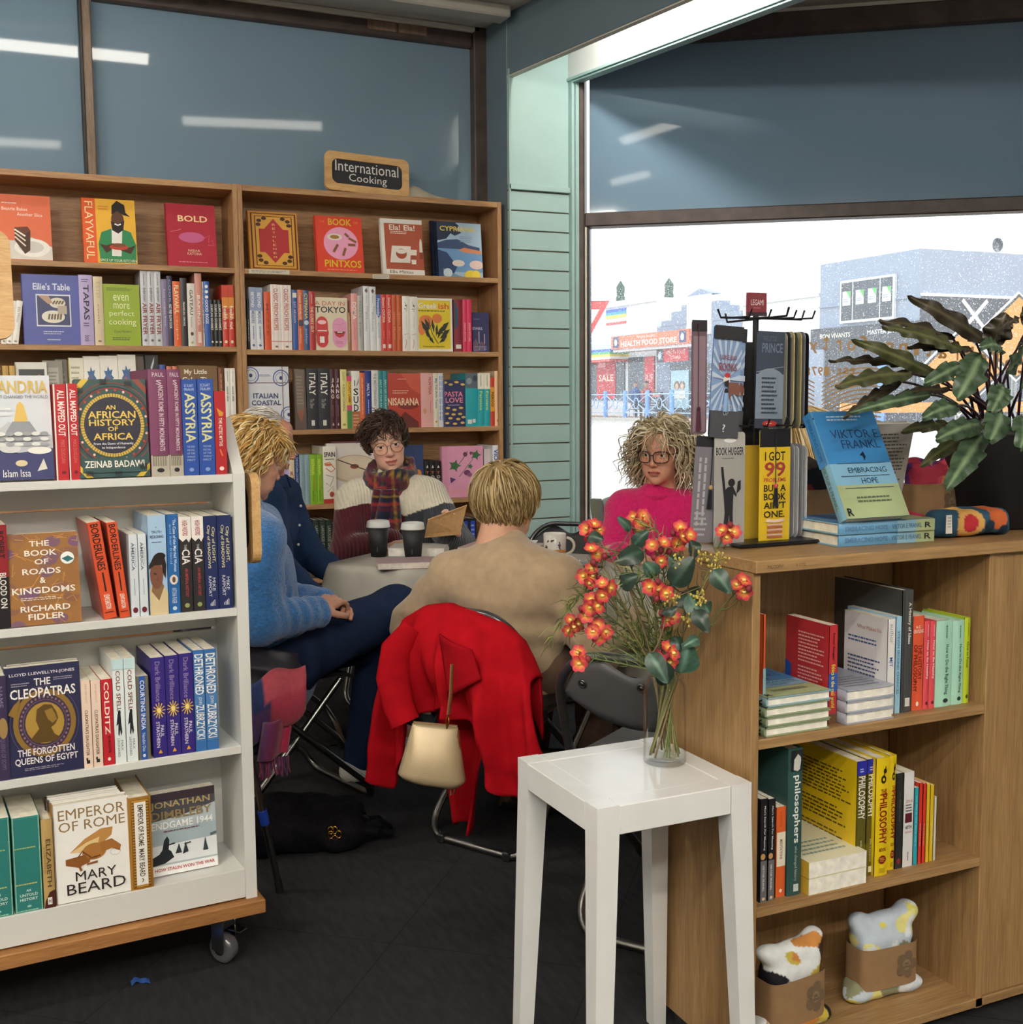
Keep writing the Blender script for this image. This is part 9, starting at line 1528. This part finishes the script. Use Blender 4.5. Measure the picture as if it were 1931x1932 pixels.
# dark bags on the floor
FURM=painted('black_plush',rough=.95,spec=.1,vary=.5,vscale=60,bump=.9,bscale=120)
s=SDF(.008,.035); s.box((0,0,.05),(.17,.115,.05),.045,.03).ell((-.10,.02,.095),(.10,.09,.05)).ell((.04,.05,.085),(.08,.07,.04)).ell((-.16,-.05,.05),(.07,.07,.05)); s.box((0,0,-.2),(.5,.5,.2),.001,.002,None,True); s.disp=wrinkle(.010,60,31)
for a0 in(0,.05): s.chain([(.13,-.07+a0,.06),(.205,-.075+a0,.05),(.245,-.03+a0,.022),(.20,.03+a0,.03),(.14,.05+a0,.06)],[.010]*5,.01)
V,F=s.mesh(); m=MB(); shade(m,V,F,'121114',FURM); o=m.build('tote_bag',None,(.82,3.27,.001),(0,0,-.3)); tag(o,'black plush tote bag with loop handles, slumped on the carpet beside the trolley','bag')
m=MB(); g=random.Random(8)
for i in range(5): m.tube([(.075+.008*math.cos(t)+.011*(i%3),-.112,.075+.011*math.sin(t)-.013*(i//2)) for t in np.linspace(0,2*PI,9,endpoint=False)],.0022,5,'c8963c',GOLD,closed=True)
m.build('gold_clasp',o)
s=SDF(.008,.03); s.box((0,0,.085),(.13,.07,.085),.04,.03).ell((.02,0,.15),(.09,.06,.05)); s.box((0,0,-.2),(.5,.5,.2),.001,.002,None,True); s.disp=wrinkle(.006,50,33); V,F=s.mesh(); m=MB(); shade(m,V,F,lambda P:patches(P,'201f20',('3a352a','4a4030','2a2a2e'),70,4,.45),FURM); o=m.build('tote_bag',None,(1.56,3.24,.001),(0,0,-.6)); tag(o,'dark leaf-patterned bag on the carpet under the chair of the person in beige','bag')
# quilted jacket and scarf on the blue jumper's chair
PUF=painted('quilted_nylon',rough=.5,spec=.4,vary=.1,vscale=30,bump=.15,bscale=90)
s=SDF(.007,.03); fl=(v3(.24,-.97,0),.5)
s.cap((.575,3.36,.73),(.625,3.30,.45),.095,.105,.03,fl).cap((.60,3.31,.50),(.76,3.285,.50),.10,.075,.03,fl).cap((.62,3.30,.42),(.66,3.28,.34),.085,.06,.03,fl)
s.disp=lambda P:.007*np.abs(np.sin(P[:,2]*52+P[:,0]*14))-.004+.003*noise3(P,40,3); V,F=s.mesh(); b0=Vector((.63,3.32,.35)); m=MB(T=Matrix.Translation(-b0)); shade(m,V,F,'282734',PUF); o=m.build('jacket',None,b0); tag(o,'dark quilted jacket hanging on the chair of the woman in blue','jacket')
SCF=painted('brushed_scarf',rough=.95,spec=.1,vary=.12,vscale=80,bump=.3,bscale=400,sheen=.3)
b0=Vector((.70,3.24,.30)); m=MB(T=Matrix.Translation(-b0))
def scf(u,v): return (.56+.25*u,3.225-.02*u+.03*math.sin(PI*v)*-1-.012*math.sin(u*9+v*4),.36+.06*u+.135*v-.05*math.sin(PI*u)*(1-v)+.01*math.sin(u*12))
uu=np.array([(i/30,j/14) for j in range(15) for i in range(31)])
C=np.repeat(np.array([lin('5b3f6e')]),len(uu),0); C[uu[:,1]>.5]=lin('34406e'); C[uu[:,0]>.58]=lin('b8465c'); C[(uu[:,0]>.50)&(uu[:,1]>.6)]=lin('c45866')
m.grid(scf,30,14,'5b3f6e',SCF,True,0,C); o=m.build('scarf',None,b0); q=o.modifiers.new('thickness','SOLIDIFY'); q.thickness=.008; tag(o,'pink, purple and blue block-striped scarf over the dark quilted jacket','scarf')
m=MB(T=Matrix.Translation(-b0)); uu=np.array([(i/12,j/14) for j in range(15) for i in range(13)]); C=mixc('5a3560','b83a5a',uu[:,0]*1.3-.1)
m.grid(lambda u,v:(.69+.085*u-.02*v,3.195-.02*math.sin(u*6),.40-.11*v+.012*u),12,14,'b83a5a',SCF,True,0,C); q=m.build('scarf_end',o); q.modifiers.new('thickness','SOLIDIFY').thickness=.007
m=MB(T=Matrix.Translation(-b0)); g=random.Random(2)
for i in range(22): x=.672+.083*i/21; m.tube([(x,3.193,.295),(x+g.uniform(-.004,.004),3.192,.265),(x+g.uniform(-.008,.008),3.19,.235+g.uniform(0,.012))],.0022,5,g.choice(('b83a5a','8a3458','5a3560')),SCF)
m.build('scarf_fringe',o)
# walking pole leaning on the trolley
A=Vector((.668,2.962,.002)); Bp=Vector((.5405,2.900,.66)); o=empty('walking_pole',A); tag(o,'grey metal walking pole with a blue band leaning against the end of the white trolley','walking pole')
T=Matrix.Translation(-A); m=MB(T=T); m.tube([tuple(A.lerp(Bp,t)) for t in(.04,1)],.0095,12,'77777a',STEEL); m.build('shaft',o)
m=MB(T=T); m.tube([tuple(A),tuple(A.lerp(Bp,.05))],[.0115,.0105],12,'1a1a1c',BLACKP); m.build('ferrule',o)
m=MB(T=T); m.tube([tuple(A.lerp(Bp,t)) for t in(.30,.36)],.0125,12,'2346b0',PLAST); m.build('blue_band',o)
# scraps of blue paper on the carpet
for p,l in(((1.80,2.73,.001),'scrap of blue paper on the carpet behind the white stool'),((.27,2.62,.001),'scrap of blue paper on the carpet under the white trolley')):
    m=MB(); m.grid(lambda u,v:(-.02+.04*u,-.012+.024*v+.008*math.sin(u*5),.001+.004*math.sin(u*6)**2),10,4,'3a66b8',PAPER); tag(m.build('paper_scrap',None,p),l,'paper scrap')
# ---------------------------------------------------------------- the street outside
CONC=solid('pale_road_concrete','b9b5ac',rough=.9,vary=.06,vscale=.6); PAV=solid('brick_paving','a3846f',rough=.9,vary=.12,vscale=2)
RENDW=solid('white_render','dcdcdc',rough=.8,vary=.04); RENDB=solid('blue_grey_render','8f9bad',rough=.8,vary=.06,vscale=.7); DARK=solid('dark_shopfront','2c313b',rough=.4,vary=.15); GLD=solid('shop_glass','39424c',rough=.1,vary=.3,vscale=.5)
ORG=solid('orange_sign','d9603a',rough=.5,vary=.04); LBLUE=solid('light_blue_enamel','6f9fe0',rough=.4,vary=.05); REDP=solid('red_poster','c93038',rough=.5,vary=.1)
def gz(x): return -.14 if x<3 else -.14+.59*(min(x,21.5)-3)/18.5
m=MB(); m.add([(2.2,-30,-.14),(3,-30,-.14),(21.5,-30,.45),(21.5,90,.45),(3,90,-.14),(3,6.2,-.14),(XR+1.6,6.2,-.14),(2.2,6.2,-.14)],[(1,2,3,4,5)],'b9b5ac',CONC); m.add([(2.2,-30,-.16),(60,-30,-.16),(60,90,-.16),(2.2,90,-.16)],[(0,1,2,3)],'b9b5ac',CONC); o=m.build('road'); o['kind']='structure'
m=MB(); m.box(21.5,-30,.2,21.75,90,.56,'a8a49c',CONC); m.box(21.75,-30,.2,60,90,.55,'a3846f',PAV); o=m.build('pavement'); o['kind']='structure'
def bx(o,name,mat,x0,y0,z0,x1,y1,z1,spec=None,col='808080'):
    m=MB(T=Matrix.Translation(-o.location)); m.box(x0,y0,z0,x1,y1,z1,col,mat)
    if spec: m.draw(spec,(x0-.004,y1,z0),(0,y0-y1,0),(0,0,z1-z0),(-1,0,0),None,.003)
    return m.build(name,o)
def bld(name,y,label,cat='building'): o=empty(name,(24,y,.55)); return tag(o,label,cat,'shops across the street')
o=bld('shop_building',42,'white single-storey shop across the street with a painted rainbow flag panel')
bx(o,'wall',RENDW,24,38.9,.5,30,62,5.15); bx(o,'parapet',RENDW,23.9,38.92,5.0,24,62,5.22)
for i,(z,c) in enumerate(((4.80,'2f5fc0'),(4.68,'38a0b0'),(4.56,'e0c83a'),(4.30,'d8423a'))): bx(o,'painted_stripe',PAPER,23.97,41.24,z,24,42.86,z+(.12 if i<3 else .09),None,c)
bx(o,'shop_window',GLD,23.95,41.3,1.2,24,44.2,3.0); bx(o,'poster',REDP,23.93,42.0,1.25,23.949,43.6,3.0,[('t','SALE',.12,.42,.92,.58,'f0d8c0',1),('r',.1,.75,.5,.95,'e8a0a0')],'c93038')
bx(o,'shop_window',GLD,23.95,39.0,1.1,24,41.0,2.9); bx(o,'poster',REDP,23.93,38.98,1.2,23.949,39.7,2.9,[('t','50% OFF',.1,.4,.9,.6,'f0c0b8',1)],'c93038')
m=MB(T=Matrix.Translation(-o.location))
for i,c in enumerate(('2f5fc0','48a878','e0c83a','f0efe8','d04038')): m.box(23.1,41,3.15-.1*i,24,48,3.25-.1*i,c,PAPER)
m.build('striped_awning',o)
o=bld('shop_building',36,'blue-grey shop across the street with a stepped parapet and an orange sign')
bx(o,'wall',RENDB,24.02,33.4,.5,30,38.88,4.0)
for y0,y1,z in((33.4,34.2,4.25),(34.2,34.8,4.5),(34.8,37.2,4.7),(37.2,37.9,4.5),(37.9,38.6,4.2)): bx(o,'parapet_step',RENDB,24.02,y0,3.99,24.5,y1,z)
bx(o,'gable_panel',RENDW,23.96,35.2,3.55,24.019,36.75,4.98)
m=MB(T=Matrix.Translation(-o.location)); m.add([(x,y,z) for x in(23.98,24.4) for y,z in((35.1,4.98),(36.85,4.98),(35.97,5.22))],[(0,1,2),(5,4,3),(0,3,4,1),(1,4,5,2),(2,5,3,0)],'8f9bad',RENDB); m.build('pediment',o)
bx(o,'awning',RENDW,23.2,35.2,3.1,23.89,40.9,3.2); bx(o,'fascia_sign',ORG,23.1,35.28,3.21,23.19,40.87,3.72,[('r',0,0,1,1,'e07048'),('t','HEALTH FOOD STORE',.14,.14,.86,.55,'f6ece0',1),('t','NATURAL BALANCE',.36,.7,.6,.86,'f6ece0'),('r',.03,.1,.11,.92,'2f3a6a'),('r',.89,.1,.97,.92,'2f3a6a'),('e',.07,.5,.02,.25,'e8e8f0'),('e',.93,.5,.02,.25,'e8e8f0')])
bx(o,'hanging_sign',REDP,23.5,35.95,2.62,23.55,37.6,3.12,[('t','HEALTH FOOD',.1,.52,.9,.8,'f0b0a0',1),('t','STORE',.3,.14,.7,.42,'f0b0a0',1)]); bx(o,'sign_end_panel',DARK,23.5,37.62,2.62,23.55,38.1,3.12,[('e',.5,.5,.25,.3,'c8ccd8')],'2f3a6a')
bx(o,'door',GLD,23.97,36.4,.56,24.019,37.9,2.5); bx(o,'window',GLD,23.96,33.6,.9,24.019,36.0,2.5); bx(o,'poster',PAPER,23.93,36.55,.9,23.959,37.75,2.3,[('r',0,0,1,1,'a8ccd8'),('e',.35,.6,.16,.12,'7a5a44'),('e',.66,.6,.16,.12,'7a5a44'),('e',.35,.57,.1,.09,'d8b49c'),('e',.66,.57,.1,.09,'d8b49c'),('r',.15,.25,.85,.45,'e8e4da')],'a8ccd8')
o=bld('shop_building',31,'plain white low shop between the stepped parapet and the blue-grey corner block'); bx(o,'wall',RENDW,24.04,29.32,.5,30,33.39,4.4); bx(o,'coping',RENDW,23.95,29.32,4.4,24.3,33.39,4.5); bx(o,'shop_window',GLD,23.98,29.6,.9,24.04,33,2.6)
o=bld('corner_building',27,'blue-grey two-storey corner building with a dark shopfront and a four-poster window')
bx(o,'wall',RENDB,24,25.05,.5,40,29.3,5.36); bx(o,'string_course',RENDB,23.95,25.0,4.02,24,29.3,4.07)
w=bx(o,'window',WHITEP,23.9,25.95,3.48,23.99,28.25,4.75)
for a,b in((26.03,26.5),(26.56,27.66),(27.72,28.18)): bx(o,'window_pane',GLD,23.885,a,3.56,23.90,b,4.68)
for y in(26.06,26.66,27.18,27.76): bx(o,'window_poster',PAPER,23.872,y,4.0,23.884,y+.34,4.42,[('r',0,0,1,1,'dce4ee'),('p',[(.5,1),(1,1),(1,.45)],'4fb84a'),('n',.1,.2,.8,.5,2,'8a96a8')],'dce4ee')
bx(o,'shopfront_fascia',DARK,23.9,25.0,2.75,23.995,29.6,3.38,[('t','BON VIVANTS',.1,.5,.4,.72,'d8d4c0',1),('t','MASTER JEWELLERS',.56,.48,.98,.74,'d8d8dc',1)],'2c313b'); bx(o,'shopfront',DARK,23.92,25.1,.56,23.995,29.5,2.74)
bx(o,'pilaster',RENDB,23.85,28.9,.56,23.919,29.6,2.74); bx(o,'pilaster',LBLUE,23.85,26.2,.56,23.919,26.5,2.74)
m=MB(T=Matrix.Translation(-o.location)); m.box(24,24.92,2.7,40,25.04,4.05,'2c313b',DARK); m.box(24,24.90,4.05,40,25.04,4.13,'e0e0e0',RENDW); m.draw([('t','MU',.34,.3,.5,.7,'e4e4e8',1),('l',[(.18,.3),(.3,.95)],.12,'e4e4e8'),('l',[(.18,.95),(.3,.3)],.12,'e4e4e8')],(24,24.918,2.7),(8,0,0),(0,0,1.35),(0,-1,0),None,.003); m.box(24,24.95,.56,40,25.04,2.69,'3a4048',GLD); m.build('side_shopfront',o)
m=MB(T=Matrix.Translation(-o.location)); m.box(27,25.6,5.36,27.9,26.4,6.0,'e4e4e6',RENDW); m.T=m.T@Matrix.Translation((27.45,25.59,5.68))@Matrix.Rotation(PI/2,4,'X'); m.lathe([(0,0),(.2,0),(.2,.01)],20,'5a7088',DARK); m.build('roof_vent',o)
# railing with blue bollards
o=empty('street_railing',(22,38,.55)); tag(o,'pale railing between light blue bollards on the far pavement','railing'); T=Matrix.Translation(-o.location)
ys=[44.0,42.4,40.9,39.37,37.87,36.28,34.65,33.0,31.4]
for y in ys: m=MB(T=T); m.tube([(22,y,.55),(22,y,1.5),(22,y,1.56)],[.085,.085,.06],12,'6f9fe0',LBLUE); m.build('bollard',o)
RAIL=solid('pale_rail_enamel','a8c4ea',rough=.4)
for a,b in zip(ys,ys[1:]):
    m=MB(T=T); c=(a+b)/2
    for P in([(22,a,1.42),(22,b,1.42)],[(22,a,.75),(22,b,.75)],[(22,a,1.42),(22,c+.18,1.12)],[(22,b,1.42),(22,c-.18,1.12)],[(22,a,.75),(22,c+.18,1.05)],[(22,b,.75),(22,c-.18,1.05)]): m.tube(P,.022,6,'a8c4ea',RAIL)
    m.tube([(22,c+.17*math.cos(t),1.085+.2*math.sin(t)) for t in np.linspace(0,2*PI,14,endpoint=False)],.02,6,'5a6a80',RAIL,closed=True); m.build('rail_panel',o)
m=MB()
for s in(-1,1): m.add([(s*.02,-.32,.95),(s*.02,.32,.95),(s*.25,.32,0),(s*.25,-.32,0),(s*.02+.02,-.32,.95),(s*.02+.02,.32,.95),(s*.25+.02,.32,0),(s*.25+.02,-.32,0)],[(0,1,2,3),(7,6,5,4),(0,4,5,1),(2,6,7,3),(1,5,6,2),(3,7,4,0)],'2e3a44',DARK)
m.draw([('r',.08,.8,.92,.92,'b04a40'),('n',.12,.15,.88,.75,6,'a8b4b8')],(-.255,.30,.05),(0,-.6,0),(.225,0,.88),(-.97,0,.25),None,.004)
tag(m.build('sandwich_board',None,(22.8,36.9,.55)),'dark sandwich board on the pavement outside the health shop','sign')
def sitter(y,col,label):
    P=Person((23.3,y),label); P.skin='b88a74'; m=P.mb(); s=SDF(.02,.05); b=v3(23.3,y,.55); f=v3(-.3,-1,0)/1.05
    s.cap(b+v3(0,0,.48),b+v3(0,0,.98),.16,.15).ell(b+v3(0,0,1.27),(.09,.1,.12)).cap(b+v3(0,0,1.0),b+v3(0,0,1.2),.06,.05)
    for q in(-.1,.1): h=b+v3(q,0,.47); k=h+f*.42; s.chain([h,k,k+v3(0,0,-.42)],[.085,.06,.045]); s.cap(b+v3(q*1.9,0,.98),b+v3(q*2,0,.7)+f*.1,.05,.045)
    V,F=s.mesh(); shade(m,V,F,lambda Q:np.where((Q[:,2:3]>1.70),np.where(Q[:,2:3]>1.84,np.array(lin('3a2c24')),np.array(lin(P.skin))),np.where(Q[:,2:3]<1.12,np.array(lin('2a3244')),np.array(lin(col)))),CLOTH); P.body(m)
    q=empty('cafe_chair',(23.3,y,.55)); tag(q,'small dark chair under the '+label.split(' in ')[-1].split(',')[0]+' sitter outside the health shop','chair','chairs outside the health shop'); m=MB(); m.box(-.2,-.2,.28,.2,.2,.31,'33363c',DARK); m.build('seat',q)
    for i in(-.18,.18):
        for j in(-.18,.18): m=MB(); m.tube([(i,j,0),(i,j,.28)],.015,6,'33363c',DARK); m.build('leg',q)
sitter(39.3,'3f5f9a','person seated across the street in a blue jacket, facing the road'); sitter(38.5,'a84a44','person seated across the street in a red top, beside the blue jacket')
# road signs and barrier nearer the window
def roadsign(c,poly,cols,label,zg,h=.0,face=None):
    f=Vector(face or -FV).normalized(); x=Vector((-f.y,f.x,0)); o=empty('road_sign',(c[0],c[1],zg)); tag(o,label,'sign'); M=Matrix.Translation((0,0,c[2]-zg))@frame((0,0,0),x,Vector((0,0,1)),x.cross(Vector((0,0,1))))
    for i,(k,cc) in enumerate(cols): m=MB(T=M); m.prism([(a*k,b_*k) for a,b_ in poly],-.01+.0,.012+.004*i,cc,PAPER); m.build('sign_plate' if i==0 else 'sign_face',o)
    m=MB(); m.tube([(-f.x*.035,-f.y*.035,0),(-f.x*.035,-f.y*.035,c[2]-zg+.1)],.025,8,'9aa0a8',STEEL); m.build('post',o); return o
DIA=[(0,-.42),(.42,0),(0,.42),(-.42,0)]
roadsign((8.92,8.05,1.84),DIA,((1,'e8e6e0'),(.95,'2a2622'),(.88,'f0961c')),'orange diamond road sign behind the potted plant, the higher of two',gz(8.9))
roadsign((8.42,8.25,1.52),DIA,((1,'e8e6e0'),(.95,'2a2622'),(.88,'f0961c')),'orange diamond road sign behind the potted plant, lower and farther left',gz(8.4))
TRI=[(-.38,.32),(0,-.36),(.38,.32)]
roadsign((6.55,12.4,2.13),TRI,((1,'d04a44'),(.68,'ecebe6')),'red-bordered triangular road sign at the window’s left edge',gz(6.6))
o=empty('road_barrier',(9.4,9.95,gz(9.4)),-.45); tag(o,'orange and white road barrier seen through the plant leaves','barrier'); z=1.2-gz(9.4)
m=MB(); m.box(-.75,-.02,z-.09,1.5,.02,z+.02,'e8962c',PAPER); m.build('board',o)
for sx in(-.6,1.3): m=MB(); m.tube([(sx,.04,0),(sx,.04,z)],.02,8,'c8c8c8',STEEL); m.build('post',o)
m=MB(); m.box(.55,-.05,z-.75,.95,.0,z-.2,'d8e82c',PAPER); m.build('reflective_panel',o)
TREE=painted('conifer_needles',rough=.9,vary=.4,vscale=3)
for x,y,h,l in((40,69.5,8.6,'tallest dark conifer beyond the white shop, at the window’s left edge'),(40,66.0,7.1,'short conifer between two others beyond the white shop'),(40,63.4,8.2,'slim pointed conifer beyond the white shop, rightmost of three')):
    o=empty('tree',(x,y,.5)); tag(o,l,'tree','conifers beyond the shops'); m=MB(); m.tube([(0,0,0),(0,0,h*.5)],.15,8,'5a4634',PLAST); m.build('trunk',o)
    m=MB(); n=20
    for k in range(9): z0=h*(.25+.075*k); m.lathe([((1.15-.115*k)*(1),z0),(.3,z0+h*.11),(.02,z0+h*.16)],n,'3f5a48',TREE)
    m.build('crown',o)
